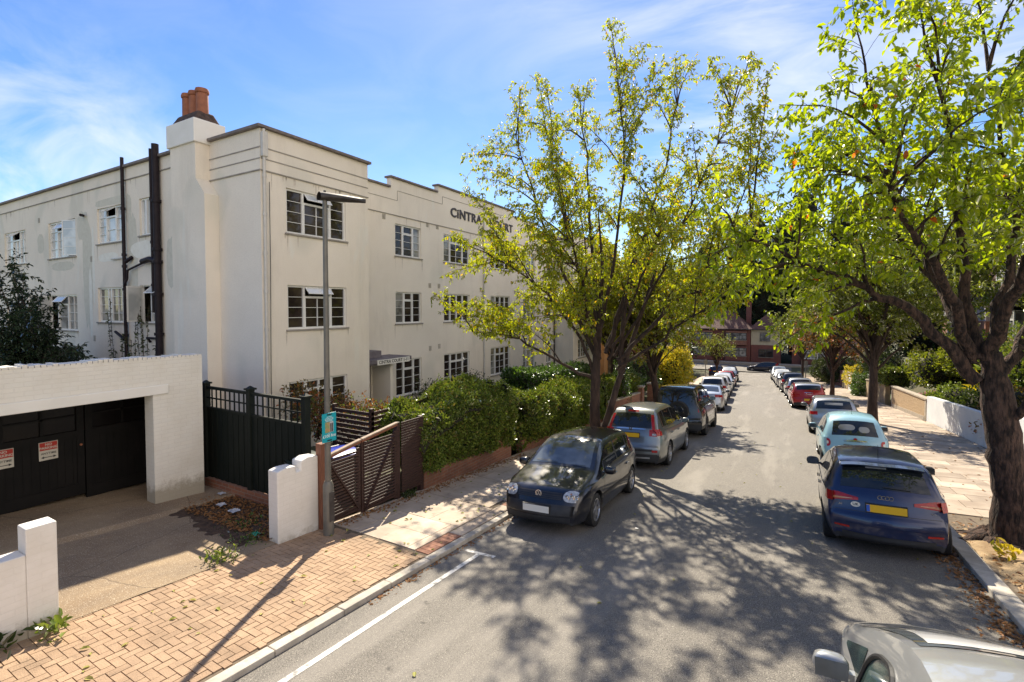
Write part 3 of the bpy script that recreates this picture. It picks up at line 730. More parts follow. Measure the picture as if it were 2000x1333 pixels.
def window(parent, mp, u0, u1, z0, z1, bays, pane, sill=.05, frame=None, sash=.036, name='window', bar=.015, depth=.07, flip=False, label=None):
    """bays: (share, cols, rows, hopper share, hopper open deg, side-hung open deg)"""
    frame = frame or m_frame
    F = MB(); G = MB(); prs = random.Random(int(abs(u0)*97+z0*31)); o0, o1 = -depth-.05, -depth+.01
    fw = sash
    ubox(F, mp, u0, u1, o0, o1, z1-fw, z1); ubox(F, mp, u0, u1, o0, o1, z0, z0+fw)
    ubox(F, mp, u0, u0+fw, o0, o1, z0+fw, z1-fw); ubox(F, mp, u1-fw, u1, o0, o1, z0+fw, z1-fw)
    tot = sum(b[0] for b in bays); u = u0+fw; span = u1-u0-2*fw; zi0, zi1 = z0+fw, z1-fw; extra = []
    for i, b in enumerate(bays):
        w = span*b[0]/tot; a, c = u, u+w
        if i < len(bays)-1: ubox(F, mp, c-.024, c+.024, o0, o1+.003, zi0, zi1); c_in = c-.024
        else: c_in = c
        a_in = a+.024 if i else a
        zt = zi1; hop = b[3] if len(b) > 3 else 0
        if hop:
            zt = zi1-(zi1-zi0)*hop; ubox(F, mp, a_in, c_in, o0, o1, zt-.022, zt+.022)
            ang = math.radians(b[4] if len(b) > 4 else 0); nh = b[1] if (len(b) > 6 and b[6]) else 1
            for h in range(nh):
                ha = a_in+(c_in-a_in)*h/nh; hb = a_in+(c_in-a_in)*(h+1)/nh
                if ang:
                    H = MB(); top = zi1-.01; L = zi1-zt-.02; d = (math.sin(ang), -math.cos(ang))   # (out, z)
                    def hp(uu, k, off): return mp(uu, o1+d[0]*k*L-off*d[1]*0+off*math.cos(ang), top+d[1]*k*L+off*math.sin(ang))
                    def hb_(ua, ub, ka, kb, mat, t=.02):
                        H.hexa([hp(ua, ka, 0), hp(ub, ka, 0), hp(ub, kb, 0), hp(ua, kb, 0), hp(ua, ka, t), hp(ub, ka, t), hp(ub, kb, t), hp(ua, kb, t)], mat)
                    e = .035; ke = e/L
                    hb_(ha+.006, hb-.006, 0, ke, 0); hb_(ha+.006, hb-.006, 1-ke, 1, 0); hb_(ha+.006, ha+e, ke, 1-ke, 0); hb_(hb-e, hb-.006, ke, 1-ke, 0); hb_(ha+e, hb-e, ke, 1-ke, 1, .008)
                    extra.append(('open_sash', H, [frame, m_pane_sky]))
                else:
                    for aa in (ha, hb-.03): ubox(F, mp, aa, aa+.03, o0+.01, o1+.008, zt+.022, zi1)
                    ubox(F, mp, ha+.03, hb-.03, o0+.01, o1+.008, zi1-.03, zi1); ubox(F, mp, ha+.03, hb-.03, o0+.01, o1+.008, zt+.022, zt+.05)
                    ubox(G, mp, ha+.01, hb-.01, o0+.006, o0+.014, zt, zi1)
            zt -= .022
        sang = math.radians(b[5]) if len(b) > 5 and b[5] else 0
        if sang:            # side-hung sash standing open, hinge on the outer side
            hinge, sgn = (a_in, 1) if i == 0 else (c_in, -1); L = c_in-a_in; H = MB()
            def sp(k, zz, off): return mp(hinge+sgn*math.cos(sang)*k*L, o1+math.sin(sang)*k*L+off, zz)
            def sb(ka, kb, za, zb, mat, t=.02): H.hexa([sp(ka, za, 0), sp(kb, za, 0), sp(kb, za, t), sp(ka, za, t), sp(ka, zb, 0), sp(kb, zb, 0), sp(kb, zb, t), sp(ka, zb, t)], mat)
            e = .045/L
            sb(0, e, zi0, zt, 0); sb(1-e, 1, zi0, zt, 0); sb(e, 1-e, zi0, zi0+.045, 0); sb(e, 1-e, zt-.045, zt, 0); sb(e, 1-e, zi0+.045, zt-.045, 1, .008)
            for r in range(1, b[2]): zz = zi0+(zt-zi0)*r/b[2]; sb(e, 1-e, zz-.01, zz+.01, 0, .016)
            extra.append(('open_sash', H, [frame, m_pane_sky])); u = c
            ubox(G, mp, a_in, c_in, o0-.30, o0-.29, zi0, zt, 0); continue
        ubox(G, mp, a_in, c_in, o0+.006, o0+.014, zi0, zt, 1 if prs.random() < .16 and u1-u0 < 2.12 else 0)
        for aa in (a_in, c_in-.02): ubox(F, mp, aa, aa+.02, o0+.012, o1+.006, zi0, zt)
        for zz in (zi0, zt-.02): ubox(F, mp, a_in+.02, c_in-.02, o0+.012, o1+.006, zz, zz+.02)
        for k in range(1, b[1]): uu = a_in+(c_in-a_in)*k/b[1]; ubox(F, mp, uu-bar/2, uu+bar/2, o0+.014, o1-.008, zi0+.028, zt-.028)
        for k in range(1, b[2]): zz = zi0+(zt-zi0)*k/b[2]; ubox(F, mp, a_in+.028, c_in-.028, o0+.015, o1-.009, zz-bar/2, zz+bar/2)
        u = c
    f = F.build(name, frame, parent)
    if label: f['label'] = label
    G.build('pane', [pane, m_pane_mid if pane is m_pane else pane], f)
    if sill:
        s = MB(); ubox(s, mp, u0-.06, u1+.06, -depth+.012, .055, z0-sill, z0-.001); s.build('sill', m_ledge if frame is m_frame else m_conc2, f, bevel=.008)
    for nme, H, ms in extra: H.build(nme, ms, f)
    return f
def text_part(name, s, size, mat, M4, parent, ext=.004, bold=0., align='CENTER', xs=1.0, sp=1.0):
    cu = bpy.data.curves.new('t', 'FONT'); cu.body = s; cu.size = size; cu.extrude = ext; cu.offset = bold
    cu.space_character = sp; cu.align_x = align; cu.align_y = 'CENTER'; cu.resolution_u = 3
    to = bpy.data.objects.new('t', cu); S.collection.objects.link(to); bpy.context.view_layer.update()
    me = bpy.data.meshes.new_from_object(to.evaluated_get(bpy.context.evaluated_depsgraph_get())); bpy.data.objects.remove(to)
    me.transform(Matrix.Diagonal((xs, 1, 1, 1))); me.transform(M4)
    if parent is not None: me.transform(Matrix.Translation(-wloc(parent)))
    me.materials.clear(); me.materials.append(mat); me.name = name
    o = bpy.data.objects.new(name, me); S.collection.objects.link(o)
    if parent is not None: o.parent = parent
    return o
def M_faceX(p): return Matrix.Translation(p) @ Matrix(((0,0,1,0),(1,0,0,0),(0,1,0,0),(0,0,0,1)))     # reads along +Y, faces +X
def M_faceY(p): return Matrix.Translation(p) @ Matrix(((1,0,0,0),(0,0,-1,0),(0,1,0,0),(0,0,0,1)))    # reads along +X, faces -Y

# ------------------------------------------------------------------ apartment block
XW, XB, Y0, YW, YE = -12.5, -13.9, 8.15, 12.02, 30.15
ZP = 8.32
blk = empty('apartment_block', (-20, 12, -1), 'three storey cream rendered art deco apartment block with white windows behind the hedges', 'apartment block')
mX, mB, mY = mapper('X', XW), mapper('X', XB), mapper('Y', Y0)
big = [(.27, 1, 4, 0), (.46, 2, 3, .24, 0, 0, 1), (.27, 1, 4, 0)]
def bigw(op): return [(.27, 1, 4, 0), (.46, 2, 3, .24, op, 0, 1), (.27, 1, 4, 0)]
wing_w = [(8.92, 11.06, 5.60, 6.88, bigw(38), m_pane), (8.92, 11.06, 2.83, 4.11, bigw(42), m_pane), (8.92, 11.06, .05, 1.30, bigw(0), m_pane)]
w3 = [(.3, 1, 4, 0), (.4, 1, 3, .26), (.3, 1, 4, 0)]; w4 = [(.25, 1, 4, 0), (.5, 2, 3, .26, 0, 0, 1), (.25, 1, 4, 0)]
steel = [(.33, 1, 4, 0), (.34, 1, 3, .25), (.33, 1, 4, 0)]; steel4 = [(.25, 1, 4, 0), (.25, 1, 4, 0), (.25, 1, 4, 0), (.25, 1, 4, 0)]
nar = [(1, 1, 4, 0)]
back_w = []
for zt, r in ((6.88, 2), (4.11, 1), (1.30, 0)):
    zb_ = zt-1.30 if r else zt-1.5
    for (a, b_) in ((14.82, 16.42), (25.73, 27.3)): back_w.append((a, b_, zb_, zt, steel if r == 1 else w3, m_pane))
    for (a, b_) in ((18.0, 20.08), (22.06, 24.15)): back_w.append((a, b_, zb_, zt, steel4 if r == 1 else w4, m_pane))
    if r: back_w += [(12.35, 13.15, zb_-.1, zt, nar, m_pane), (28.95, 29.8, zb_-.1, zt, nar, m_pane)]
back_w.append((28.95, 29.85, -.2, 1.3, [(.4, 1, 4, 0), (.6, 1, 3, .25, 45)], m_pane))
door_h = (12.35, 13.45, -1.05, 1.32)
side_w = [  # left flank, facing the camera
    (-32.30, -29.62, 5.45, 6.95, [(.33, 1, 4, 0), (.34, 2, 3, .25, 50, 0, 1), (.33, 2, 4, 0)], m_pane_sky),
    (-27.05, -24.38, 5.50, 6.98, [(.28, 1, 4, 0), (.4, 1, 3, .25, 32), (.32, 1, 4, 0, 0, 14)], m_pane_sky),
    (-22.45, -20.50, 5.82, 7.12, [(.3, 1, 4, 0), (.4, 1, 2, .25, 55), (.3, 1, 3, 0)], m_pane_sky),
    (-19.22, -18.02, 5.90, 7.15, [(.25, 1, 1, 0), (.75, 1, 1, 0)], m_pane_sky),
    (-32.30, -29.60, 2.45, 3.80, [(.33, 1, 3, 0), (.34, 1, 2, .3, 40), (.33, 1, 3, 0)], m_pane_sky),
    (-27.25, -24.40, 2.55, 3.98, [(.28, 1, 3, 0, 0, 78), (.36, 1, 2, .25, 40), (.36, 2, 4, 0)], m_pane_mid),
    (-22.55, -20.62, 2.93, 4.20, [(.38, 1, 4, 0), (.12, 1, 1, 0), (.5, 2, 4, 0)], m_pane_mid),
    (-19.32, -17.95, 2.95, 4.22, [(.45, 1, 1, 0, 0, 70), (.55, 1, 3, .3, 45)], m_pane_mid)]
wall = MB()
H4 = lambda L: [w[:4] for w in L]
holed(wall, mX, Y0, YW, -3.2, ZP, H4(wing_w))
holed(wall, mB, YW, YE, -3.2, 8.25, H4(back_w)+[door_h])
holed(wall, mY, -38, XW, -3.2, ZP, H4(side_w))
holed(wall, mX, YE, YE+3.87, -4, ZP, [(YE+.9, YE+3.0, z-1.28, z) for z in (6.88, 4.11, 1.30)])
# returns, far end, backs
wall.quad((XB, YW, -3.2), (XW, YW, -3.2), (XW, YW, ZP), (XB, YW, ZP))
wall.quad((XB, YE, -4), (XW, YE, -4), (XW, YE, ZP), (XB, YE, ZP))
wall.quad((XW, 34.02, -4), (-38, 34.02, -4), (-38, 34.02, ZP), (XW, 34.02, ZP))
wall.quad((-38, Y0, -4), (-38, 34.02, -4), (-38, 34.02, ZP), (-38, Y0, ZP))
# raised stepped parapets over the middle bays
for a, b_, z in ((14.60, 17.60, 8.66), (17.60, 24.55, 8.98), (24.55, 27.55, 8.66)):
    wall.box(XB-.22, XB, a, b_, 8.25, z)
wall.box(XB-.22, XB-.01, YW, 14.59, 8.0, 8.249); wall.box(XB-.22, XB-.01, 27.56, YE, 8.0, 8.249)
rsw = random.Random(12)
def patch(mp, u, z, ru, rz, mat, off=.0025, n=22, sq=3.):
    ring = []
    for k in range(n):
        a = 2*math.pi*k/n; c_, s_ = math.cos(a), math.sin(a); q = (abs(c_)**sq+abs(s_)**sq)**(-1/sq)*(1+.16*(rsw.random()-.5))
        ring.append(mp(u+ru*c_*q, off, z+rz*s_*q))
    wall.add([mp(u, off, z)]+ring, [(0, i+1, (i+1) % n+1) for i in range(n)], mat)
for u, z, ru, rz, m_ in ((-23.35, 4.8, .42, 2.1, 1), (-23.7, 6.6, .5, .55, 1), (-21.4, 7.30, 1.2, .13, 1), (-19.75, 5.2, .35, 1.5, 1), (-19.1, 5.45, .75, .28, 2), (-23.15, 3.6, .12, 1.3, 2), (-22.85, 5.1, .10, 1.4, 2), (-21.6, 5.3, .8, .16, 2), (-25.7, 5.15, 1.1, .18, 1), (-17.2, 4.9, .3, .8, 1), (-27.9, 6.2, .35, .4, 1), (-20.0, 6.9, .22, .5, 1)):
    patch(mY, u, z, ru, rz, m_, .002+.0006*m_+.0001*abs(z))
def streak(mp, u, z, L_):
    w0 = .012+.03*rsw.random(); wall.add([mp(u-w0, .0035, z), mp(u+w0, .0035, z), mp(u+w0*.5+.01*(rsw.random()-.5), .0035, z-L_*.6), mp(u, .0035, z-L_), mp(u-w0*.6, .0035, z-L_*.5)], [(0, 1, 2, 3, 4)], 3)
for L_, mp_ in ((wing_w, mX), (back_w, mB), (side_w, mY)):
    for w in L_:
        for u in (w[0]-.05, w[1]+.05, w[0]+(w[1]-w[0])*rsw.random(), w[0]+(w[1]-w[0])*rsw.random()): streak(mp_, u, w[2]-.052, .12+.5*rsw.random()**2)
for k in range(46): streak(mX if k % 3 == 0 else mB if k % 3 == 1 else mY, (rsw.uniform(8.4, 11.9) if k % 3 == 0 else rsw.uniform(12.4, 29.8) if k % 3 == 1 else rsw.uniform(-34, -18.5)), 7.17 if k % 3 < 2 else 7.87, .1+.45*rsw.random()**2)
wall.build('wall', [m_stucco, m_patch, m_patch2, m_stain], blk)
rf = MB(); rf.quad((-38, Y0, 7.9), (XB-.25, Y0, 7.9), (XB-.25, 34, 7.9), (-38, 34, 7.9)); rf.quad((XB-.25, Y0, 7.9), (XW-.05, Y0, 7.9), (XW-.05, YW, 7.9), (XB-.25, YW, 7.9))
rf.quad((XB-.25, YE, 7.9), (XW-.05, YE, 7.9), (XW-.05, 34, 7.9), (XB-.25, 34, 7.9)); rf.build('roof', m_coping, blk)
cp = MB()
cp.box(-38.1, XW+.11, Y0-.11, Y0+.2, ZP, ZP+.085); cp.box(XW-.2, XW+.11, Y0+.2, YW+.08, ZP, ZP+.085)
cp.box(XW-.2, XW+.11, YE-.08, 34.1, ZP, ZP+.085)
for a, b_, z in ((YW+.08, 14.52, 8.25), (14.52, 17.52, 8.66), (17.52, 24.63, 8.98), (24.63, 27.63, 8.66), (27.63, YE-.08, 8.25)): cp.box(XB-.28, XB+.09, a, b_, z, z+.08)
cp.build('coping', m_coping, blk, bevel=.012)
lg = MB()
for z, t in ((7.20, .035), (7.52, .012), (7.82, .016)):
    ubox(lg, mX, Y0+.02, YW, .001, t, z-.018, z+.012)
    ubox(lg, mX, YE, 34, .001, t, z-.018, z+.012)
    if z < 7.3 or True:
        ubox(lg, mY, -15.02, XW+t, .001, t, z-.018, z+.012)
for a, b_ in ((-38, -16.35),): ubox(lg, mY, a, b_, .001, .035, 7.90-.018, 7.90+.012)
ubox(lg, mB, YW, YE, .001, .03, 7.20-.018, 7.20+.012); ubox(lg, mB, YW, 14.95, .001, .012, 7.80, 7.818); ubox(lg, mB, 27.2, YE, .001, .012, 7.80, 7.818)
ubox(lg, mB, 14.95, 14.968, .001, .012, 7.818, 8.2); ubox(lg, mB, 14.968, 17.9, .001, .012, 8.2, 8.218); ubox(lg, mB, 17.9, 17.918, .001, .012, 8.218, 8.55); ubox(lg, mB, 17.918, 24.3, .001, .012, 8.55, 8.568)
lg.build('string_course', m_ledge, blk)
for L, mp in ((wing_w, mX), (back_w, mB), (side_w, mY)):
    for k_, w in enumerate(L):
        if mp is mB and k_ % 3 == 1: w = w[:5]+(m_pane_mid,)
        window(blk, mp, *w)
for z in (6.88, 4.11, 1.30): window(blk, mX, YE+.9, YE+3.0, z-1.28, z, big, m_pane)
# entrance: dark door, canopy with name board
d = MB(); ubox(d, mB, door_h[0]+.06, door_h[1]-.06, -.12, -.07, -1.05, 1.26)
for k in range(3): ubox(d, mB, 12.52+k*.27, 12.52+k*.27+.2, -.07, -.055, -.9, 1.1)
d.build('door', m_gate, blk)
pl = MB(); pl.box(XB-.02, XB+.95, 13.5, 13.62, -1.1, 1.42); pl.build('porch_screen', m_stucco, blk)
cn = MB(); cn.box(XB, -12.72, 12.03, 14.42, 1.46, 1.60); cn.box(XB, -12.80, 12.03, 14.34, 1.40, 1.46); cn.box(XB, -13.2, 12.03, 13.3, 1.602, 1.86)
cno = cn.build('canopy', MAT('canopy_felt', (.12, .10, .12), .7, (.2, .18, .19), 5), blk, bevel=.01)
nb = MB(); nb.box(-12.715, -12.69, 12.6, 14.28, 1.40, 1.585); nbo = nb.build('name_board', m_whitepaint, cno)
text_part('name_lettering', 'CINTRA COURT 1-11', .165, m_black, M_faceX((-12.688, 13.44, 1.492)), cno, .003, .002)
m_letter = MAT('letter_paint', (.045, .04, .045), .6, (.08, .07, .07), 12)
text_part('wall_lettering', 'CiNTRA', .60, m_letter, M_faceX((XB+.02, 18.5, 7.95)), blk, .02, .014, align='LEFT', xs=1.15, sp=1.1)
text_part('wall_lettering', 'COURT', .60, m_letter, M_faceX((XB+.02, 24.4, 7.95)), blk, .02, .014, align='RIGHT', xs=1.15, sp=1.1)
# air vents
for (u, z, mp) in [(14.1, 6.95, mB), (16.75, 7.02, mB), (17.45, 7.02, mB), (12.9, 4.45, mB), (16.9, 4.35, mB), (17.55, 4.35, mB), (16.9, 1.55, mB), (17.55, 1.6, mB), (21.0, 4.3, mB), (24.6, 4.3, mB), (-28.1, 4.15, mY), (-23.1, 5.2, mY), (-23.0, 2.2, mY), (-28.1, 7.1, mY)]:
    v = MB()
    for k in range(6): ubox(v, mp, u, u+.17, .001, .012, z+k*.036, z+k*.036+.02)
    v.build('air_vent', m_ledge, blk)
# rain and soil pipes
def pipe(name, pts, r, mat, parent, collars=(), n=10):
    mb = MB(); mb.tube(pts, r, n)
    for c in collars: mb.tube([Vector(c)-Vector((0, 0, .045)), Vector(c)+Vector((0, 0, .045))], r*1.35, n)
    return mb.build(name, mat, parent, smooth=False, auto=40)
px = XW+.07
pipe('rain_pipe', [(px, Y0+.07, 8.30), (px, Y0+.07, -.9)], .038, m_wpipe, blk, [(px, Y0+.07, z) for z in np.arange(-.3, 7.7, 1.05)])
hd = MB(); hd.box(px-.06, px+.07, Y0+.0, Y0+.15, 7.55, 8.22); hd.build('rain_hopper', m_wpipe, blk, bevel=.02)
pipe('cable', [(px+.02, Y0+.2, 6.9), (px, Y0+.21, 4.4), (px+.01, Y0+.17, 1.5), (px, Y0+.2, -.6)], .010, m_black, blk)
pipe('rain_pipe', [(XB+.07, 21.33, 8.9), (XB+.07, 21.33, -1.9)], .04, m_wpipe, blk, [(XB+.07, 21.33, z) for z in (0, 2, 4, 6)])
pipe('rain_pipe', [(XB+.08, YE-.1, 8.2), (XB+.08, YE-.1, -2.4)], .045, m_dark_metal, blk)
pipe('rain_pipe', [(XB+.07, 12.12, 6.9), (XB+.07, 12.12, 1.7)], .03, m_wpipe, blk)
yp = Y0-.13
pipe('soil_pipe', [(-17.80, yp, 8.72), (-17.80, yp, -.5)], .105, m_pipe, blk, [(-17.80, yp, z) for z in (2.6, 3.9, 4.95, 5.35, 6.9)])
pipe('soil_pipe', [(-18.10, yp, 8.62), (-18.10, yp, 3.3)], .05, m_pipe, blk, [(-18.10, yp, z) for z in (4.2, 5.6, 7.0)])
pipe('soil_pipe', [(-17.8, yp, 4.95), (-18.2, yp-.05, 5.05), (-18.75, yp-.02, 5.0)], .09, m_pipe, blk)
pipe('soil_pipe', [(-20.15, yp+.03, 8.66), (-20.15, yp+.03, -.5)], .055, m_pipe, blk, [(-20.15, yp+.03, z) for z in (2.5, 4.1, 4.9, 5.3, 6.9)])
pipe('waste_pipe', [(-20.15, yp, 4.2), (-19.9, yp, 4.45), (-19.85, yp, 4.75), (-18.75, yp+.06, 5.0)], .035, m_pipe, blk)
pipe('waste_pipe', [(-19.95, yp, 5.05), (-19.7, yp+.08, 5.2)], .06, m_pipe, blk)
pipe('waste_pipe', [(-21.2, yp+.06, 5.2), (-20.2, yp+.03, 5.2)], .03, m_wpipe, blk)
pipe('waste_pipe', [(-20.2, yp, 2.35), (-21.0, yp+.05, 2.6)], .045, m_pipe, blk)
pipe('waste_pipe', [(-17.9, yp, 2.45), (-18.6, yp, 2.45), (-18.6, yp+.1, 2.3)], .04, m_pipe, blk)
pipe('waste_pipe', [(-23.6, yp+.12, 7.0), (-23.35, yp-.05, 6.97)], .05, m_pipe, blk)
# chimney breast, stack and pots on the flank
ch = MB(); yb = Y0-.40
ch.box(-16.30, -14.93, yb, Y0-.002, 7.2, 8.24)
ch.box(-16.30, -14.50, yb, Y0-.002, -1.5, 6.72)
ch.hexa([(-16.30, yb, 6.72), (-14.50, yb, 6.72), (-14.50, Y0-.002, 6.72), (-16.30, Y0-.002, 6.72), (-16.30, yb, 7.2), (-14.93, yb, 7.2), (-14.93, Y0-.002, 7.2), (-16.30, Y0-.002, 7.2)])
cho = ch.build('chimney', m_stucco, blk)
st = MB(); st.box(-16.40, -14.86, yb-.06, Y0+.45, 8.24, 8.92); st.build('stack', m_whitepaint, cho, bevel=.02)
fl = MB(); a = (-16.32, -14.94, yb+.02, Y0+.37)
fl.hexa([(a[0], a[2], 8.92), (a[1], a[2], 8.92), (a[1], a[3], 8.92), (a[0], a[3], 8.92), (a[0]+.14, a[2]+.16, 9.24), (a[1]-.14, a[2]+.16, 9.24), (a[1]-.14, a[3]-.14, 9.24), (a[0]+.14, a[3]-.14, 9.24)])
fl.build('flaunching', m_flaunch, cho, bevel=.05)
for k in range(3):
    p = MB(); c = (-15.98+k*.38, Y0-.02, 9.15)
    p.lathe([(.165, 0), (.16, .62), (.15, .64), (.185, .66), (.19, .72), (.17, .78), (.14, .79), (.13, .5), (.12, .3)], c, 18)
    p.build('chimney_pot', m_pot, cho, smooth=False, auto=40)
# leggy climber on the pipes
rs = np.random.RandomState(4); cl = MB(); LP = []; LA = []; LN = []
for k in range(12):
    x = -21.2+3.3*rs.rand(); z1 = 1.9+rs.rand()*1.9; p = bez(np.array([x, Y0-.1, .8]), np.array([x+rs.randn()*.1, Y0-.2, (z1+1)/2]), np.array([x+rs.randn()*.25, Y0-.12, z1]), 7)
    cl.tube(p, .008, 4, cap=False)
    for j in range(60):
        q, d_ = along(p, rs.rand()*.99); LP.append(q); LA.append(rs.randn(3)+np.array([0, -.3, .3])); LN.append(rs.randn(3)+np.array([0, -1, .5]))
cr = empty('climbing_plant', (-20.1, Y0-.15, .8), 'thin leggy climber growing up beside the black pipes above the garage roof', 'climber')
cl.build('stem', m_bark, cr); leaf_object('foliage', LP, LA, LN, .09, l_dark, cr)

# ------------------------------------------------------------------ garage
gar = empty('garage', (-11.5, 1, -.2), 'white painted brick garage with wide dark doorway beside the driveway', 'garage')
XG = -10.5; g = MB()
gz = lambda y: zg(-11, y)
top = lambda y: 2.50-.012*(y-5)
g.hexa([(XG-.32, 4.60, -1), (XG, 4.60, -1), (XG, 5.50, -1), (XG-.32, 5.50, -1), (XG-.32, 4.60, 1.83), (XG, 4.60, 1.83), (XG, 5.50, 1.83), (XG-.32, 5.50, 1.83)])
g.hexa([(XG-.32, -8, 1.83), (XG, -8, 1.83), (XG, 5.50, 1.83), (XG-.32, 5.50, 1.83), (XG-.32, -8, 2.57), (XG, -8, 2.57), (XG, 5.50, 2.47), (XG-.32, 5.50, 2.47)])
g.box(XG-.32, XG, -8, -3.5, -1, 1.83); g.build('wall', m_wbrick, gar)
ed = MB(); rsn = random.Random(2); y = -8
while y < 5.48:     # ragged brick-on-edge top
    l = .075; h = rsn.uniform(.0, .035); ed.box(XG-.33, XG+.005, y, y+l-.012, 2.466-.0074*(y-5.5)+.004, 2.475-.0074*(y-5.5)+.02+h); y += l
ed.build('brick_edge', m_wbrick, gar)
li = MB(); li.box(XG+.002, XG+.03, -3.6, 4.86, 1.79, 1.97); li.build('lintel', m_whitepaint, gar, bevel=.01)
sw = MB(); sw.box(-16, XG-.32, 5.3, 5.5, -1, 1.92); sw.box(-16, -15.8, -8, 5.3, -1, 1.92); sw.build('side_wall', m_rbrick_dark, gar)
rf = MB(); rf.box(-16, XG-.33, -8, 5.29, 1.86, 1.93); rf.build('roof', m_coping, gar)
XD = -11.95
for k, (ya, yb_) in enumerate(((5.28, 4.05), (4.03, 2.80), (2.78, 1.55), (1.53, .3), (.28, -.95), (-.97, -2.2))):
    ya, yb_ = yb_, ya; zb_ = gz((ya+yb_)/2)+.10; dd = MB()
    dd.box(XD-.04, XD, ya, yb_, zb_, 1.05)
    for a, b_ in ((ya, ya+.11), (yb_-.11, yb_)): dd.box(XD, XD+.03, a, b_, zb_, 1.78)
    for z0_, z1_ in ((zb_, zb_+.22), (.93, 1.08), (1.66, 1.80)): dd.box(XD, XD+.028, ya+.11, yb_-.11, z0_, z1_)
    y = ya+.11
    while y < yb_-.14: dd.box(XD, XD+.008, y+.006, y+.112, zb_+.22, .93); y += .118
    mid = (ya+yb_)/2; dd.box(XD-.01, XD+.02, mid-.02, mid+.02, 1.08, 1.66); dd.box(XD-.01, XD+.02, ya+.11, yb_-.11, 1.36, 1.39)
    do = dd.build('door', m_door, gar)
    pg = MB(); pg.box(XD-.03, XD-.02, ya+.11, yb_-.11, 1.08, 1.66); pg.build('pane', m_pane_black, do)
    if k < 4:
        hk = MB(); hk.lathe([(.0, .03), (.02, .03), (.022, 0)], (XD+.03, yb_-.055, .80), 10, 'X'); hk.build('door_knob', m_pot, do)
# signs on the garage doors
m_sred = MAT('sign_red', (.42, .025, .015), .45); m_swhite = MAT('sign_white', (.55, .52, .45), .5)
def nosign(y, z, label):
    r = empty('no_parking_sign', (XD+.045, y, z-.17), label, 'sign', 'no parking signs on the garage doors')
    a = MB(); a.box(XD+.031, XD+.038, y-.135, y+.135, z-.17, z+.17); a.build('plate', m_swhite, r, bevel=.003)
    b_ = MB(); b_.box(XD+.0385, XD+.041, y-.125, y+.125, z+.015, z+.16); b_.build('red_field', m_sred, r)
    text_part('lettering', 'NO\nPARKING', .062, m_swhite, M_faceX((XD+.043, y, z+.088)), r, .001, .0015)
    text_part('lettering', 'ANYTIME', .052, m_black, M_faceX((XD+.041, y, z-.045)), r, .001, .0008)
    c = MB(); X = XD+.041; zz = z-.115
    c.box(X-.001, X+.001, y-.07, y+.07, zz-.006, zz+.006)
    for sg in (-1, 1): c.add([(X, y+sg*.11, zz), (X, y+sg*.065, zz+.024), (X, y+sg*.065, zz-.024)], [(0, 1, 2) if sg < 0 else (0, 2, 1)])
    c.build('arrow', m_black, r)
nosign(3.50, .80, 'red and white no parking anytime sign on the dark garage door nearer the brick pier')
nosign(2.90, .80, 'red and white no parking anytime sign on the garage door at the left edge')

# ------------------------------------------------------------------ white front walls
nw = MB(); gzz = lambda y: zg(-7.3, y)-.2
nw.hexa([(-7.38, -5, -.2+.3), (-7.15, -5, .1), (-7.15, 1.89, -.4), (-7.38, 1.89, -.4), (-7.38, -5, .95), (-7.15, -5, .95), (-7.15, 1.89, .77), (-7.38, 1.89, .77)])
nw.box(-7.39, -7.145, 1.89, 2.15, -.5, 1.05)
o = nw.build('low_wall', m_wbrick2, loc=(-7.27, 0, 0), bevel=.012); tag(o, 'low white painted brick wall with raised end pier, nearest the camera', 'wall')
sw_ = MB(); pr = [(4.87, -.75), (5.655, -.75), (5.655, .86), (5.45, .885), (5.315, .85), (5.31, .70), (5.215, .69), (5.21, .80), (5.0, .815), (4.87, .79)]
nP = len(pr); sw_.add([(-7.40, a, b_) for a, b_ in pr]+[(-7.15, a, b_) for a, b_ in pr], [tuple(range(nP)), tuple(range(2*nP-1, nP-1, -1))]+[(k, nP+k, nP+(k+1) % nP, (k+1) % nP) for k in range(nP)])
o = sw_.build('wall_stub', m_wbrick2, loc=(-7.27, 5.2, -.4), bevel=.018); tag(o, 'short white painted wall stub with notched top, beside the lamp post', 'wall')

# ------------------------------------------------------------------ dark green trellis fence
fz0 = -.22; YF = 5.85
fen = empty('trellis_fence', (-9.4, YF, -.45), 'dark green board fence with open trellis top between garage and gate', 'fence')
fx = [-11.02, -9.42, -7.72]
for i, x in enumerate(fx):
    p = MB(); w_ = .06; zt = 1.80; p.box(x-w_, x+w_, YF-w_, YF+w_, -.8, zt); p.build('post', m_fence, fen, bevel=.006)
    c = MB(); c.box(x-w_-.025, x+w_+.025, YF-w_-.025, YF+w_+.025, zt, zt+.035)
    c.hexa([(x-w_, YF-w_, zt+.035), (x+w_, YF-w_, zt+.035), (x+w_, YF+w_, zt+.035), (x-w_, YF+w_, zt+.035), (x-.01, YF-.01, zt+.08), (x+.01, YF-.01, zt+.08), (x+.01, YF+.01, zt+.08), (x-.01, YF+.01, zt+.08)])
    c.build('post_cap', m_fence, fen)
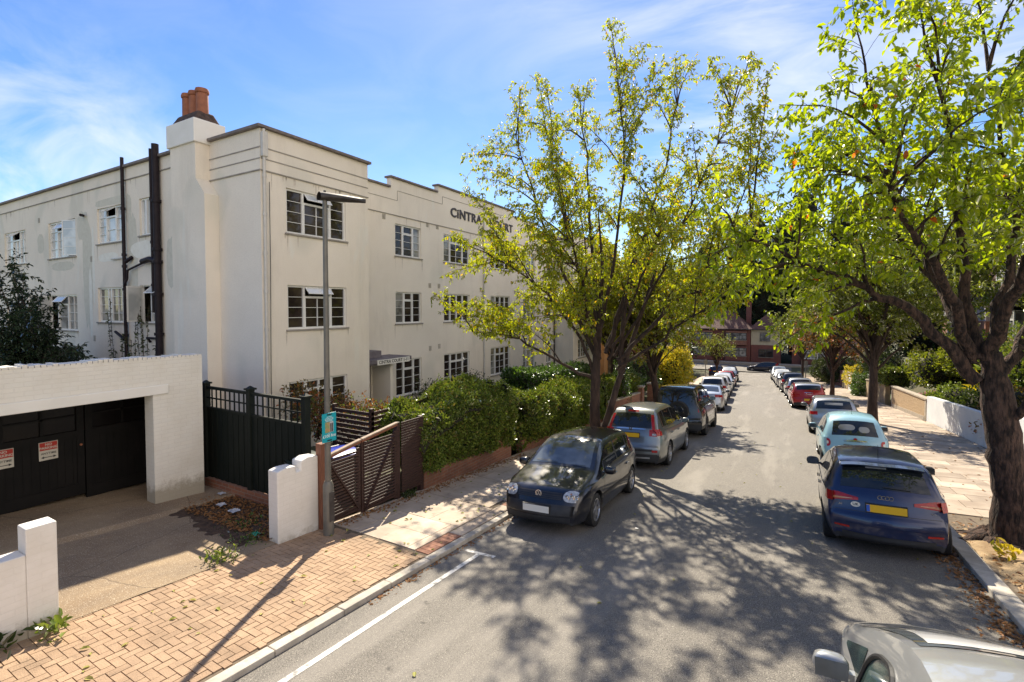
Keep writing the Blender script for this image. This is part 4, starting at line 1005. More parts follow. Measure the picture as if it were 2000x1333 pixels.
for (a, b_) in ((fx[0]+.06, fx[1]-.06), (fx[1]+.06, fx[2]-.06)):
    p = MB(); x = a; k = 0
    while x < b_-.03:
        w_ = min(.095, b_-x); p.box(x+.003, x+w_-.004, YF-.012-(k % 2)*.010, YF+.006, fz0, 1.26); x += w_; k += 1
    p.box(a, b_, YF+.007, YF+.04, .1, .18); p.box(a, b_, YF+.007, YF+.04, 1.0, 1.08); p.build('board_panel', m_fence, fen)
    t = MB(); t.box(a, b_, YF-.03, YF+.03, 1.26, 1.31); t.box(a, b_, YF-.03, YF+.03, 1.70, 1.755)
    n_ = int((b_-a)/.16)
    for k in range(1, n_): x = a+(b_-a)*k/n_; t.box(x-.015, x+.015, YF-.009, YF+.009, 1.31, 1.70)
    t.box(a, b_, YF-.022, YF-.0095, 1.495, 1.525); t.build('trellis', m_fence, fen)
gb = MB(); gb.box(-11.0, -7.42, YF-.08, YF+.06, -.9, fz0-.012); gb.build('plinth', m_rbrick, fen)

# ------------------------------------------------------------------ slatted gates, posts and panel
def slats(mb, y0, y1, z0, z1a, z1b, X, gap=.062, h=.037, mat=0):
    z = z0
    while z < max(z1a, z1b)-.05:
        top_ = min(z1a, z1b)
        mb.box(X-.009, X+.009, y0, y1, z, z+h) if z < top_-.05 else None; z += gap
def gate(y0, y1, za, zb_, flip, label, y_z=None):
    r = empty('gate', (-7.12, (y0+y1)/2, zg(-7.1, y0)), label, 'gate', 'pair of slatted gates')
    X = -7.14; s = MB(); slats(s, y0+.05, y1-.05, zg(-7.1, y1)+.10, za-.02, zb_-.02, X); s.build('slat_panel', m_gate, r)
    f = MB()
    for a in (y0, y1-.075): f.box(X-.05, X-.0095, a, a+.075, zg(-7.1, y1)+.05, min(za, zb_)-.02)
    lo = zg(-7.1, y1)+.14; hi = min(za, zb_)-.12
    p, q = ((X-.03, y0+.08, lo), (X-.03, y1-.08, hi)) if flip else ((X-.03, y0+.08, hi), (X-.03, y1-.08, lo))
    f.bar(p, q, .13, .03); f.box(X-.049, X-.012, y0+.075, y1-.075, lo-.06, lo+.04); f.build('gate_frame', m_gate, r)
    c = MB(); c.hexa([(X-.03, y0, za-.05), (X+.012, y0, za-.05), (X+.012, y1, zb_-.05), (X-.03, y1, zb_-.05), (X-.03, y0, za), (X+.012, y0, za), (X+.012, y1, zb_), (X-.03, y1, zb_)])
    c.hexa([(X-.045, y0, za+.003), (X+.03, y0, za+.003), (X+.03, y1, zb_+.003), (X-.045, y1, zb_+.003), (X-.045, y0, za+.028), (X+.03, y0, za+.028), (X+.03, y1, zb_+.028), (X-.045, y1, zb_+.028)], 1)
    c.build('top_rail', [m_post, m_gatetop], r); return r
gate(5.80, 6.62, .78, .90, False, 'dark slatted gate leaf next to the lamp post')
gate(6.65, 7.62, .90, 1.02, True, 'dark slatted gate leaf next to the slatted fence panel')
p = MB(); p.box(-7.22, -7.08, 5.66, 5.785, -.7, 1.06); o = p.build('gate_post', m_post, loc=(-7.15, 5.72, -.5), bevel=.006); tag(o, 'red brown timber gate post beside the white wall stub', 'post')
pn = empty('slatted_fence', (-7.15, 8.1, -.65), 'dark brown horizontal slat fence panel between gate and hedge wall', 'fence')
s = MB(); z = -.52
while z < .98: s.box(-7.165, -7.145, 7.77, 8.46, z, z+.046); z += .055
s.build('slat_panel', m_gate, pn)
for y in (7.64, 8.40): p = MB(); p.box(-7.25, -7.166, y, y+.10, -.9, 1.02); p.build('post', m_gate, pn)
# inner slat fence round the bins
inn = empty('slatted_fence', (-9, 8.6, -.6), 'low dark slatted fence inside the front garden behind the bins', 'fence')
s = MB(); z = -.3
while z < 1.05: s.box(-9.6, -8.35, 8.02, 8.04, z, z+.075); s.box(-8.34, -8.32, 8.0, 10.2, z, z+.075); z += .115
s.build('slat_panel', m_gate, inn)
for (x, y) in ((-9.6, 8.05), (-8.36, 8.05), (-8.36, 10.1)): p = MB(); p.box(x-.04, x+.04, y, y+.08, -.9, 1.12); p.build('post', m_gate, inn)

# ------------------------------------------------------------------ bins
def wheelie(x, y, rz, body, lid, label, sticker=False, lidz=0):
    z = zg(x, y); r = empty('wheelie_bin', (x, y, z), label, 'bin', 'bins behind the gate', rz)
    b_ = MB(); b_.hexa([(-.21, -.24, .06), (.21, -.24, .06), (.21, .24, .06), (-.21, .24, .06), (-.28, -.33, .98), (.28, -.33, .98), (.28, .33, .98), (-.28, .33, .98)]); b_.build('body', body, r, world=False, bevel=.03)
    l = MB(); l.grid(lambda u, v: (-.31+.62*u, -.37+.76*v, .99+.08*math.sin(math.pi*v)**.6*(1-.25*abs(2*u-1)**3)), 10, 10); l.box(-.31, .31, -.37, .39, .965, .99); l.build('lid', lid, r, world=False, auto=50)
    h = MB(); h.tube([(-.26, .42, 1.0), (.26, .42, 1.0)], .018, 8); h.build('handle', body, r, world=False)
    for sx in (-.24, .24):
        w_ = MB(); w_.tube([(sx-.03, .27, .10), (sx+.03, .27, .10)], .10, 14); w_.build('wheel', m_rubber, r, world=False)
    if sticker: s_ = MB(); s_.box(-.13, .13, -.3315, -.325, .55, .80); so = s_.build('sticker', MAT('yellow_sticker', (.38, .34, .03), .5), r, world=False)
    return r
m_bblack = MAT('black_bin', (.014, .016, .016), .45, (.025, .026, .026), 5); m_bblue = MAT('blue_bin_lid', (.01, .035, .42), .3, (.015, .05, .5), 6, coat=.6)
m_bgreen = MAT('green_black_lid', (.02, .035, .03), .4)
wheelie(-8.15, 6.95, math.radians(80), m_bblack, m_bblue, 'black bin with bright blue lid behind the gates')
wheelie(-8.3, 6.15, math.radians(70), m_bblack, m_bgreen, 'black bin with yellow sticker next to the trellis fence', True)
# ------------------------------------------------------------------ lamp post with notice board
lx, ly = -6.83, 5.60; lz = zg(lx, ly)
lp = empty('street_lamp', (lx, ly, lz), 'tall grey street lamp with flat head on the left pavement by the white wall stub', 'street lamp')
p = MB(); p.tube([(lx, ly, lz-.1), (lx, ly, lz+.86), (lx, ly, lz+.93)], [.088, .088, .062], 14); p.build('base', m_grey_metal, lp, auto=40)
p = MB(); p.tube([(lx, ly, lz+.90), (lx, ly, lz+3), (lx, ly, 5.28)], [.052, .046, .038], 12); p.build('post', m_grey_metal, lp, auto=40)
p = MB(); p.box(lx+.088, lx+.094, ly-.05, ly+.05, lz+.25, lz+.75); p.build('access_door', m_dark_metal, lp)
p = MB()
def head(u, v):
    a = v*2*math.pi; L = .82*u; w_ = .165*(math.sin(math.pi*min(1, .12+u*.95)))**.5*(1-.25*u)+.012; h = .085*(1-.5*u)+.012
    return (lx+.04+L*.35-.02, ly-.10+L*.94, 5.29+L*.06)+() if False else (lx+(L-.10)*.34+math.cos(a)*w_*.94, ly+(L-.10)*.94-math.cos(a)*w_*.34, 5.30+.04*u+math.sin(a)*h*(1 if math.sin(a) > 0 else .45))
p.grid(head, 16, 16); p.build('lamp_head', m_dark_metal, lp, smooth=True, weld=.001)
p = MB(); p.tube([(lx, ly, 5.33), (lx, ly, 5.43)], .02, 8); p.build('photocell', m_dark_metal, lp)
sg = empty('notice_board', (lx+.07, ly-.02, 1.42), 'turquoise notice board with photo and fine amount fixed to the lamp post', 'sign')
m_turq = MAT('turquoise_board', (.0, .34, .42), .4); m_navy = MAT('navy_ink', (.0, .04, .08), .5); m_wht = MAT('white_ink', (.72, .78, .78), .5)
X = lx+.075; yc, zc = ly-.03, 1.43
p = MB(); p.box(X, X+.006, yc-.145, yc+.145, zc-.25, zc+.24); p.build('board', m_turq, sg, bevel=.002)
for z in (zc+.215, zc-.225): p = MB(); p.box(X+.0065, X+.014, yc-.045, yc+.045, z-.009, z+.009); p.build('strap', m_black, sg)
m_pic1 = MAT('picture_skin_tones', (.45, .25, .13), .5, (.22, .30, .12), 22); m_pic2 = MAT('picture_grey', (.45, .46, .47), .5)
p = MB(); p.box(X+.0065, X+.008, yc-.085, yc+.01, zc-.09, zc+.09, 0); p.box(X+.0065, X+.008, yc+.011, yc+.085, zc-.09, zc+.09, 1); p.box(X+.0082, X+.009, yc+.02, yc+.045, zc-.085, zc+.06, 2); p.box(X+.0082, X+.009, yc+.055, yc+.075, zc-.085, zc+.06, 2); p.build('picture', [m_pic1, m_pic2, m_black], sg)
for k, (a, z) in enumerate(((.05, .175), (.085, .15), (.085, .128), (.07, .107))):
    q = MB(); y = yc-a
    rr = random.Random(k)
    while y < yc+a: l = rr.uniform(.012, .03); q.box(X+.0065, X+.0072, y, min(y+l, yc+a), zc+z-.005, zc+z+.004); y += l+.006
    q.build('text_line', m_wht, sg)
text_part('lettering', '£100 fine', .072, m_wht, M_faceX((X+.0072, yc, zc-.15)), sg, .0006, .0008)
text_part('lettering', 'up to', .022, m_wht, M_faceX((X+.0072, yc, zc-.105)), sg, .0006, 0)

# ------------------------------------------------------------------ brick garden walls and hedges on the left
def gwall(name, x0, x1, y0, y1, h0, h1, mat, label, cap=None, step=1.2, cat='wall'):
    r = empty(name, ((x0+x1)/2+cx((y0+y1)/2), (y0+y1)/2, zg(x0, (y0+y1)/2)), label, cat)
    mb = MB(); n_ = max(1, int((y1-y0)/step)); cm = MB()
    for k in range(n_):
        a = y0+(y1-y0)*k/n_; b = y0+(y1-y0)*(k+1)/n_; P = []
        za, zb_ = zg(x1, a), zg(x1, b); ha = h0+(h1-h0)*k/n_; hb = h0+(h1-h0)*(k+1)/n_
        q = [(x0+cx(a), a), (x1+cx(a), a), (x1+cx(b), b), (x0+cx(b), b)]; zt = [za+ha, za+ha, zb_+hb, zb_+hb]
        v = [(u[0], u[1], za-.7) for u in q]+[(u[0], u[1], z) for u, z in zip(q, zt)]
        m0 = len(mb.v); mb.v += v; mb.f += [tuple(i+m0 for i in f) for f in ((4,5,6,7), (1,2,6,5), (3,0,4,7))]; mb.m += [0]*3
        if k == 0: mb.f.append(tuple(i+m0 for i in (0, 1, 5, 4))); mb.m.append(0)
        if k == n_-1: mb.f.append(tuple(i+m0 for i in (2, 3, 7, 6))); mb.m.append(0)
        if cap:
            q2 = [(x0-.03+cx(a), a), (x1+.03+cx(a), a), (x1+.03+cx(b), b), (x0-.03+cx(b), b)]
            cm.hexa([(u[0], u[1], z+.003) for u, z in zip(q2, zt)]+[(u[0], u[1], z+.06) for u, z in zip(q2, zt)])
    mb.build('wall', mat, r)
    if cap: cm.build('coping', cap, r)
    return r
gwall('brick_wall', -7.38, -7.16, 8.52, 12.5, .48, .62, m_rbrick, 'low red brick garden wall under the first hedge, nearest the gates')
gwall('brick_wall', -7.38, -7.16, 13.2, 20.6, .45, .50, m_rbrick, 'low red brick garden wall under the second hedge, behind the kerbside tree')
gwall('brick_wall', -7.38, -7.16, 21.6, 27.5, .75, .80, m_rbrick, 'red brick garden wall with pale coping beyond the second hedge', m_conc2)
gwall('brick_wall', -9.4, -7.38, 12.42, 12.6, .55, .5, m_rbrick, 'short brick return wall at the garden path opening', step=5)
for y, lab in ((20.9, 'brick gate pier with pale cap at the end of the second hedge'), (28.0, 'brick gate pier behind the black off-roader'), (31.2, 'farther brick gate pier near the golden bush')):
    r = empty('gate_pier', (-7.3+cx(y), y, zg(-7.3, y)), lab, 'pier'); q = MB(); x = -7.3+cx(y); z = zg(x, y); q.box(x-.2, x+.2, y-.2, y+.2, z-.4, z+1.1); q.build('pier', m_rbrick, r); q = MB(); q.box(x-.25, x+.25, y-.25, y+.25, z+1.1, z+1.18); q.build('cap', m_conc2, r)
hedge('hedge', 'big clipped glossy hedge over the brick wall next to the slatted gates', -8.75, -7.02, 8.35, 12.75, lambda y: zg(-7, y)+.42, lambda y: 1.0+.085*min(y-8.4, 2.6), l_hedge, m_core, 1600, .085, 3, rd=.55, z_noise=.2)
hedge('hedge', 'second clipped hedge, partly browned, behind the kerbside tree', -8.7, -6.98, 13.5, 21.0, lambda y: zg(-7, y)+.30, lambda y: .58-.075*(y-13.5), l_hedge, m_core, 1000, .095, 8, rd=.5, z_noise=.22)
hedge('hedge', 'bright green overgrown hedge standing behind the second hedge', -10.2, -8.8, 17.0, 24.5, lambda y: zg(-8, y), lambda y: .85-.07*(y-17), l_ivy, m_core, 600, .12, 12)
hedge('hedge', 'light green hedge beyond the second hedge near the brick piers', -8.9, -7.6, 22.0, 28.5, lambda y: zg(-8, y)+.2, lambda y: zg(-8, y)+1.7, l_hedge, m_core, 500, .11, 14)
bush('shrub', 'tangled glossy shrub between the two front hedges at the path', [(-7.9, 13.0, -.35, .55, .5, .7), (-7.5, 13.3, -.6, .4, .4, .4), (-8.4, 12.9, .2, .5, .4, .6)], l_hedge, 2600, .11, 5, core=(m_core, .7))
bush('shrub', 'reddish leaved shrub behind the slatted gates in front of the ground floor window', [(-9.9, 8.9, .55, .8, .7, .55), (-9.1, 9.3, .65, .6, .6, .35), (-10.6, 8.4, .6, .6, .5, .5)], l_reddish, 3200, .075, 7, shell=.4)
bush('shrub', 'loose dark shrub against the cream wall behind the trellis fence', [(-11.4, 8.6, .9, .8, .45, .5), (-10.6, 9.1, .7, .5, .4, .5)], l_bronze, 1400, .08, 9, shell=.2)
bush('shrub', 'thin shrub with small violet flowers under the ground floor windows', [(-12.9, 15.6, -.2, .5, .9, .65), (-12.9, 18.6, -.2, .6, 1.1, .7)], l_dark, 1700, .09, 11, shell=.2)
bush('golden_bush', 'bright yellow bushy shrub leaning over the left pavement beyond the parked cars', [(-7.35, 36.0, -1.15, 1.5, 1.6, 1.7), (-7.2, 36.6, -.4, 1.15, 1.3, 1.0), (-6.95, 35.2, -.9, .9, 1.0, 1.1)], l_yellow, 11000, .16, 13, core=(m_core, .8))
bush('shrub', 'green shrub at the garden front left of the golden bush', [(-9.0, 33.0, -1.2, 1.3, 1.5, 1.1), (-8.8, 30.5, -1.4, .9, 1.2, .8)], l_ivy, 5000, .14, 15, core=(m_core, .8))
# yellow-green patch at foot of the hedge
bush('small_plant', 'little yellow green plant glimpsed at the foot of the first hedge', [(-7.75, 8.7, -.12, .22, .22, .2)], l_yellow, 420, .05, 17, 'plant', stems=False)

# ------------------------------------------------------------------ street trees, left side
TM = [[(-5.4,15.0,1.2), (-6.1,14.8,2.8), (-7.3,14.5,4.2), (-8.8,14.1,5.2), (-10.2,13.8,5.9)], [(-5.4,15.0,1.8), (-6.4,14.9,4.2), (-7.4,14.7,6.9), (-8.2,14.5,9.2)], [(-5.4,15.0,2.2), (-6.1,15.1,4.8), (-6.9,15.2,7.8), (-7.5,15.1,10.5)], [(-5.3,15.0,2.5), (-5.7,15.5,5.2), (-6.2,16.2,8.3), (-6.7,16.8,10.6)], [(-5.3,15.0,2.7), (-4.8,15.0,5.4), (-4.5,14.8,8.2), (-4.8,14.9,11.1)], [(-5.0,15.0,2.2), (-4.3,15.4,4.8), (-3.6,15.8,7.5), (-3.2,16.0,9.9)], [(-4.8,15.0,1.9), (-3.6,15.1,4.1), (-2.6,15.3,6.5), (-1.5,15.5,9.1)], [(-4.7,15.0,1.8), (-3.3,14.8,3.2), (-2.0,14.6,4.6), (-0.9,14.5,5.8)], [(-5.5,15.0,1.1), (-6.7,14.5,1.8), (-8.0,14.0,2.5), (-9.1,13.4,2.7)], [(-5.3,15.0,1.8), (-5.4,14.2,3.3), (-5.4,13.4,4.7), (-5.6,12.8,5.8)], [(-5.0,15.0,1.8), (-4.1,14.2,3.3), (-3.3,13.3,4.9), (-2.7,12.8,5.8)], [(-5.3,15.0,2.0), (-6.0,16.0,4.2), (-6.8,17.3,6.4), (-7.6,18.4,8.9)], [(-5.1,15.0,2.0), (-4.5,16.0,4.2), (-3.9,17.3,6.3), (-3.3,18.6,8.5)], [(-4.7,15.0,1.5), (-3.5,14.3,2.3), (-2.4,13.6,3.1), (-1.6,13.1,3.5)]]
T1 = [(-5.0,15.0,12.4),(-4.1,16.0,12.0),(-7.6,15.0,11.3),(-7.9,14.0,10.3),(-8.9,16.0,10.2),(-9.4,14.5,9.0),(-10.0,14.0,8.7),(-9.9,13.4,5.9),(-9.9,13.0,4.6),(-9.0,13.0,3.2),(-8.0,12.5,2.7),(-6.9,17.0,11.6),(-4.5,14.0,10.8),(-3.4,16.0,10.8),(-2.9,17.0,11.4),(-2.1,15.0,10.4),(-1.2,16.0,10.3),(-.9,14.0,8.6),(-.3,13.5,7.7),(-.8,17.0,7.8),(-.8,15.0,6.0),(-1.2,13.4,4.9),(-1.3,13.0,4.2),(-1.6,12.6,3.6),(-8.4,19.0,9.3),(-6.1,19.0,9.6),(-4.1,19.0,9.3),(-2.3,19.0,8.5),(-5.8,12.2,4.6),(-4.3,12.0,4.5),(-3.1,12.0,4.9),(-2.1,12.2,5.1),(-5.3,12.6,3.3),(-7.0,12.8,2.9),(-2.7,13.0,3.6),(-3.8,14.0,8.9),(-6.0,13,8.2),(-7.6,12.9,6.6),(-4.6,12.9,6.8),(-3.0,13.2,6.6),(-8.7,14.8,5.6),(-6.6,14.2,9.4),(-2.4,14.4,8.4),(-.7,15.6,5.0),(-.9,14.4,4.0),(-.5,16.4,6.6),(-1.3,16.8,4.4),(-2.0,17.8,5.6),(-3.6,18.6,6.6),(-5.6,18.8,7.2),(-8.0,18.2,6.6),(-9.6,16.8,5.6),(-10.2,15.2,5.0),(-9.8,14.2,3.6),(-8.8,13.4,2.6),(-9.4,16.0,3.4),(-1.6,14.0,3.3),(-2.6,15.6,3.2),(-1.0,15.4,7.2),(-8.6,16.8,8.6),(-7.2,13.4,3.8),(-3.4,12.6,5.9),(-4.8,12.4,6.2),(-6.6,12.8,5.2)]
t1 = grow_tree('cherry_tree', 'tall fan shaped cherry tree with yellow green leaves rising from the left kerb', (-5.4, 15, zg(-5.4, 15)),
    [(-5.4, 15, -1.45, .27), (-5.42, 15, -1.0, .19), (-5.45, 15, .2, .16), (-5.42, 15, 1.5, .14), (-5.35, 15.05, 2.9, .10), (-5.25, 15.12, 4.6, .055), (-5.4, 15.1, 6.6, .018)], T1, l_cherry, m_bark, seed=11, leaf=.098, limb_r=.030, sec=.72, dens=8.0, lsp=.029, tw=7., twin=1.8, mains=TM, main_r=.062, reach=3.2, nsec_top=.65, fork=(.36, .8), roots=5, arch=.13, drp=.75, twig=.28, bare=.2)
w2 = MB(); w2.tube(bez(np.array([-5.3, 15, -.95]), np.array([-4.9, 15, .2]), np.array([-4.75, 15.05, .9]), 7), np.linspace(.12, .095, 7), 10, cap=False)
w2.tube(bez(np.array([-4.75, 15.05, .9]), np.array([-4.4, 15.1, 2.0]), np.array([-3.6, 15.3, 4.6]), 8), np.linspace(.095, .045, 8), 9, cap=False)
w2.tube(bez(np.array([-4.6, 15.05, 1.4]), np.array([-4.6, 14.9, 3.2]), np.array([-4.2, 15.3, 5.6]), 8), np.linspace(.09, .04, 8), 8, cap=False)
w2.build('second_stem', m_bark, t1, smooth=True)
simple_tree('street_tree', 'ivy clad tree with twin upper limbs behind the second hedge', -7.6, 25.0, 9.6, 3.9, 5.0, l_olive, 21, n=46, leaf=.13, tr=.2, lmax=40000, lsp=.05, dens=4.2)
simple_tree('street_tree', 'tree leaning left over the pavement beside the black off-roader', -5.35, 23.6, 8.0, 3.0, 4.3, l_olive, 22, n=34, leaf=.13, tr=.18, lmax=26000, lean=(-.7, .3), lsp=.06, dens=3.4)
bush('ivy_mass', 'dark ivy wrapped round the trunk behind the second hedge', [(-7.6, 25, -1.1, .42, .42, 1.1), (-7.55, 24.9, .6, .36, .36, 1.2)], l_ivy, 2600, .10, 23, 'ivy', stems=False)
simple_tree('street_tree', 'small round street tree at the far end of the left pavement', -6.75, 57, 5.0, 2.1, 3.4, l_mid, 24, n=22, leaf=.16, tr=.09, lmax=7000, lsp=.13)
simple_tree('garden_tree', 'garden tree in front of the ochre house beyond the apartment block', -10.8, 33.5, 9.0, 3.6, 4.6, l_olive, 25, n=40, leaf=.17, tr=.18, lmax=26000, lsp=.07, sec=1.5, dens=3.6)

# ------------------------------------------------------------------ street trees, right side
RM = [[(2.8,11.0,2.2), (2.0,10.7,3.2), (1.2,10.3,3.8), (0.1,9.8,4.3), (-0.9,9.3,4.8)], [(2.7,11.0,2.5), (2.5,11.1,3.4), (2.1,11.2,4.4), (1.7,11.0,5.3), (1.4,10.6,6.2), (1.1,10.2,7.0)], [(2.8,11.0,2.6), (2.6,11.0,3.8), (2.4,10.8,5.2), (2.2,10.6,6.6), (1.9,10.4,7.8)], [(2.9,11.0,2.5), (3.1,11.2,3.5), (3.3,11.4,4.6), (3.1,11.4,6.1), (2.9,11.2,7.5)], [(3.0,11.0,2.3), (3.5,11.2,3.1), (4.0,11.4,3.8), (4.8,11.6,4.5)], [(3.1,11.0,1.3), (3.4,10.8,2.1), (3.8,10.6,2.8), (4.3,10.4,3.3)], [(2.7,11.0,2.6), (2.2,10.2,3.7), (1.6,9.4,4.6), (1.2,8.9,5.2)], [(2.8,11.0,2.7), (2.4,12.0,3.9), (1.7,12.8,5.2), (0.8,13.2,6.0)], [(2.9,11.0,2.6), (3.0,10.3,3.8), (3.2,9.8,4.7), (3.4,9.6,5.6)]]
R1 = [(.8,9.5,8.3),(1.7,10,8.35),(2.4,10.5,8.0),(2.9,11,8.0),(3.2,11,7.2),(-.2,9.5,6.9),(.4,10,7.1),(1.1,9,6.8),(1.8,12,7.6),(-.9,9,4.8),(-1.2,8.9,4.3),(-1.1,9,3.6),(-.8,10,4.0),(-.4,12,5.5),(.1,8.6,5.5),(-.7,10,3.7),(.3,9.4,3.9),(3.8,11,7.4),(4.6,11,5.8),(5.0,12,4.6),(4.3,9.5,6.4),(3.5,11,9.1),(2.8,12,9.5),(5.0,10,4.5),(1.0,8.6,5.6),(1.4,8.4,4.9),(2.0,8.6,5.8),(.7,8.9,5.0),(2.9,8.8,4.9),(.2,11.5,6.4),(1.2,12.5,6.6),(2.6,9.4,6.8),(1.9,10.2,6.2),(3.3,9.8,5.6),(.9,10.6,5.4),(2.5,12.6,5.6),(3.8,12.8,5.2),(1.0,12.4,5.0)]
grow_tree('cherry_tree', 'large cherry tree with thick dark trunk and bright green leaves on the right pavement', (3.22, 11.05, zg(3.2, 11)),
    [(3.24, 11.0, -.75, .44), (3.26, 11.02, -.35, .28), (3.27, 11.05, .3, .225), (3.16, 11.05, 1.1, .23), (3.06, 11.05, 1.9, .215), (2.95, 11.0, 2.7, .13)], R1, l_near, m_bark2, seed=5, leaf=.125, limb_r=.036, tap=1.2, sec=.85, dens=7.2, lsp=.042, tw=6.0, twin=1.5, mains=RM, main_r=.09, nsec_top=.65, fork=(.68, 1.), roots=11, arch=.16, drp=.7, twig=.34, bare=.3, wid=.46)
simple_tree('street_tree', 'dark trunked street tree on the right pavement beside the silver hatchback', 3.35, 27.0, 8.6, 3.6, 5.0, l_mid, 31, n=38, leaf=.14, tr=.18, lmax=30000, lsp=.055, dens=3.4, sec=1.6)
simple_tree('street_tree', 'small street tree with reddish tinges on the right pavement by the red car', 2.75, 41.0, 6.6, 3.1, 3.9, l_bronze, 32, n=32, leaf=.16, tr=.13, lmax=18000, lsp=.08)
simple_tree('street_tree', 'slim street tree at the far right kerb near the junction', 1.3, 58, 8.0, 3.6, 4.8, l_mid, 33, n=32, leaf=.2, tr=.13, lmax=18000, lsp=.1)
for k, (x, y, h, r, cz_, lf, lab) in enumerate((
    (8.6, 38, 10.5, 4.2, 5.4, l_mid, 'broad garden tree behind the pebbledash wall'),
    (7.0, 50, 11, 4.6, 5.6, l_mid, 'broad garden tree beyond the white garage doors on the right'),
    (4.8, 67, 11.5, 4.6, 6.0, l_mid, 'garden tree at the far right corner of the street'),
    (15, 60, 15, 5.5, 8.5, l_dark, 'tall dark tree high behind the right hand gardens'),
    (5.5, 82, 13, 5.5, 7.5, l_dark, 'dark tree beside the junction on the right'))):
    simple_tree('garden_tree', lab, x, y, h, r, cz_, lf, 40+k, n=26, leaf=.20, tr=.24, lmax=22000, lsp=.08, dens=2.4, sec=r*.42, wid=.6, twig=.6, z0=zg(x, y)+bank_z(x, y), zlo=-.45)
for k, (x, y, h, r, lf, lab) in enumerate((
    (-24, 62, 19, 5.5, l_olive, 'green tree rising behind the left hand terrace houses'), (-23, 84, 21, 6, l_dark, 'dark tree behind the left corner house by the junction'),
    (-36, 116, 22, 8, l_dark, 'dark tree behind the far left rooftops'), (-26, 118, 24, 7, l_olive, 'lighter green tree behind the end houses on the left'), (-16, 119, 25, 7, l_dark, 'dark tree above the red brick end house'),
    (-7.5, 116, 29, 5.5, l_conifer, 'very tall dark evergreen behind the cream end house'), (.5, 118, 34, 6.5, l_conifer, 'tallest dark evergreen on the skyline right of the cream house'),
    (9, 116, 31, 7, l_conifer, 'dark evergreen beyond the junction on the right'), (19, 112, 30, 8, l_dark, 'dark tree mass on the far right skyline'), (31, 100, 30, 9, l_dark, 'dark tree high behind the second right hand house'))):
    z = -7.3; bl = [(x+math.sin(j*2.1+k)*r*.35, y+math.cos(j*1.7+k)*r*.3, z+h*(.30+.62*j/4)-r*.2, r*(1.0-.14*j), r*(1.0-.14*j), h*.19) for j in range(5)]
    rt = bush('background_tree', lab, bl, lf, 11000, .5, 90+k, 'tree', stems=False, base=(x, y, z), core=(m_core, .80), wid=.6)
    q = MB(); q.tube([(x, y, z-.5), (x, y, z+h*.4)], [.6, .4], 8); q.build('trunk', m_bark, rt)

# dark fern-like branches at the left edge behind the garage
rs = np.random.RandomState(6); tips = []
for k in range(34):
    a = rs.rand()*math.pi*2; q = .35+.65*rs.rand(); tips.append((-21.6+2.6*math.cos(a)*q, 5.9+1.7*math.sin(a)*q, 1.6+2.9*rs.rand()*(1.15-q)))
tips += [(-19.2, 5.6, 3.9), (-18.6, 5.4, 2.9), (-18.3, 6.0, 2.2), (-21.6, 5.6, 5.1), (-20.3, 5.4, 4.6), (-18.5, 5.2, 3.4), (-22.6, 5.4, 4.9)]
grow_tree('yew_tree', 'dark feathery evergreen behind the garage roof at the left edge', (-21.8, 5.9, zg(-21, 5.9)), [(-21.8, 5.9, -.6, .16), (-21.8, 5.9, .6, .13), (-21.7, 5.9, 1.8, .09)], tips, l_fern, seed=9, leaf=.12, limb_r=.03, sec=.75, dens=7, lsp=.03, tw=7, arch=.10, drp=.3, bare=.08, wid=.42, fork=(.4, 1.))

# ------------------------------------------------------------------ right hand garden fronts
wx = 5.80
def rwall(y0, y1, h0, h1, mat, label, cap=None, x=wx, t=.22): return gwall('garden_wall', x, x+t, y0, y1, h0, h1, mat, label, cap)
m_wwall = MAT('white_rendered_wall', (.60, .62, .64), .8, (.70, .71, .72), 1.6, 8, bs=26, bst=.5)
m_tanwall = MAT('weathered_render', (.44, .33, .19), .92, (.26, .20, .12), 2.2, 8, bs=40, bst=.6)
def rwall2(y0, y1, h0, h1, mat, label, cap=None, x=wx):
    r = rwall(y0, y1, h0, h1, mat, label, cap, x); return r
# faces looking at the street are the -x side, so build the wall shell from that side
def rw(name, y0, y1, h0, h1, mat, label, cap=None, x=wx, t=.24, cat='wall'):
    r = empty(name, (x+t/2+cx((y0+y1)/2), (y0+y1)/2, zg(x, (y0+y1)/2)), label, cat)
    n_ = max(1, int((y1-y0)/1.5)); mb = MB(); cm = MB()
    for k in range(n_):
        a = y0+(y1-y0)*k/n_; b = y0+(y1-y0)*(k+1)/n_; za, zb_ = zg(x, a), zg(x, b); ha = h0+(h1-h0)*k/n_; hb = h0+(h1-h0)*(k+1)/n_
        A, B = cx(a), cx(b)
        mb.quad((x+A, b*0+a, za-.6), (x+A, a, za+ha), (x+B, b, zb_+hb), (x+B, b, zb_-.6)); mb.quad((x+A, a, za+ha), (x+t+A, a, za+ha), (x+t+B, b, zb_+hb), (x+B, b, zb_+hb))
        mb.quad((x+t+A, a, za+ha), (x+t+A, a, za-.6), (x+t+B, b, zb_-.6), (x+t+B, b, zb_+hb))
        if k == 0: mb.quad((x+A, a, za-.6), (x+t+A, a, za-.6), (x+t+A, a, za+ha), (x+A, a, za+ha))
        if k == n_-1: mb.quad((x+B, b, zb_-.6), (x+B, b, zb_+hb), (x+t+B, b, zb_+hb), (x+t+B, b, zb_-.6))
        if cap:
            q = [(x-.04+A, a), (x+t+.04+A, a), (x+t+.04+B, b), (x-.04+B, b)]; zt = [za+ha, za+ha, zb_+hb, zb_+hb]
            cm.hexa([(u[0], u[1], z+.003) for u, z in zip(q, zt)]+[(u[0], u[1], z+.07) for u, z in zip(q, zt)])
    mb.build('wall', mat, r)
    if cap: cm.build('coping', cap, r)
    return r
rw('garden_wall', 4, 22.0, 1.05, 1.35, m_wwall, 'white rendered garden wall behind the large right hand tree')
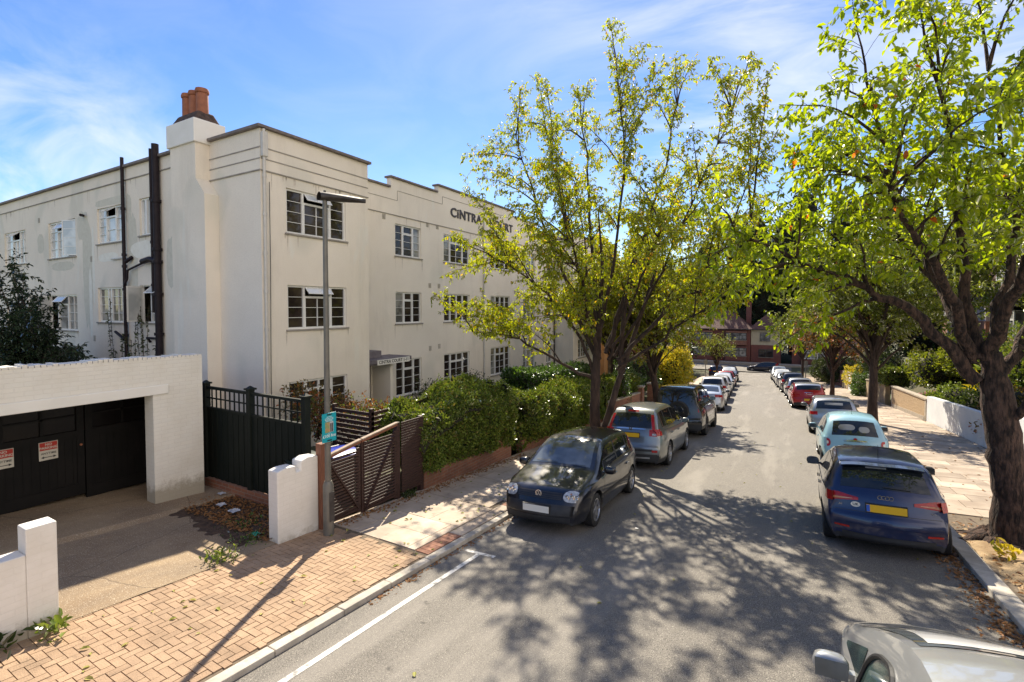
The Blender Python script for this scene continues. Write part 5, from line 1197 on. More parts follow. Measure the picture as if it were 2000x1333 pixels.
rw('garden_wall', 22.03, 29.0, 1.10, 1.15, m_wwall, 'long white painted wall on the right, streaked with branch shadows')
r = rw('garden_wall', 29.03, 35.6, .95, 1.15, m_pebble, 'orange pebbledash wall with plain rendered edges on the right pavement', m_conc2)
q = MB(); 
for a, b_ in ((29.05, 29.3), (35.35, 35.6)): q.box(wx-.02+cx(a), wx+cx(a)-.001+.0, a, b_, zg(wx, a)-.4, zg(wx, a)+.95)
k_ = 29.3
while k_ < 35.3:
    y = k_+1.5; A, B = cx(k_), cx(min(y, 35.35)); yb_ = min(y, 35.35)
    q.hexa([(wx-.025+A, k_, zg(wx, k_)-.3), (wx+A-.001, k_, zg(wx, k_)-.3), (wx+B-.001, yb_, zg(wx, yb_)-.3), (wx-.025+B, yb_, zg(wx, yb_)-.3), (wx-.025+A, k_, zg(wx, k_)+.18), (wx+A-.001, k_, zg(wx, k_)+.18), (wx+B-.001, yb_, zg(wx, yb_)+.18), (wx-.025+B, yb_, zg(wx, yb_)+.18)]); k_ = y
q.build('plinth', m_conc2, r)
rw('garden_wall', 37.0, 42.5, 1.15, 1.2, m_tanwall, 'weathered tan garden wall under the clipped hedge on the right', m_conc2)
hedge('hedge', 'small square clipped hedge above the tan wall on the right', wx+cx(39)+.02, wx+cx(39)+1.2, 36.6, 42.0, lambda y: zg(6, y)+1.15, lambda y: zg(6, y)+2.15, l_hedge, m_core, 420, .11, 41)
bush('ivy_mass', 'ivy and variegated climber spilling over the tan wall onto the right pavement', [(wx+cx(44)-.1, 43.8, zg(6, 44)+.7, .5, 1.0, .9), (wx+cx(44)-.25, 43.2, zg(6, 44)+.2, .4, .6, .5)], l_ivy, 3200, .12, 42, 'ivy')
bush('shrub', 'tan coloured dried shrub beside the ivy on the right', [(wx+cx(47)-.1, 46.6, zg(6, 47)+1.3, .55, .8, .8)], l_yellow, 1300, .12, 43)
for k, (a, b_, mt, lab) in enumerate(((46.2, 49.5, m_wwall, 'pale blue white garage door wall on the far right'), (49.8, 52.5, m_tanwall, 'tan boundary wall right of the far cars'), (52.8, 60, m_rbrick_dark, 'dark brick boundary wall on the far right'), (60.3, 74, m_tanwall, 'pale boundary wall at the far right end'))):
    rw('garden_wall', a, b_, 1.5, 1.5, mt, lab)
# planting on the banks
bl = []
rs = np.random.RandomState(9)
def bz(x, y): return zg(x, y)+bank_z(x, y)
bank = [
 ([(6.9, 16.5, 1.0), (7.4, 18.0, 1.1), (6.7, 19.5, .8)], l_dark, 'dark green shrub on the bank above the white wall, nearest'),
 ([(6.9, 22.5, .9), (7.6, 24.0, 1.1)], l_bronze, 'bronze green shrub on the bank above the white wall'),
 ([(7.2, 26.5, 1.0), (6.8, 28.0, .7)], l_dark, 'dark rounded shrub above the joint of white and pebbledash walls'),
 ([(7.3, 30.5, .8), (6.9, 32.0, .6)], l_weed, 'light green low plants above the pebbledash wall'),
 ([(9.0, 27.0, 1.5), (9.8, 30.0, 1.4)], l_hedge, 'sunlit shrub halfway up the right hand bank'),
 ([(10.5, 20.5, 1.6), (9.6, 23.0, 1.4), (9.0, 18.5, 1.3)], l_hedge, 'large shrub on the bank below the bay windowed house'),
 ([(9.2, 34.5, 1.4), (8.2, 36.5, 1.3)], l_mid, 'mixed shrubs at the top of the bank behind the pebbledash wall'),
 ([(8.5, 14.5, 1.2), (7.2, 13.8, .9), (7.0, 12.0, .8)], l_conifer, 'dark conifer bush to the right of the large tree trunk'),
 ([(7.4, 45.5, 1.3), (7.6, 48, 1.3)], l_dark, 'dark shrubs above the far right walls'),
 ([(6.3, 55, 1.3), (5.8, 58, 1.4), (5.5, 62, 1.4)], l_dark, 'dark hedge like shrubs above the dark brick wall')]
for k, (cs, lf, lab) in enumerate(bank):
    bush('shrub', lab, [(x+cx(y), y, bz(x, y)+r*.45, r, r*1.15, r*.85) for x, y, r in cs], lf, int(1500*sum(r*r for _, _, r in cs)), .11 if cs[0][1] < 25 else .15, 50+k, core=(m_core, .78))
# spiky strap-leaved plants
for k, (x, y) in enumerate(((8.3, 29.2), (7.7, 25.2), (9.3, 32.4))):
    rs = np.random.RandomState(70+k); n_ = 130; P = np.tile(np.array([x+cx(y), y, bz(x, y)]), (n_, 1))+rs.randn(n_, 3)*[.12, .12, .03]
    A = rs.randn(n_, 3); A[:, 2] = np.abs(A[:, 2])+.35
    r = empty('strap_leaved_plant', (x+cx(y), y, bz(x, y)), ['spiky pale strap leaved plant high on the bank above the pebbledash wall', 'spiky strap leaved plant on the bank above the white wall', 'farthest spiky strap leaved plant on the bank'][k], 'plant')
    leaf_object('foliage', P, A, rs.randn(n_, 3)+[0, 0, 1.], 1.1, l_yellow if k == 0 else l_weed, r, wid=.07, rs=rs)
# rockery stones
for k, (x, y, s_) in enumerate(((6.6, 33.4, .32), (6.9, 34.6, .38), (6.5, 35.1, .28), (7.3, 34.0, .30))):
    r = MB(); rs = np.random.RandomState(k)
    def rk(u, v): th = u*2*math.pi; ph = (v-.5)*math.pi; d = Vector((math.cos(ph)*math.cos(th), math.cos(ph)*math.sin(th), math.sin(ph))); return Vector((x+cx(y), y, bz(x, y)+.25))+Vector((d.x*1.5, d.y*1.2, d.z*.6))*s_*(1+.3*MNO.noise(d*1.7+Vector((k, 0, 0))))
    r.grid(rk, 14, 9); o = r.build('rockery_stone', m_rbrick_dark, loc=(x+cx(y), y, bz(x, y)+.1), smooth=True); tag(o, ['reddish rockery stone nearest the pebbledash coping', 'largest reddish rockery stone above the pebbledash wall', 'smallest rockery stone at the end of the pebbledash wall', 'rockery stone set back on the bank'][k], 'stone', 'rockery stones on the bank')

# ------------------------------------------------------------------ houses
def bay(parent, mp, u, w, z0, z1, d, pane, frame=None, wallm=None, roof=None):
    """projecting square bay with one window across"""
    wallm = wallm or m_rbrick
    b_ = MB(); ubox(b_, mp, u-w/2, u+w/2, .001, d, z0-.9, z0-.06); bo = b_.build('bay', wallm, parent); b_ = MB(); ubox(b_, mp, u-w/2, u+w/2, .001, d, z1+.02, z1+.25); b_.build('bay_cornice', wallm, bo)
    p0 = mp(0, 0, 0); m2 = (lambda uu, o, z: mp(uu, o+d, z))
    n_ = 3; window(bo, m2, u-w/2, u+w/2, z0, z1, [(1, 1, 1, .3)]*n_, pane, .06, frame, .07, depth=.05)
    s_ = MB(); ubox(s_, mp, u-w/2+.01, u+w/2-.01, .0, d-.12, z0, z1); s_.build('bay_inside', m_pane_mid, bo)
def house(name, label, axis, plane, u0, u1, zb_, h, depth, wm1, wm2, bays_, extra=(), split=.5, roof_h=2.6, roofm=None, gable=False, chim=(), frame=None):
    """facade along axis at plane; lower wall wm1, upper wm2; hipped roof"""
    mp = mapper(axis, plane); c = mp((u0+u1)/2, -depth/2, zb_); r = empty(name, c, label, 'house')
    zs = zb_+h*split; L = MB(); ubox(L, mp, u0, u1, -depth, 0, zb_-3, zs-.002); L.build('wall', wm1, r)
    U = MB(); ubox(U, mp, u0, u1, -depth, .004, zs, zb_+h); U.build('upper_wall', wm2, r)
    R = MB(); e = .45; a, b_ = u0-e, u1+e; z = zb_+h
    pts = [mp(a, e, z), mp(b_, e, z), mp(b_, -depth-e, z), mp(a, -depth-e, z)]; rl = min(depth, u1-u0)/2
    if u1-u0 >= depth: q = [mp(a+rl, -depth/2, z+roof_h), mp(b_-rl, -depth/2, z+roof_h)]; F = [(0, 1, 5, 4), (1, 2, 5), (2, 3, 4, 5), (3, 0, 4)]
    else: q = [mp((u0+u1)/2, -rl, z+roof_h), mp((u0+u1)/2, -depth+rl, z+roof_h)]; F = [(0, 1, 4), (1, 2, 5, 4), (2, 3, 5), (3, 0, 4, 5)]
    R.add(pts+q, F+[(3, 2, 1, 0)]); ro = R.build('roof', roofm or m_tile, r)
    G = MB(); ubox(G, mp, a, b_, e-.02, e+.08, z-.12, z+.02); G.build('gutter', m_whitepaint if frame is None else m_dark_metal, r)
    for (cu, co) in chim:
        K = MB(); ubox(K, mp, cu-.45, cu+.45, co-.3, co+.3, z+.3, z+roof_h+1.0); ko = K.build('chimney', m_rbrick_dark, ro)
        for k in (-.25, .05, .3):
            P_ = MB(); p0 = mp(cu+k, co, z+roof_h+1.0); P_.tube([p0, (p0[0], p0[1], p0[2]+.5)], .11, 8); P_.build('chimney_pot', m_pot, ko)
    for (u, w, za, zt, d, wm) in bays_: bay(r, mp, u, w, zb_+za, zb_+zt, d, m_pane_mid, frame, wm)
    for (ua, ub, za, zt, pane) in extra:
        m2 = lambda uu, o, z: mp(uu, o+.14, z)
        if pane == 'door':
            D = MB(); ubox(D, mp, ua, ub, .006, .05, zb_+za, zb_+zt); ubox(D, mp, ua+.15, ub-.15, .05, .06, zb_+za+1.2, zb_+zt-.15); D.build('door', MAT('door_red', (.30, .02, .02), .4) if 'red' in label else m_gate, r)
        else: window(r, m2, ua, ub, zb_+za, zb_+zt, [(1, 1, 1, .3), (1, 1, 1, 0)], pane, .06, frame, .06)
    return r
m_brown = MAT('dark_window_frame', (.05, .05, .045), .5)
house('house', 'ochre rendered house directly beyond the apartment block', 'X', -12.4, 36.2, 43.5, zg(-12, 40), 6.2, 9, m_orange, m_orange, [(38.2, 2.2, 1.0, 2.5, .5, m_orange), (38.2, 2.2, 3.9, 5.2, .5, m_orange)], [(41, 42.2, 3.9, 5.2, m_pane_mid), (41, 42, 0, 2.2, 'door')])
house('house', 'red brick house with white bay windows on the left, behind the golden bush', 'X', -11.8, 44.5, 53, zg(-12, 49), 6.0, 9, m_rbrick, m_rbrick, [(47, 2.6, 1.0, 2.5, .7, m_rbrick), (47, 2.6, 3.8, 5.1, .7, m_lilac)], [(50.2, 51.6, 3.8, 5.1, m_pane_mid), (50.2, 51.3, 0, 2.2, 'door')], chim=[(52.6, -4)])
house('house', 'red brick house with red front door, second from the junction on the left', 'X', -12.2, 53.5, 62, zg(-12, 58), 6.0, 9, m_rbrick, m_lilac, [(56, 2.6, 1.0, 2.5, .7, m_rbrick), (56, 2.6, 3.8, 5.1, .7, m_lilac)], [(59.4, 60.8, 3.8, 5.1, m_pane_mid), (59.4, 60.5, 0, 2.2, 'door')], chim=[(53.8, -4)])
house('house', 'dark red brick house on the left corner before the junction', 'X', -12.8, 62.5, 74, zg(-12, 68), 6.0, 9, m_rbrick, m_lilac, [(65.5, 2.8, 1.0, 2.5, .7, m_rbrick), (65.5, 2.8, 3.8, 5.1, .7, m_lilac), (71, 2.8, 1.0, 2.5, .7, m_rbrick)], chim=[(68, -4)])
zf = zg(0, 88)+.2
house('house', 'dark red brick house with two storey bays facing down the street at its end', 'Y', 101, -17.5, -6.2, zf, 6.1, 9, m_rbrick_dark, m_rbrick_dark, [(-8.6, 3.6, 1.0, 2.6, .8, m_rbrick_dark), (-8.6, 3.6, 4.0, 5.4, .8, m_rbrick), (-14.5, 3.4, 1.0, 2.6, .8, m_rbrick_dark), (-14.5, 3.4, 4.0, 5.4, .8, m_rbrick)], [(-12, -10.9, 0, 2.2, 'door')], roof_h=3.6, chim=[(-6.8, -4.5)], frame=m_brown)
house('house', 'cream upper storey end house with dark brick ground floor, right of the bays', 'Y', 101.3, -6.1, -1.2, zf, 6.1, 9, m_rbrick_dark, m_cream, [], [(-4.6, -2.9, 3.9, 5.5, m_pane_mid), (-4.8, -2.4, .9, 2.4, m_pane)], split=.52, roof_h=2.8, frame=m_brown)
house('house', 'pale house at the far end of the street, left of the brick bays', 'Y', 102, -31, -18.2, zf, 6.1, 9, m_rbrick_dark, m_lilac, [(-22, 3.4, 1.0, 2.6, .8, m_rbrick_dark), (-22, 3.4, 4.0, 5.4, .8, m_lilac)], [], roof_h=3.6)
house('house', 'grey house beyond the junction on the right, largely behind trees', 'Y', 101.6, .6, 11, zf, 6.1, 9, m_rbrick_dark, m_lilac, [(4, 3.2, 1.0, 2.6, .8, m_rbrick_dark)], [], roof_h=3.4)
# house up on the right hand bank: white two storey bay
house('house', 'white bay windowed house high on the bank behind the large right hand tree', 'x', 12.2, 32.5, 43, .6, 5.7, 9, m_rbrick, m_pebble, [(35.3, 3.4, 1.0, 2.7, .9, m_whitepaint), (35.3, 3.4, 3.6, 5.1, .9, m_whitepaint), (40.4, 3.0, 1.0, 2.7, .9, m_whitepaint), (40.4, 3.0, 3.6, 5.1, .9, m_whitepaint)], [], roof_h=3.0, chim=[(37.8, -4)])
house('house', 'second house up on the right bank, mostly hidden by foliage', 'x', 11.6, 44.5, 55, -.3, 5.7, 9, m_rbrick, m_lilac, [(48, 3.4, 1.0, 2.7, .9, m_whitepaint), (48, 3.4, 3.6, 5.1, .9, m_whitepaint)], [], roof_h=3.0)
# street furniture far off
def pole(x, y, h, label):
    z = zg(x, y); r = empty('sign_pole', (x, y, z), label, 'sign pole'); q = MB(); q.tube([(x, y, z-.1), (x, y, z+h)], .035, 8); q.build('post', m_grey_metal, r)
    q = MB(); q.box(x-.15, x+.15, y-.04, y-.03, z+h-.45, z+h-.05); q.build('plate', m_grey_metal, r)
pole(-5.15+cx(45), 45, 2.6, 'thin grey sign pole on the left pavement near the far parked cars')
pole(2.75+cx(50), 50, 2.5, 'thin grey sign pole on the right pavement beyond the red car')
# ------------------------------------------------------------------ cars
class Car:
    """body shell from a side profile; front at +Y, origin on the ground at the centre"""
    def __init__(s, L, W, H, prof, belt, wb, foh, rt=.31, sill=.2, tumb=.33, plan=(.15, .11), crown=.045, mod=''):
        s.L, s.W, s.H, s.belt, s.rt, s.sill, s.tumb, s.plan, s.crown = L, W, H, belt, rt, sill, tumb, plan, crown
        s.yf = L/2-foh; s.yr = s.yf-wb; s.R = rt+.055
        p = [Vector((a, b)) for a, b in prof]
        for _ in range(2):
            q = [p[0]]
            for a, b in zip(p[:-1], p[1:]): q += [a*.75+b*.25, a*.25+b*.75]
            p = q+[p[-1]]
        # resample
        pts = [p[0]]; acc = 0
        for a, b in zip(p[:-1], p[1:]):
            n_ = max(1, int((b-a).length/.045))
            for k in range(1, n_+1): pts.append(a+(b-a)*k/n_)
        for k in range(1, len(pts)):           # keep y from running backwards
            pts[k] = Vector((max(pts[k].x, pts[k-1].x+.0004), pts[k].y))
        for y in (s.yf-s.R, s.yf+s.R, s.yr-s.R, s.yr+s.R):
            for k in range(len(pts)-1):
                if pts[k].x < y < pts[k+1].x:
                    t = (y-pts[k].x)/(pts[k+1].x-pts[k].x); pts.insert(k+1, pts[k]*(1-t)+pts[k+1]*t); break
        s.P = pts; s.n = len(s.P)
    def topz(s, y, pts=None):
        P = pts or s.P
        for a, b in zip(P[:-1], P[1:]):
            if a.x <= y <= b.x or b.x <= y <= a.x:
                return a.y if abs(b.x-a.x) < 1e-6 else a.y+(b.y-a.y)*(y-a.x)/(b.x-a.x)
        return P[0].y if y < P[0].x else P[-1].y
    def bz(s, y):
        t = (y+s.L/2)/s.L; b = s.belt; x = t*(len(b)-1); i = max(0, min(int(x), len(b)-2)); return b[i]+(b[i+1]-b[i])*(x-i)
    def w(s, y, z, top=None):
        top = s.topz(y) if top is None else top
        e = s.plan[0] if y > 0 else s.plan[1]; a = s.L/2-.95; k = max(0, (abs(y)-a)/(s.L/2-a))
        base = s.W/2*(1-e*k**2.2)
        b = s.bz(y); zz = min(z, b)
        base *= 1-.055*((zz-.58)/.4)**2
        if z > b: base -= (z-b)*s.tumb+(.02 if z > b+.01 else 0)
        q = max(0, min(1, (z-(top-.09))/.09)); base -= .05*q*q
        # bumper tuck-in
        if z < .34: base -= .03*(.34-z)/.14
        return base
    def bow(s, x, y):            # front and rear faces bow outwards
        k = abs(y)/(s.L/2); return y-(1 if y > 0 else -1)*.17*(x/(s.W/2))**2*k**5*(1 if y > 0 else .8)
    def side(s, y, z, off, sx=1):
        x = s.w(y, z)+off; return (sx*x, s.bow(x, y), z)
    def surf(s, i, x, off):      # i: float index in profile, x: lateral metres
        i = max(0, min(i, s.n-1.001)); a = int(i); t = i-a; p = s.P[a]*(1-t)+s.P[a+1]*t
        e = s.w(p.x, p.y, p.y); f = max(-1, min(1, x/e)); d = (s.P[min(a+2, s.n-1)]-s.P[max(a-1, 0)]); nrm = Vector((-d.y, d.x)).normalized()
        o = s.crown*(1-abs(f)**2.4)*min(1, (s.n-1-i)/4, i/4+.2)+off; q = p+nrm*o; return (f*e, s.bow(f*e, q.x), q.y)
    def idx_z(s, z, end):        # profile index with height z on 'f'ront or 'r'ear half
        top = max(range(s.n), key=lambda k: s.P[k].y)
        rng = range(0, top) if end == 'r' else range(s.n-2, top-1, -1)
        for k in rng:
            a, b = s.P[k].y, s.P[k+1].y
            if min(a, b) <= z <= max(a, b) and abs(b-a) > 1e-6: return k+(z-a)/(b-a)
        return top
    def idx_y(s, y):
        for k in range(s.n-1):
            if s.P[k].x <= y <= s.P[k+1].x and s.P[k+1].x > s.P[k].x: return k+(y-s.P[k].x)/(s.P[k+1].x-s.P[k].x)
        return 0 if y < 0 else s.n-1
    def body(s, paint, root, lowmat=None, low=.0, roofmat=None):
        mb = MB(); nr1, nr2 = 7, 5; cols = []
        for p in s.P:
            y, top = p.x, p.y; bot = s.sill
            for yc in (s.yf, s.yr):
                if abs(y-yc) < s.R: bot = max(bot, s.rt+math.sqrt(max(0, s.R**2-(y-yc)**2)))
            bot = min(bot, top); b = max(bot, min(s.bz(y), top)); col = []
            for j in range(nr1+1): z = bot+(b-bot)*j/nr1; col.append((s.w(y, z, top), z))
            for j in range(1, nr2+1): z = b+(top-b)*j/nr2; col.append((s.w(y, z, top), z))
            cols.append((y, col))
        m = nr1+nr2+1
        for sx in (1, -1):
            k = len(mb.v)
            for y, col in cols:
                for x, z in col: mb.v.append((sx*x, s.bow(x, y), z))
            for i in range(len(cols)-1):
                for j in range(m-1):
                    a = k+i*m+j; f = (a, a+m, a+m+1, a+1); mb.f.append(f if sx > 0 else f[::-1]); z = cols[i][1][j+1][1]; mb.m.append(1 if z < low else 0)
        F = [-1, -.93, -.8, -.55, -.28, 0, .28, .55, .8, .93, 1]; k = len(mb.v)
        for i, p in enumerate(s.P):
            e = s.w(p.x, p.y, p.y)
            for f in F: mb.v.append(s.surf(i, f*e, 0) if abs(f) < 1 else (f*e, s.bow(e, p.x), p.y))
        for i in range(s.n-1):
            for j in range(len(F)-1):
                a = k+i*len(F)+j; mb.f.append((a, a+1, a+len(F)+1, a+len(F))); zz = s.P[i].y; mb.m.append(1 if zz < low else (2 if roofmat and zz > s.H-.22 else 0))
        o = mb.build('body', [paint, lowmat or m_black, roofmat or paint], root, world=False, weld=.0015, auto=32)
        u = MB(); u.box(-s.W/2+.26, s.W/2-.26, -s.L/2+.28, s.L/2-.28, .18, .52); u.box(-s.W/2+.30, s.W/2-.30, -s.L/2+.9, s.L/2-1.3, .52, s.bz(0)-.06)
        for y in (s.yf, s.yr):
            for sx in (1, -1): u.box(sx*(s.W/2-.27), sx*(s.W/2-.10), y-s.R-.02, y+s.R+.02, s.rt+s.R+.01, s.rt+s.R+.03)
        u.build('underbody', m_black, root, world=False); return o
    def spatch(s, name, y0, y1, lo, hi, mat, root, off=.004, sx=(1, -1), nu=14, nv=5):
        for q in sx:
            mb = MB(); mb.grid(lambda u, v: s.side(y0+(y1-y0)*u, lo(y0+(y1-y0)*u)+(max(lo(y0+(y1-y0)*u)+.002, hi(y0+(y1-y0)*u))-lo(y0+(y1-y0)*u))*v, off, q), nu, nv)
            mb.build(name, mat, root, world=False, smooth=True)
    def epatch(s, name, end, z0, z1, x0, x1, mat, root, off=.004, shape=None, nu=10, nv=8, mirror=False, slant=0):
        """patch on the front ('f') or rear ('r') surface between two heights"""
        for q in ((1, -1) if mirror else (1,)):
            def fn(u, v):
                x = x0+(x1-x0)*u; a, b = z0, z1
                if shape: c = (a+b)/2; h = (b-a)/2*max(.02, 1-abs(2*u-1)**shape)**(1/shape); a, b = c-h, c+h
                z = a+(b-a)*v+slant*u; return s.surf(s.idx_z(z, end), q*x, off)
            mb = MB(); mb.grid(fn, nu, nv); mb.build(name, mat, root, world=False, smooth=True)
    def glass(s, ws, rw, sides, root, wsm=None, rwm=None, roof_gap=.085, k=.90, extra_lo=.025):
        """ws=(z0,z1) windscreen heights, rw=(z0,z1) rear window, sides=list of (y0,y1)"""
        for nme, (z0, z1), end, mt in (('windscreen', ws, 'f', wsm or m_screen), ('rear_window', rw, 'r', rwm or m_car_glass)):
            def fn(u, v):
                z = z0+(z1-z0)*v; i = s.idx_z(z, end); p = s.P[int(i)]; e = s.w(p.x, p.y, p.y); x = (2*u-1)*(e*k-.01+.02*0)
                return s.surf(i, x, .004)
            mb = MB(); mb.grid(fn, 14, 10); mb.build(nme, mt, root, world=False, smooth=True)
        for (a0, a1), (b0, b1) in zip(sides[:-1], sides[1:]): s.spatch('pillar_trim', a1-.01, b0+.01, lambda y: s.bz(y)+extra_lo-.012, lambda y: min(s.topz(y)-roof_gap+.015, s.H-.085), m_black, root, off=.003, nu=2)
        for y0, y1 in sides: s.spatch('window_trim', y0-.02, y1+.02, lambda y: s.bz(y)+extra_lo-.022, lambda y: s.bz(y)+extra_lo+.002, m_black, root, off=.006, nv=1)
        for y0, y1 in sides: s.spatch('side_window', y0, y1, lambda y: s.bz(y)+extra_lo, lambda y: min(s.topz(y)-roof_gap, s.H-.10), m_car_glass, root)
    def seams(s, ys, root, lo=.28):
        for sx in (1, -1):
            mb = MB()
            for y in ys:
                for a in range(10):
                    z0 = lo+(s.bz(y)-lo)*a/10; z1 = lo+(s.bz(y)-lo)*(a+1)/10
                    mb.quad(s.side(y-.004, z0, .0025, sx), s.side(y+.004, z0, .0025, sx), s.side(y+.004, z1, .0025, sx), s.side(y-.004, z1, .0025, sx))
            n_ = 24; a, b = ys[0], ys[-1]
            mb.build('door_seam', m_black, root, world=False)
    def handles(s, ys, root, mat):
        for sx in (1, -1):
            for y in ys: x = s.w(y, s.bz(y)-.12); mb = MB(); mb.box(sx*(x+.004), sx*(x+.03), y-.09, y+.09, s.bz(y)-.135, s.bz(y)-.105); mb.build('door_handle', mat, root, world=False, bevel=.008)
    def mirrors(s, y, root, mat):
        for sx in (1, -1):
            z = s.bz(y)+.06; x = s.w(y, z)
            def fn(u, v, sx=sx):
                th = u*2*math.pi; ph = (v-.5)*math.pi; cxx = abs(math.cos(ph))**.7*math.copysign(abs(math.cos(th))**.7, math.cos(th)); sy = abs(math.cos(ph))**.7*math.copysign(abs(math.sin(th))**.7, math.sin(th))
                return (sx*(x+.15+.115*cxx), y-.02+.055*sy+(.02 if sy > 0 else 0), z+.03+.078*math.copysign(abs(math.sin(ph))**.8, math.sin(ph)))
            mb = MB(); mb.grid(fn, 16, 10); mb.box(sx*(x-.01), sx*(x+.06), y-.03, y+.03, z-.035, z+.0); o = mb.build('mirror', mat, root, world=False, auto=60)
            g = MB(); g.grid(lambda u, v: (sx*(x+.15+(2*u-1)*.10), y-.083, z+.03+(2*v-1)*.062), 1, 1); g.build('mirror_glass', m_screen, o, world=False)
    def wheels(s, root, spokes=5, rim=None, rr=.205):
        global WHEELS
        key = (s.rt, spokes, rim.name if rim else '', rr)
        for y in (s.yf, s.yr):
            for sx in (1, -1):
                w_ = empty('wheel', (sx*(s.W/2-.115), y, s.rt)); w_.parent = root; w_.rotation_euler = (0, 0, 0 if sx > 0 else math.pi)
                if key not in WHEELS:
                    t = MB(); R = s.rt; t.lathe([(rr, -.09), (R-.03, -.10), (R-.006, -.085), (R, -.05), (R, .05), (R-.006, .085), (R-.035, .10), (rr+.012, .098), (rr, .085)], n=28, axis='X')
                    me1 = t.build('tyre', m_rubber, None, auto=40)
                    q = MB(); q.lathe([(rr+.002, .088), (rr-.012, .092), (rr-.02, .07), (rr-.022, -.05)], n=28, axis='X'); q.lathe([(rr-.02, .0), (.0, .0)], n=28, axis='X', mat=1)
                    for k in range(spokes):
                        a = 2*math.pi*k/spokes; d = Vector((0, math.cos(a), math.sin(a))); e = Vector((0, -math.sin(a), math.cos(a))); b0 = .05; h0 = .030 if spokes <= 6 else .018; h1 = .024 if spokes <= 6 else .014; o = Vector((.072, 0, 0)); o2 = Vector((.088, 0, 0)); th = Vector((-.02, 0, 0))
                        A = [o+d*.03-e*h0, o2+d*(rr-.012)-e*h1, o2+d*(rr-.012)+e*h1, o+d*.03+e*h0]; q.hexa([v+th for v in A]+A)
                    q.lathe([(.06, .05), (.055, .082), (0, .084)], n=16, axis='X')
                    me2 = q.build('rim', [rim or m_alloy, m_black], None, auto=40)
                    WHEELS[key] = (me1.data, me2.data); bpy.data.objects.remove(me1); bpy.data.objects.remove(me2)
                for nme, me in zip(('tyre', 'rim'), WHEELS[key]):
                    o = bpy.data.objects.new(nme, me); S.collection.objects.link(o); o.parent = w_
    def plate(s, end, z, root, w_=.52, h=.115, mat=None, blue=False, x=0):
        i = s.idx_z(z, end); p = s.surf(i, x, 0); sg = 1 if end == 'f' else -1
        mb = MB(); mb.box(x-w_/2, x+w_/2, p[1]+sg*.030, p[1]+sg*.038, z-h/2, z+h/2, 0)
        if blue: mb.box(x-w_/2, x-w_/2+.045, p[1]+sg*.039, p[1]+sg*.0405, z-h/2+.004, z+h/2-.004, 1)
        mb.box(x-w_/2-.012, x+w_/2+.012, p[1]-sg*.08, p[1]+sg*.0295, z-h/2-.012, z+h/2+.012, 2)
        return mb.build('number_plate', [mat or m_plate_y, MAT('plate_blue', (.03, .12, .5), .4), m_black], root, world=False)
WHEELS = {}
def place(root, x, y, rz=0, dz=0, slope=True):
    root.location = (x, y, zg(x, y)+ZR+dz); sl = -math.atan(.08) if slope else 0; roll = math.atan(.05)
    R = Euler((sl, -roll, 0)).to_matrix() @ Matrix.Rotation(rz, 3, 'Z'); root.rotation_euler = R.to_euler()
def carroot(name, label, cat='car', group='cars parked along the kerbs'): return empty(name, (0, 0, 0), label, cat, group)
G_CARS = 'cars parked along the kerbs'
P_black = PAINT('paint_dark_blue_black', (.004, .005, .011), .4, .3, .06); P_grey = PAINT('paint_grey_green', (.20, .215, .215), .75, .3, .1); P_blk = PAINT('paint_black', (.006, .006, .007), .4, .25, .06)
P_blue = PAINT('paint_deep_blue', (.002, .013, .062), .4, .3, .03); P_sky = PAINT('paint_pale_blue', (.28, .50, .59), .0, .35, .06); P_silver = PAINT('paint_silver', (.42, .44, .46), .7, .3, .08)
P_white = PAINT('paint_white', (.70, .70, .68), .0, .35, .08); P_red = PAINT('paint_red', (.42, .012, .015), .2, .3, .05); P_navy = PAINT('paint_navy', (.010, .014, .035), .5, .28, .08); P_dgrey = PAINT('paint_dark_grey', (.05, .055, .06), .6, .3, .08)

def hatch_prof(L, H, base=1.0, nose=.74, tail=1.0, ws_y=None, roof_f=None, roof_r=None, rear_lean=.28, bump=.56):
    h = L/2; wy = ws_y if ws_y is not None else h-1.05; rfy = roof_f if roof_f is not None else wy-.72; rry = roof_r if roof_r is not None else -h+.45
    return [(-h, .22), (-h+.005, .34), (-h+.01, bump), (-h+.07, bump+.06), (-h+.13, tail), (rry, H-.07), (rry+.28, H-.012), (-.25, H), (rfy, H-.045), (wy, base), (wy+.10, base-.035), (h-.42, nose+.07), (h-.16, nose-.01), (h-.07, bump+.04), (h-.015, bump-.06), (h-.005, .36), (h, .22)]

# 1 --- dark hatchback facing the camera
r = carroot('parked_car', 'dark blue black hatchback facing the camera on the left, nearest the lamp post', group=G_CARS)
c = Car(4.15, 1.735, 1.44, hatch_prof(4.15, 1.44, .97, .73, .97, 1.02, .30, -1.62, bump=.50), [.93, .92, .90, .88, .86, .80, .74], 2.51, .86, rt=.305, plan=(.17, .10))
c.body(P_black, r, low=.26); c.glass((1.0, 1.37), (.98, 1.32), [(-1.60, -1.18), (-1.12, -.36), (-.28, .86)], r)
c.spatch('door_trim', -1.2, 1.0, lambda y: .46, lambda y: .52, m_black, r, .008)
c.seams([-1.12, -.32, .78], r); c.handles([-.85, .05], r, P_black); c.mirrors(.72, r, P_black); c.wheels(r, 6)
c.epatch('grille', 'f', .60, .695, -.44, .44, m_black, r, .006)
for k in range(3): c.epatch('grille_bar', 'f', .613+k*.028, .621+k*.028, -.43, .43, P_black, r, .012, nv=1)
c.epatch('bumper', 'f', .36, .52, -.80, .80, m_black, r, .014, nu=16, nv=4); c.epatch('air_intake', 'f', .25, .33, -.62, .62, m_black, r, .012)
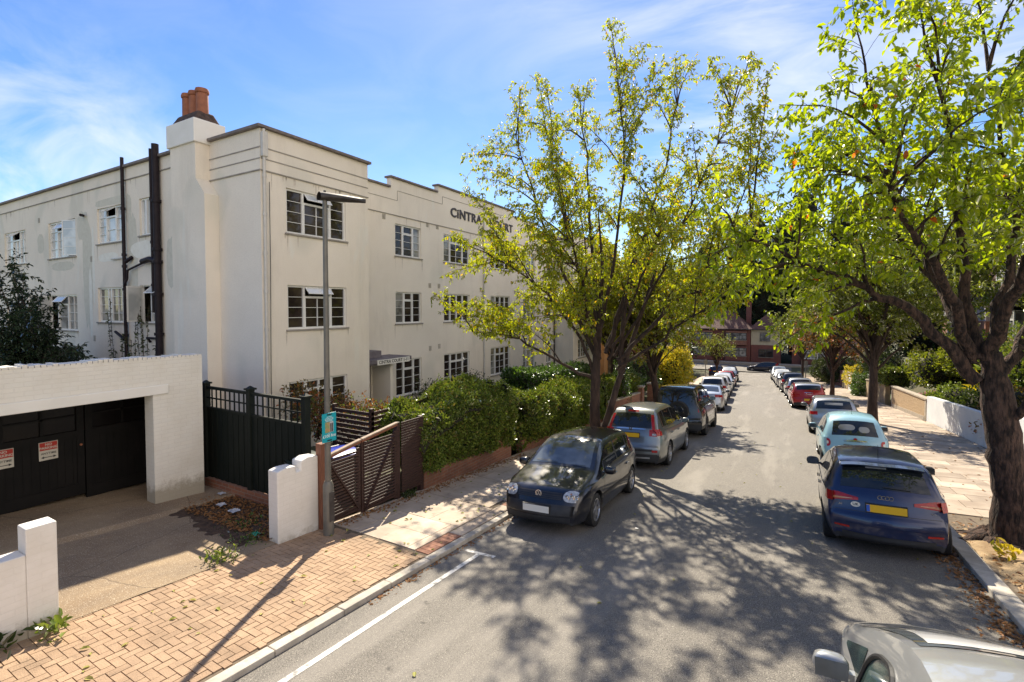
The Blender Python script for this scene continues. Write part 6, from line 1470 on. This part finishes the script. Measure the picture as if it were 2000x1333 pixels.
for q in (1, -1):
    mb = MB()
    def hl(u, v, q=q):
        x = .47+.32*u; h = .082*max(.03, 1-abs(2*u-1)**2.6)**(1/2.6); z = .652+h*(2*v-1)+.01*u; return c.surf(c.idx_z(z, 'f'), q*x, .012)
    mb.grid(hl, 12, 8); o = mb.build('headlight', m_clear_lens, r, world=False, smooth=True)
    for (x, z, R_, m_) in ((.545, .65, .045, m_chrome), (.63, .655, .052, m_chrome), (.715, .66, .042, m_chrome), (.60, .692, .02, m_orange_lens)):
        p0 = Vector(c.surf(c.idx_z(z, 'f'), q*x, .014)); l = MB(); l.lathe([(R_, 0), (R_*.9, .006), (R_*.35, .001), (0, .004)], p0, 14, 'Y'); l.build('reflector', m_, o, world=False)
p0 = Vector(c.surf(c.idx_z(.655, 'f'), 0, .018))
mb = MB(); mb.lathe([(.062, 0), (.062, .008), (.052, .008), (.052, 0)], p0, 22, 'Y')
for a, b_ in (((-.034, .035), (-.006, .006)), ((.034, .035), (.006, .006)), ((-.006, .006), (0, .012)), ((.006, .006), (0, .012))): pass
y_ = p0[1]+.004
V = lambda a, b_: mb.bar((p0[0]+a[0], y_, p0[2]+a[1]), (p0[0]+b_[0], y_, p0[2]+b_[1]), .009, .008)
for a, b_ in (((-.022, .045), (0, .008)), ((.022, .045), (0, .008)), ((-.045, .022), (-.024, -.044)), ((-.024, -.044), (0, .004)), ((0, .004), (.024, -.044)), ((.024, -.044), (.045, .022))): V(a, b_)
mb.build('badge', m_chrome, r, world=False)
c.plate('f', .455, r, mat=m_plate_w)
for q in (1, -1): c.epatch('wiper', 'f', 1.005, 1.012, .05 if q > 0 else -.55, .55 if q > 0 else -.05, m_black, r, .02, nu=8, nv=1, slant=.03*q)
place(r, -3.96, 9.88, math.pi+math.radians(1.))

# generic rear lamp helper
def taillamps(c, r, z0, z1, x0, x1, side=True, mat=None, yl=None, off=.010):
    c.epatch('tail_light', 'r', z0, z1, x0, x1, mat or m_red_lens, r, off, mirror=True, nu=6, nv=6)
    if side: c.spatch('tail_light', -c.L/2+.03, yl or -c.L/2+.30, lambda y: z0+.01, lambda y: z1, mat or m_red_lens, r, off-.003, nu=6, nv=4)
def aerial(r, y, z, h=.2, slant=-.35, x=0):
    mb = MB(); mb.tube([(x, y, z), (x, y+slant*h, z+h)], [.006, .002], 6); mb.box(x-.02, x+.02, y-.03, y+.04, z-.01, z+.02); mb.build('aerial', m_black, r, world=False)

# 2 --- grey green crossover
r = carroot('parked_car', 'silver grey crossover with tall red tail lights, behind the dark hatchback')
c = Car(4.57, 1.82, 1.66, hatch_prof(4.57, 1.66, 1.16, .92, 1.10, 1.05, .25, -1.78, bump=.62), [1.06, 1.06, 1.02, 1.0, .98, .94, .88], 2.63, .92, rt=.35, plan=(.15, .13), tumb=.36)
c.body(P_grey, r, low=.42); c.glass((1.2, 1.56), (1.13, 1.50), [(-1.70, -1.22), (-1.14, -.30), (-.22, .86)], r, k=.86)
c.seams([-1.1, -.26, .82], r); c.handles([-.85, .05], r, P_grey); c.mirrors(.78, r, P_grey); c.wheels(r, 10, m_alloy, .23)
c.epatch('tail_light', 'r', .93, 1.10, .52, .84, m_red_lens, r, .012, mirror=True); 
for q in (1, -1):
    mb = MB()
    def tl_(u, v, q=q):
        i = c.idx_z(1.08+.40*v, 'r'); P_ = c.P[int(i)]; e = c.w(P_.x, P_.y, P_.y); return c.surf(i, q*e*(.86+.13*u+.0*v), .018)
    mb.grid(tl_, 4, 10); mb.build('tail_light', m_red_lens, r, world=False, smooth=True)
c.spatch('tail_light', -2.22, -1.95, lambda y: .95, lambda y: 1.12, m_red_lens, r, .008)
c.epatch('reversing_light', 'r', .95, 1.0, .60, .74, m_clear_lens, r, .016, mirror=True)
c.epatch('garnish', 'r', 1.08, 1.115, -.42, .42, m_chrome, r, .02, shape=6); c.epatch('brake_light', 'r', 1.52, 1.56, -.16, .16, m_red_lens, r, .02)
c.plate('r', .95, r, mat=m_plate_y)
c.epatch('bumper_recess', 'r', .52, .58, -.62, .62, m_black, r, .006); c.epatch('fog_light', 'r', .50, .56, .60, .76, m_red_lens, r, .012, mirror=True)
c.epatch('skid_plate', 'r', .33, .37, -.55, .55, m_alloy, r, .03); c.epatch('tailgate_handle', 'r', .70, .725, -.12, .0, m_chrome, r, .012)
p0 = Vector(c.surf(c.idx_z(1.10, 'r'), 0, .035)); mb = MB(); y_ = p0[1]
for a, b_ in (((-.03, .035), (-.022, -.035)), ((.03, .035), (.022, -.035)), ((-.026, 0), (.026, 0)), ((-.045, .04), (.045, .04)), ((-.045, .04), (-.035, -.04)), ((.045, .04), (.035, -.04)), ((-.035, -.04), (.035, -.04))): mb.bar((a[0], y_, p0[2]+a[1]), (b_[0], y_, p0[2]+b_[1]), .008, .008)
mb.build('badge', m_chrome, r, world=False)
place(r, -3.82, 15.75)

# 3 --- black off-roader with spare wheel
r = carroot('parked_car', 'black boxy off-roader with rear mounted spare wheel on the left')
prof = [(-2.25, .28), (-2.245, .42), (-2.24, .70), (-2.2, .74), (-2.16, 1.25), (-2.05, 1.80), (-1.95, 1.90), (-1.0, 1.94), (.35, 1.90), (.95, 1.30), (1.05, 1.26), (2.05, 1.20), (2.2, 1.10), (2.24, .72), (2.28, .68), (2.285, .45), (2.29, .30)]
c = Car(4.52, 1.98, 1.94, prof, [1.28, 1.28, 1.26, 1.25, 1.22, 1.18, 1.1], 2.59, .86, rt=.40, plan=(.06, .05), tumb=.16, crown=.03, sill=.34)
c.body(P_blk, r, low=.5); c.glass((1.33, 1.80), (1.32, 1.74), [(-2.0, -1.25), (-1.15, -.35), (-.27, .80)], r)
c.seams([-1.1, -.30, .72], r, .45); c.mirrors(.72, r, P_blk); c.wheels(r, 6, m_dark_metal, .26)
sp = MB(); sp.lathe([(0, -.06), (.36, -.05), (.39, .0), (.39, .14), (.30, .16)], (.1, -2.36, 1.02), 28, 'Y'); so = sp.build('spare_wheel', m_rubber, r, world=False, auto=40)
q = MB(); q.lathe([(0, -.075), (.20, -.07), (.24, -.055)], (.1, -2.36, 1.02), 20, 'Y'); q.build('wheel_cover', P_blk, so, world=False)
c.epatch('tail_light', 'r', .98, 1.22, .80, .92, m_red_lens, r, .012, mirror=True); c.plate('r', .62, r, x=-.45, w_=.3, h=.2)
c.spatch('side_reflection', -1.05, .65, lambda y: .72, lambda y: 1.10, P_silver, r, .010, sx=(1,))  # bright reflection on the black flank, painted as a silver patch
mb = MB()
for sx in (1, -1): mb.box(sx*.80, sx*.92, -1.0, .7, .32, .37)
mb.build('side_step', m_alloy, r, world=False)
place(r, -3.72, 21.7)

# 4 --- blue hatchback, rear view on the right
r = carroot('parked_car', 'deep blue hatchback with four ring badge and UK sticker, nearest on the right')
c = Car(3.95, 1.74, 1.42, hatch_prof(3.95, 1.42, .98, .76, .985, .92, .15, -1.52, bump=.58), [.95, .94, .91, .89, .87, .83, .78], 2.47, .80, rt=.31, plan=(.16, .13), tumb=.38, crown=.06)
c.body(P_blue, r, low=.27); c.glass((1.02, 1.34), (1.01, 1.33), [(-1.50, -1.0), (-.92, -.15), (-.07, .74)], r)
c.seams([-.88, -.11, .68], r); c.handles([-.55, .15], r, P_blue); c.mirrors(.62, r, m_black); c.wheels(r, 5)
q = MB(); q.grid(lambda u, v: ((2*u-1)*.56, -1.50-.16*v+.03*(2*u-1)**2, 1.395-.018*v-.03*(2*u-1)**4), 14, 3); q.grid(lambda u, v: ((2*u-1)*.56, -1.66+.03*(2*u-1)**2+.05*v, 1.376-.03*(2*u-1)**4-.03*v), 14, 2); q.build('roof_spoiler', P_blue, r, world=False, auto=50)
def wedge(c, q, x0, x1, za, zb_, off, mat, r, name='tail_light'):
    mb = MB(); mb.grid(lambda u, v: c.surf(c.idx_z((za(u))+(zb_(u)-za(u))*v, 'r'), q*(x0+(x1-x0)*u), off), 12, 6); return mb.build(name, mat, r, world=False, smooth=True)
for q in (1, -1):
    wedge(c, q, .36, .84, lambda u: .83-.05*u, lambda u: .87+.055*min(1, u*1.6), .012, m_red_lens, r)
    wedge(c, q, .44, .70, lambda u: .845-.03*u, lambda u: .852-.0*u, .015, m_orange_lens, r, 'indicator')
c.spatch('tail_light', -1.94, -1.70, lambda y: .78, lambda y: .925, m_red_lens, r, .008, nu=6)
c.epatch('reflector', 'r', .40, .43, .50, .74, m_red_lens, r, .012, mirror=True)
c.epatch('bumper_crease', 'r', .465, .475, -.78, .78, m_chrome if False else P_blue, r, .02, nv=1)
c.plate('r', .755, r, blue=True)
c.epatch('tailgate_seam', 'r', .655, .662, -.70, .70, m_black, r, .004, nv=1)
c.epatch('diffuser', 'r', .24, .34, -.60, .60, m_black, r, .012)
mb = MB(); p0 = Vector(c.surf(c.idx_z(.925, 'r'), 0, .016))
for k in range(4): mb.lathe([(.033, -.003), (.033, -.012), (.025, -.012), (.025, -.003)], (-.0735+k*.049, p0[1]+.002, .925), 18, 'Y')
mb.build('badge', m_chrome, r, world=False)
def rear_text(s_, size, mat, x, z, c, r, name='lettering', bold=.0):
    p = c.surf(c.idx_z(z, 'r'), x, .012); o = text_part(name, s_, size, mat, Matrix.Translation((x, p[1]-.004, z)) @ Matrix(((1,0,0,0),(0,0,-1,0),(0,1,0,0),(0,0,0,1))), None, .001, bold); o.parent = r; return o
p = c.surf(c.idx_z(.775, 'r'), -.40, .010)
mb = MB(); mb.v = [(p[0], p[1]-.008, .775)]+[(p[0]+.065*math.cos(a), p[1]-.008, .775+.042*math.sin(a)) for a in np.linspace(0, 2*math.pi, 25)[:-1]]; mb.f = [(0, i, i % 24+1) for i in range(1, 25)]; mb.m = [0]*24
so = mb.build('country_sticker', m_plate_w, r, world=False)
o = rear_text('UK', .058, m_black, -.40, .775, c, r, bold=.001); o.location = (0, -.004, 0)
rear_text('A1', .045, m_chrome, -.60, .745, c, r); rear_text('TFSI', .032, m_chrome, .60, .745, c, r)
aerial(r, -1.20, 1.41, .26, -.3); c.epatch('wiper', 'r', 1.035, 1.045, -.02, .34, m_black, r, .02, nv=1, slant=-.012)
c.epatch('bag_seen_inside', 'r', 1.275, 1.32, -.22, .06, m_pane_mid, r, .0055)
place(r, 1.48, 11.5, math.radians(-1))

# 5 --- pale blue small car
r = carroot('parked_car', 'pale sky blue rounded small car in front of the deep blue hatchback')
c = Car(3.57, 1.63, 1.49, [(-1.785, .24), (-1.78, .36), (-1.775, .52), (-1.72, .66), (-1.60, .96), (-1.28, 1.38), (-1.0, 1.465), (-.35, 1.49), (.2, 1.42), (.86, 1.0), (.98, .96), (1.45, .84), (1.66, .70), (1.75, .52), (1.78, .36), (1.785, .24)], [.92, .93, .92, .90, .88, .84, .76], 2.30, .72, rt=.29, plan=(.22, .17), tumb=.36, crown=.07)
c.body(P_sky, r, low=.27); c.glass((1.05, 1.38), (.98, 1.33), [(-1.25, -.55), (-.46, .72)], r, k=.86); c.seams([-.5, .66], r); c.handles([-.3], r, m_chrome); c.mirrors(.56, r, P_sky); c.wheels(r, 8)
for q in (1, -1):
    mb = MB(); mb.grid(lambda u, v: c.surf(c.idx_z(.79+.10*(2*v-1)*max(.03, 1-abs(2*u-1)**2.5)**.4, 'r'), q*(.56+.15*u), .014), 8, 8); o = mb.build('tail_light', m_red_lens, r, world=False, smooth=True)
    mb = MB(); mb.grid(lambda u, v: c.surf(c.idx_z(.79+.04*(2*v-1)*max(.03, 1-abs(2*u-1)**2.5)**.4, 'r'), q*(.605+.06*u), .018), 6, 6); mb.build('inner_lens', m_plate_w, o, world=False, smooth=True)
c.epatch('garnish', 'r', .83, .875, -.26, .26, m_chrome, r, .014, shape=6); c.plate('r', .72, r); p0 = Vector(c.surf(c.idx_z(.92, 'r'), 0, .016))
mb = MB(); mb.lathe([(0, -.010), (.030, -.010), (.036, -.004)], (0, p0[1], .92), 18, 'Y', mat=0); mb.lathe([(.037, -.002), (.044, -.010), (.046, 0)], (0, p0[1], .92), 18, 'Y', mat=1); mb.build('badge', [m_red_lens, m_chrome], r, world=False)
c.epatch('seat_seen_inside', 'r', 1.10, 1.24, -.36, .02, m_pane_mid, r, .0055, shape=3); c.epatch('seat_seen_inside', 'r', 1.06, 1.2, .1, .34, m_pane_mid, r, .0055, shape=3)
c.epatch('wiper', 'r', 1.0, 1.012, -.05, .12, m_black, r, .02, nv=1, slant=.17); aerial(r, -.95, 1.47, .2, -.4)
place(r, 1.66, 17.45)

# 6 --- silver hatchback
def light_car(name, label, c, paint, ws, rw, sides, tl, seam, hnd, mir, facing='r', spokes=5, low=.27, roofmat=None, plate=.78, plmat=None, wsm=None):
    r = carroot(name, label); c.body(paint, r, low=low, roofmat=roofmat); c.glass(ws, rw, sides, r, wsm=wsm)
    c.seams(seam, r); c.handles(hnd, r, paint); c.mirrors(mir, r, paint); c.wheels(r, spokes)
    if facing == 'r':
        taillamps(c, r, *tl); c.plate('r', plate, r); c.epatch('rear_bumper_trim', 'r', .30, .40, -.62, .62, m_black, r, .01)
    else:
        c.epatch('headlight', 'f', tl[0], tl[1], tl[2], tl[3], m_clear_lens, r, .012, mirror=True, shape=4); c.epatch('grille', 'f', tl[0]-.06, tl[1]-.03, -.36, .36, m_black, r, .01, shape=6); c.plate('f', .42, r, mat=m_plate_w); c.epatch('air_intake', 'f', .27, .35, -.6, .6, m_black, r, .01)
    return r
def mk_hatch(L=4.2, W=1.77, H=1.45, rt=.31, base=1.0, tail=1.0, rr=None): return Car(L, W, H, hatch_prof(L, H, base, .76, tail, roof_r=rr, bump=.57), [.96, .95, .92, .90, .88, .84, .78], 2.6, .82, rt=rt, plan=(.16, .13), tumb=.36, crown=.05)
def mk_suv(L=4.4, W=1.84, H=1.62): return Car(L, W, H, hatch_prof(L, H, 1.14, .90, 1.1, bump=.62), [1.05, 1.05, 1.02, 1.0, .97, .92, .86], 2.65, .86, rt=.35, plan=(.15, .12), tumb=.34)
def mk_saloon(L=4.65, W=1.83, H=1.38):
    h = L/2; return Car(L, W, H, [(-h, .24), (-h+.005, .5), (-h+.05, .62), (-h+.08, .98), (-h+.45, 1.03), (-h+1.25, 1.32), (-.35, 1.38), (.15, 1.345), (.98, .96), (1.1, .93), (h-.45, .80), (h-.16, .70), (h-.04, .55), (h-.01, .38), (h, .24)], [.95, .94, .92, .90, .87, .83, .76], 2.8, .86, rt=.33, plan=(.18, .16), tumb=.42)
c = mk_hatch(4.32, 1.77, 1.42)
r = light_car('parked_car', 'silver hatchback third from the camera on the right, ahead of the pale blue car', c, P_silver, (1.04, 1.34), (1.03, 1.32), [(-1.65, -1.15), (-1.07, -.2), (-.12, .8)], (.80, .93, .56, .83), [-1.05, -.16, .74], [-.8, .05], .7)
aerial(r, -1.3, 1.41, .07, -.8); c.epatch('seat_seen_inside', 'r', 1.16, 1.24, -.3, .3, m_pane_mid, r, .0055)
place(r, 1.66, 24.6)
# 7 --- red estate-like small car with silver roof
c = Car(4.25, 1.80, 1.44, hatch_prof(4.25, 1.44, 1.0, .80, 1.04, roof_r=-1.78, bump=.60), [.98, .97, .95, .93, .91, .87, .80], 2.67, .80, rt=.32, plan=(.15, .11), tumb=.30)
r = light_car('parked_car', 'bright red car with pale roof on the right, ahead of the silver hatchback', c, P_red, (1.06, 1.36), (1.10, 1.33), [(-1.75, -1.15), (-1.07, -.25), (-.17, .85)], (.78, .88, .46, .80), [-1.05, -.21, .79], [-.8, .05], .74, roofmat=P_silver, low=.34, plate=.56)
c.epatch('garnish', 'r', .93, .955, -.22, .22, m_chrome, r, .014); c.epatch('tailgate_seam', 'r', .50, 1.0, -.004, .004, m_black, r, .004, nu=1); rear_text('CLUBMAN', .07, m_chrome, 0, .85, c, r)
place(r, 1.02, 34.6, math.radians(3))

hs = mk_hatch(); sv = mk_suv(); sl = mk_saloon()
S_h = [(-1.6, -1.12), (-1.04, -.2), (-.12, .78)]; S_v = [(-1.7, -1.15), (-1.07, -.2), (-.12, .84)]; S_s = [(-1.45, -1.0), (-.92, -.2), (-.12, .76)]
def hc(label, paint, x, y, rz=0, facing='r', kind='h', wsm=None):
    c, sd_, ws, rw, tl = {'h': (hs, S_h, (1.04, 1.37), (1.03, 1.35), (.80, .95, .58, .84)), 'v': (sv, S_v, (1.18, 1.53), (1.14, 1.50), (.92, 1.10, .62, .86)), 's': (sl, S_s, (1.0, 1.31), (1.06, 1.30), (.80, .93, .46, .86))}[kind]
    if facing == 'f': tl = {'h': (.64, .75, .50, .80), 'v': (.76, .88, .52, .84), 's': (.60, .71, .50, .82)}[kind]
    r = light_car('parked_car', label, c, paint, ws, rw, sd_, tl, [sd_[1][0], sd_[2][0]-.04, .74], [-.8, .05], .68, facing=facing, low=.40 if kind == 'v' else .27, plate=.98 if kind == 'v' else .76, wsm=wsm)
    if kind == 'v': r.children[0]['label'] = 'tall crossover body'; del r.children[0]['label']
    place(r, x+cx(y), y, rz+(math.pi if facing == 'f' else 0)+math.atan(.06 if y > 30 else .03 if y > 24 else 0)); return r
hc('silver saloon with dark red tail lights in front of the black off-roader on the left', P_silver, -3.78, 31.0, kind='s')
hc('white tall hatchback in front of the silver saloon on the left', P_white, -3.84, 36.6, kind='v')
hc('low white hatchback in front of the white tall hatchback on the left', P_white, -3.80, 42.0, kind='h')
hc('pale silver car facing the camera on the left near the junction, reflecting the sky', P_silver, -3.80, 47.4, facing='f', kind='h', wsm=m_pane_sky)
hc('small bright red car beyond the pale silver car on the left', P_red, -3.75, 52.6, kind='h')
hc('dark grey car facing the camera, last in the left row before the junction', P_dgrey, -3.75, 61.0, facing='f', kind='v', wsm=m_pane_sky)
hc('grey silver estate directly ahead of the red car on the right', P_silver, 1.55, 40.8, kind='h')
hc('dark crossover with silver roof in the far right row', P_dgrey, 1.55, 47.0, kind='v')
hc('pale silver saloon beyond the dark crossover in the far right row', P_silver, 1.5, 53.4, kind='s')
hc('white car facing the camera in the far right row', P_white, 1.5, 60.0, facing='f', kind='h', wsm=m_pane_sky)
hc('pale car facing the camera, farthest of the right row', P_silver, 1.5, 66.5, facing='f', kind='v')
hc('small dark car at the very end of the left kerb behind the golden bush', P_navy, -5.6, 68.5, kind='h')
# dark estate across the junction
r = carroot('estate_car', 'long dark navy estate car standing side on across the junction', group=None)
h = 2.38; c = Car(4.76, 1.82, 1.52, [(-h, .26), (-h+.005, .55), (-h+.06, .95), (-h+.42, 1.42), (-h+.7, 1.49), (-.4, 1.52), (.1, 1.48), (.95, 1.0), (1.1, .96), (h-.45, .84), (h-.12, .70), (h-.01, .45), (h, .26)], [1.0, .98, .95, .93, .91, .86, .78], 2.75, .9, rt=.33, plan=(.16, .1), tumb=.34)
c.body(P_navy, r, low=.3); c.glass((1.04, 1.42), (1.02, 1.40), [(-2.05, -1.35), (-1.27, -.35), (-.27, .82)], r); c.seams([-1.25, -.31, .76], r); c.handles([-1.0, -.05], r, P_navy); c.mirrors(.7, r, P_navy); c.wheels(r, 7)
taillamps(c, r, .95, 1.3, .70, .82); c.epatch('headlight', 'f', .66, .76, .5, .82, m_clear_lens, r, .012, mirror=True); c.spatch('headlight', 1.95, 2.3, lambda y: .66, lambda y: .75, m_clear_lens, r)
place(r, -3.6, 90.0, math.radians(84), slope=False); r.location.z = zg(-3.6, 88)+.0

# near white one-box car at the lower right, seen from above
r = carroot('parked_car', 'white and silver one box car with front quarter windows, cut by the lower right corner')
h = 2.13; P_wsil = PAINT('paint_white_silver', (.40, .41, .41), .45, .28, .05)
c = Car(4.26, 1.83, 1.63, [(-h, .24), (-h+.005, .6), (-h+.12, 1.05), (-h+.40, 1.50), (-h+.75, 1.61), (-.5, 1.63), (.15, 1.58), (1.32, 1.08), (1.48, 1.02), (h-.20, .86), (h-.06, .66), (h-.01, .4), (h, .24)], [1.02, 1.02, 1.0, .96, .92, .90, .84], 2.7, .85, rt=.33, plan=(.17, .1), tumb=.30, crown=.07)
c.body(P_wsil, r, low=.27)
c.glass((1.12, 1.54), (1.12, 1.5), [(-1.55, -1.05), (-.97, -.2)], r, k=.93, wsm=m_screen)
m_greeng = glassmat('green_side_glass', (.05, .09, .08), .03, .003, 3, 1.0, c2=(.015, .025, .022))
def wshape(y0, y1, name, pwr=3.):
    for q in (1, -1):
        mb = MB()
        def fn(u, v):
            y = y0+(y1-y0)*u; lo = c.bz(y)+.03; hi = min(c.topz(y)-.13, c.H-.13); hi = lo+max(.012, hi-lo)*max(.02, 1-abs(2*u-1)**pwr)**(1/pwr) if name == 'side_window' else lo+max(.012, hi-lo)
            return c.side(y, lo+(hi-lo)*v, .004, q)
        mb.grid(fn, 16, 6); mb.build(name, m_greeng, r, world=False, smooth=True)
        if name == 'side_window':
            tm = MB(); pts = []
            for t in np.linspace(0, 1, 22):
                y = y0+(y1-y0)*t; lo = c.bz(y)+.03; hi = min(c.topz(y)-.13, c.H-.13); hi = lo+max(.012, hi-lo)*max(.02, 1-abs(2*t-1)**pwr)**(1/pwr); pts.append(c.side(y, hi, .008, q))
            tm.tube([c.side(y0, c.bz(y0)+.03, .008, q)]+pts+[c.side(y1, c.bz(y1)+.03, .008, q), c.side(y0, c.bz(y0)+.03, .008, q)], .016, 6, cap=False); tm.build('window_surround', m_black, r, world=False)
wshape(-.12, .62, 'side_window'); wshape(.68, 1.30, 'quarter_window')
c.epatch('sunshade', 'f', 1.235, 1.52, -.52, .66, m_sunshade, r, .007, nu=12)
c.epatch('cowl', 'f', 1.045, 1.12, -.78, .78, m_black, r, .016)
for a, b_ in ((-.62, .0), (.05, .65)): c.epatch('wiper', 'f', 1.118, 1.128, a, b_, m_black, r, .02, nv=1, slant=.02)
c.seams([-.97, -.08, .78], r); c.handles([-.7, .15], r, P_wsil); c.mirrors(.78, r, P_wsil); c.wheels(r, 7)
place(r, NEAR_X, NEAR_Y)

# ------------------------------------------------------------------ litter and fallen leaves
rs = np.random.RandomState(77)
def scatter(name, n, fn, leaf, mat, label=None):
    P = []; A = []; N = []
    for k in range(n):
        x, y, z = fn(); P.append((x, y, z+.006)); a = rs.rand()*6.28; A.append((math.cos(a), math.sin(a), rs.randn()*.12)); N.append((rs.randn()*.15, rs.randn()*.15, 1))
    o = leaf_object(name, P, A, N, leaf, mat, rs=rs, wid=.5, kind='stuff'); o['label'] = label; o['category'] = 'leaves'; return o
def gut_r():
    y = 2+14*rs.rand()**1.0; return (RR-.02-abs(rs.randn())*.16, y, zg(RR, y)+ZR)
scatter('fallen_leaves', 2300, gut_r, .055, m_dryleaf, 'brown fallen leaves gathered along the right hand kerb')
def gut_l():
    y = 4.5+18*rs.rand(); return (RL+.02+abs(rs.randn())*.07, y, zg(RL, y)+ZR)
scatter('fallen_leaves', 900, gut_l, .05, m_dryleaf, 'brown fallen leaves along the left hand kerb and gutter')
def pitf():
    x = RR+.3+1.4*rs.rand(); y = 5+7*rs.rand(); return (x, y, zg(x, y)+.01)
scatter('fallen_leaves', 900, pitf, .06, m_dryleaf, 'brown fallen leaves on the bare earth round the large right tree')
def bed():
    x = -10.2+2.9*rs.rand(); y = 4.75+1.1*rs.rand(); return (x, y, zg(x, y)+.045)
scatter('fallen_leaves', 1500, bed, .06, m_dryleaf, 'dead brown leaves over the dirt bed below the trellis fence')
def pavf():
    x = -7.1+2.2*rs.rand(); y = -1+16*rs.rand(); return (x, y, zg(x, y)+.004)
scatter('fallen_leaves', 130, pavf, .07, m_fresh, 'scattered pale green and yellow leaves on the left pavement and block paving')
def walf():
    y = 6+7*rs.rand(); return (-7.1+abs(rs.randn())*.12, y, zg(-7, y)+.005)
scatter('fallen_leaves', 700, walf, .055, m_dryleaf, 'brown leaves along the foot of the gates and brick wall')
def rpv():
    x = RR+.4+3*rs.rand(); y = 4+30*rs.rand(); return (x, y, zg(x, y)+.004)
scatter('fallen_leaves', 160, rpv, .07, m_dryleaf, 'scattered leaves on the right hand pavement')
def roadf():
    x = -4+6*rs.rand(); y = 3+18*rs.rand(); return (x, y, zg(x, y)+ZR+.003)
scatter('fallen_leaves', 60, roadf, .06, m_fresh, 'a few pale leaves lying on the road')
m_litter = MAT('litter_white', (.55, .56, .58), .6, (.42, .44, .5), 9); m_green = MAT('litter_green', (.02, .30, .20), .5)
for k, (x, y, s_, mt, lab) in enumerate(((-10.1, 5.62, .11, m_litter, 'scrap of white paper on the soil next to the garage pier'), (-9.45, 5.25, .13, m_litter, 'crumpled white wrapper in the middle of the dirt bed'), (-8.95, 5.2, .15, m_litter, 'crumpled white wrapper nearest the wall stub'), (-7.65, 4.80, .11, m_green, 'crumpled green packet at the foot of the white wall stub'), (-11.2, 4.9, .12, m_litter, 'pale rubbish lying against the garage doors'), (-2.4, 8.9, .045, m_plate_w, 'flattened white cup lid on the road beside the dark hatchback'))):
    mb = MB(); z = zg(x, y)+(ZR if x > -4.7 else .07 if x < -10 or y > 4.79 and x < -7.6 else .02)
    mb.grid(lambda u, v: (x+(u-.5)*s_*1.3, y+(v-.5)*s_, z+.01+.3*s_*abs(MNO.noise(Vector((u*5+k*3, v*5, k))))), 8, 6)
    o = mb.build('litter', mt, loc=(x, y, z), auto=25); tag(o, lab, 'litter')
def weeds(x, y, n, leaf, spread, label, mat=None, h=.12):
    z = zg(x, y); P = rs.randn(n, 3)*[spread, spread, 0]+[x, y, z]; P[:, 2] += h*np.abs(rs.rand(n)); A = rs.randn(n, 3); A[:, 2] = np.abs(A[:, 2])+.2
    r = empty('weed', (x, y, z), label, 'weed'); leaf_object('foliage', P, A, rs.randn(n, 3)+[0, 0, 1.], leaf, mat or l_weed, r, rs=rs, wid=.45)
weeds(-7.02, 2.05, 34, .11, .06, 'small green weed at the foot of the nearest white wall')
weeds(-7.1, 1.55, 50, .10, .12, 'dark low weed at the base of the white wall, left edge', l_dark)
weeds(-7.35, 4.05, 110, .065, .12, 'weed tuft growing at the edge of driveway and block paving')
weeds(-7.55, 4.65, 90, .055, .14, 'low weeds between soil bed and driveway near the wall stub', l_ivy)
weeds(-8.3, 5.0, 120, .06, .2, 'sparse green weeds in the dirt bed', l_ivy, .06)
weeds(2.95, 10.2, 40, .11, .07, 'small yellow green shoot at the roots of the large right tree', l_yellow, .22)
weeds(-7.1, 7.9, 120, .07, .10, 'brown green weeds at the foot of the slatted fence panel', l_dark)
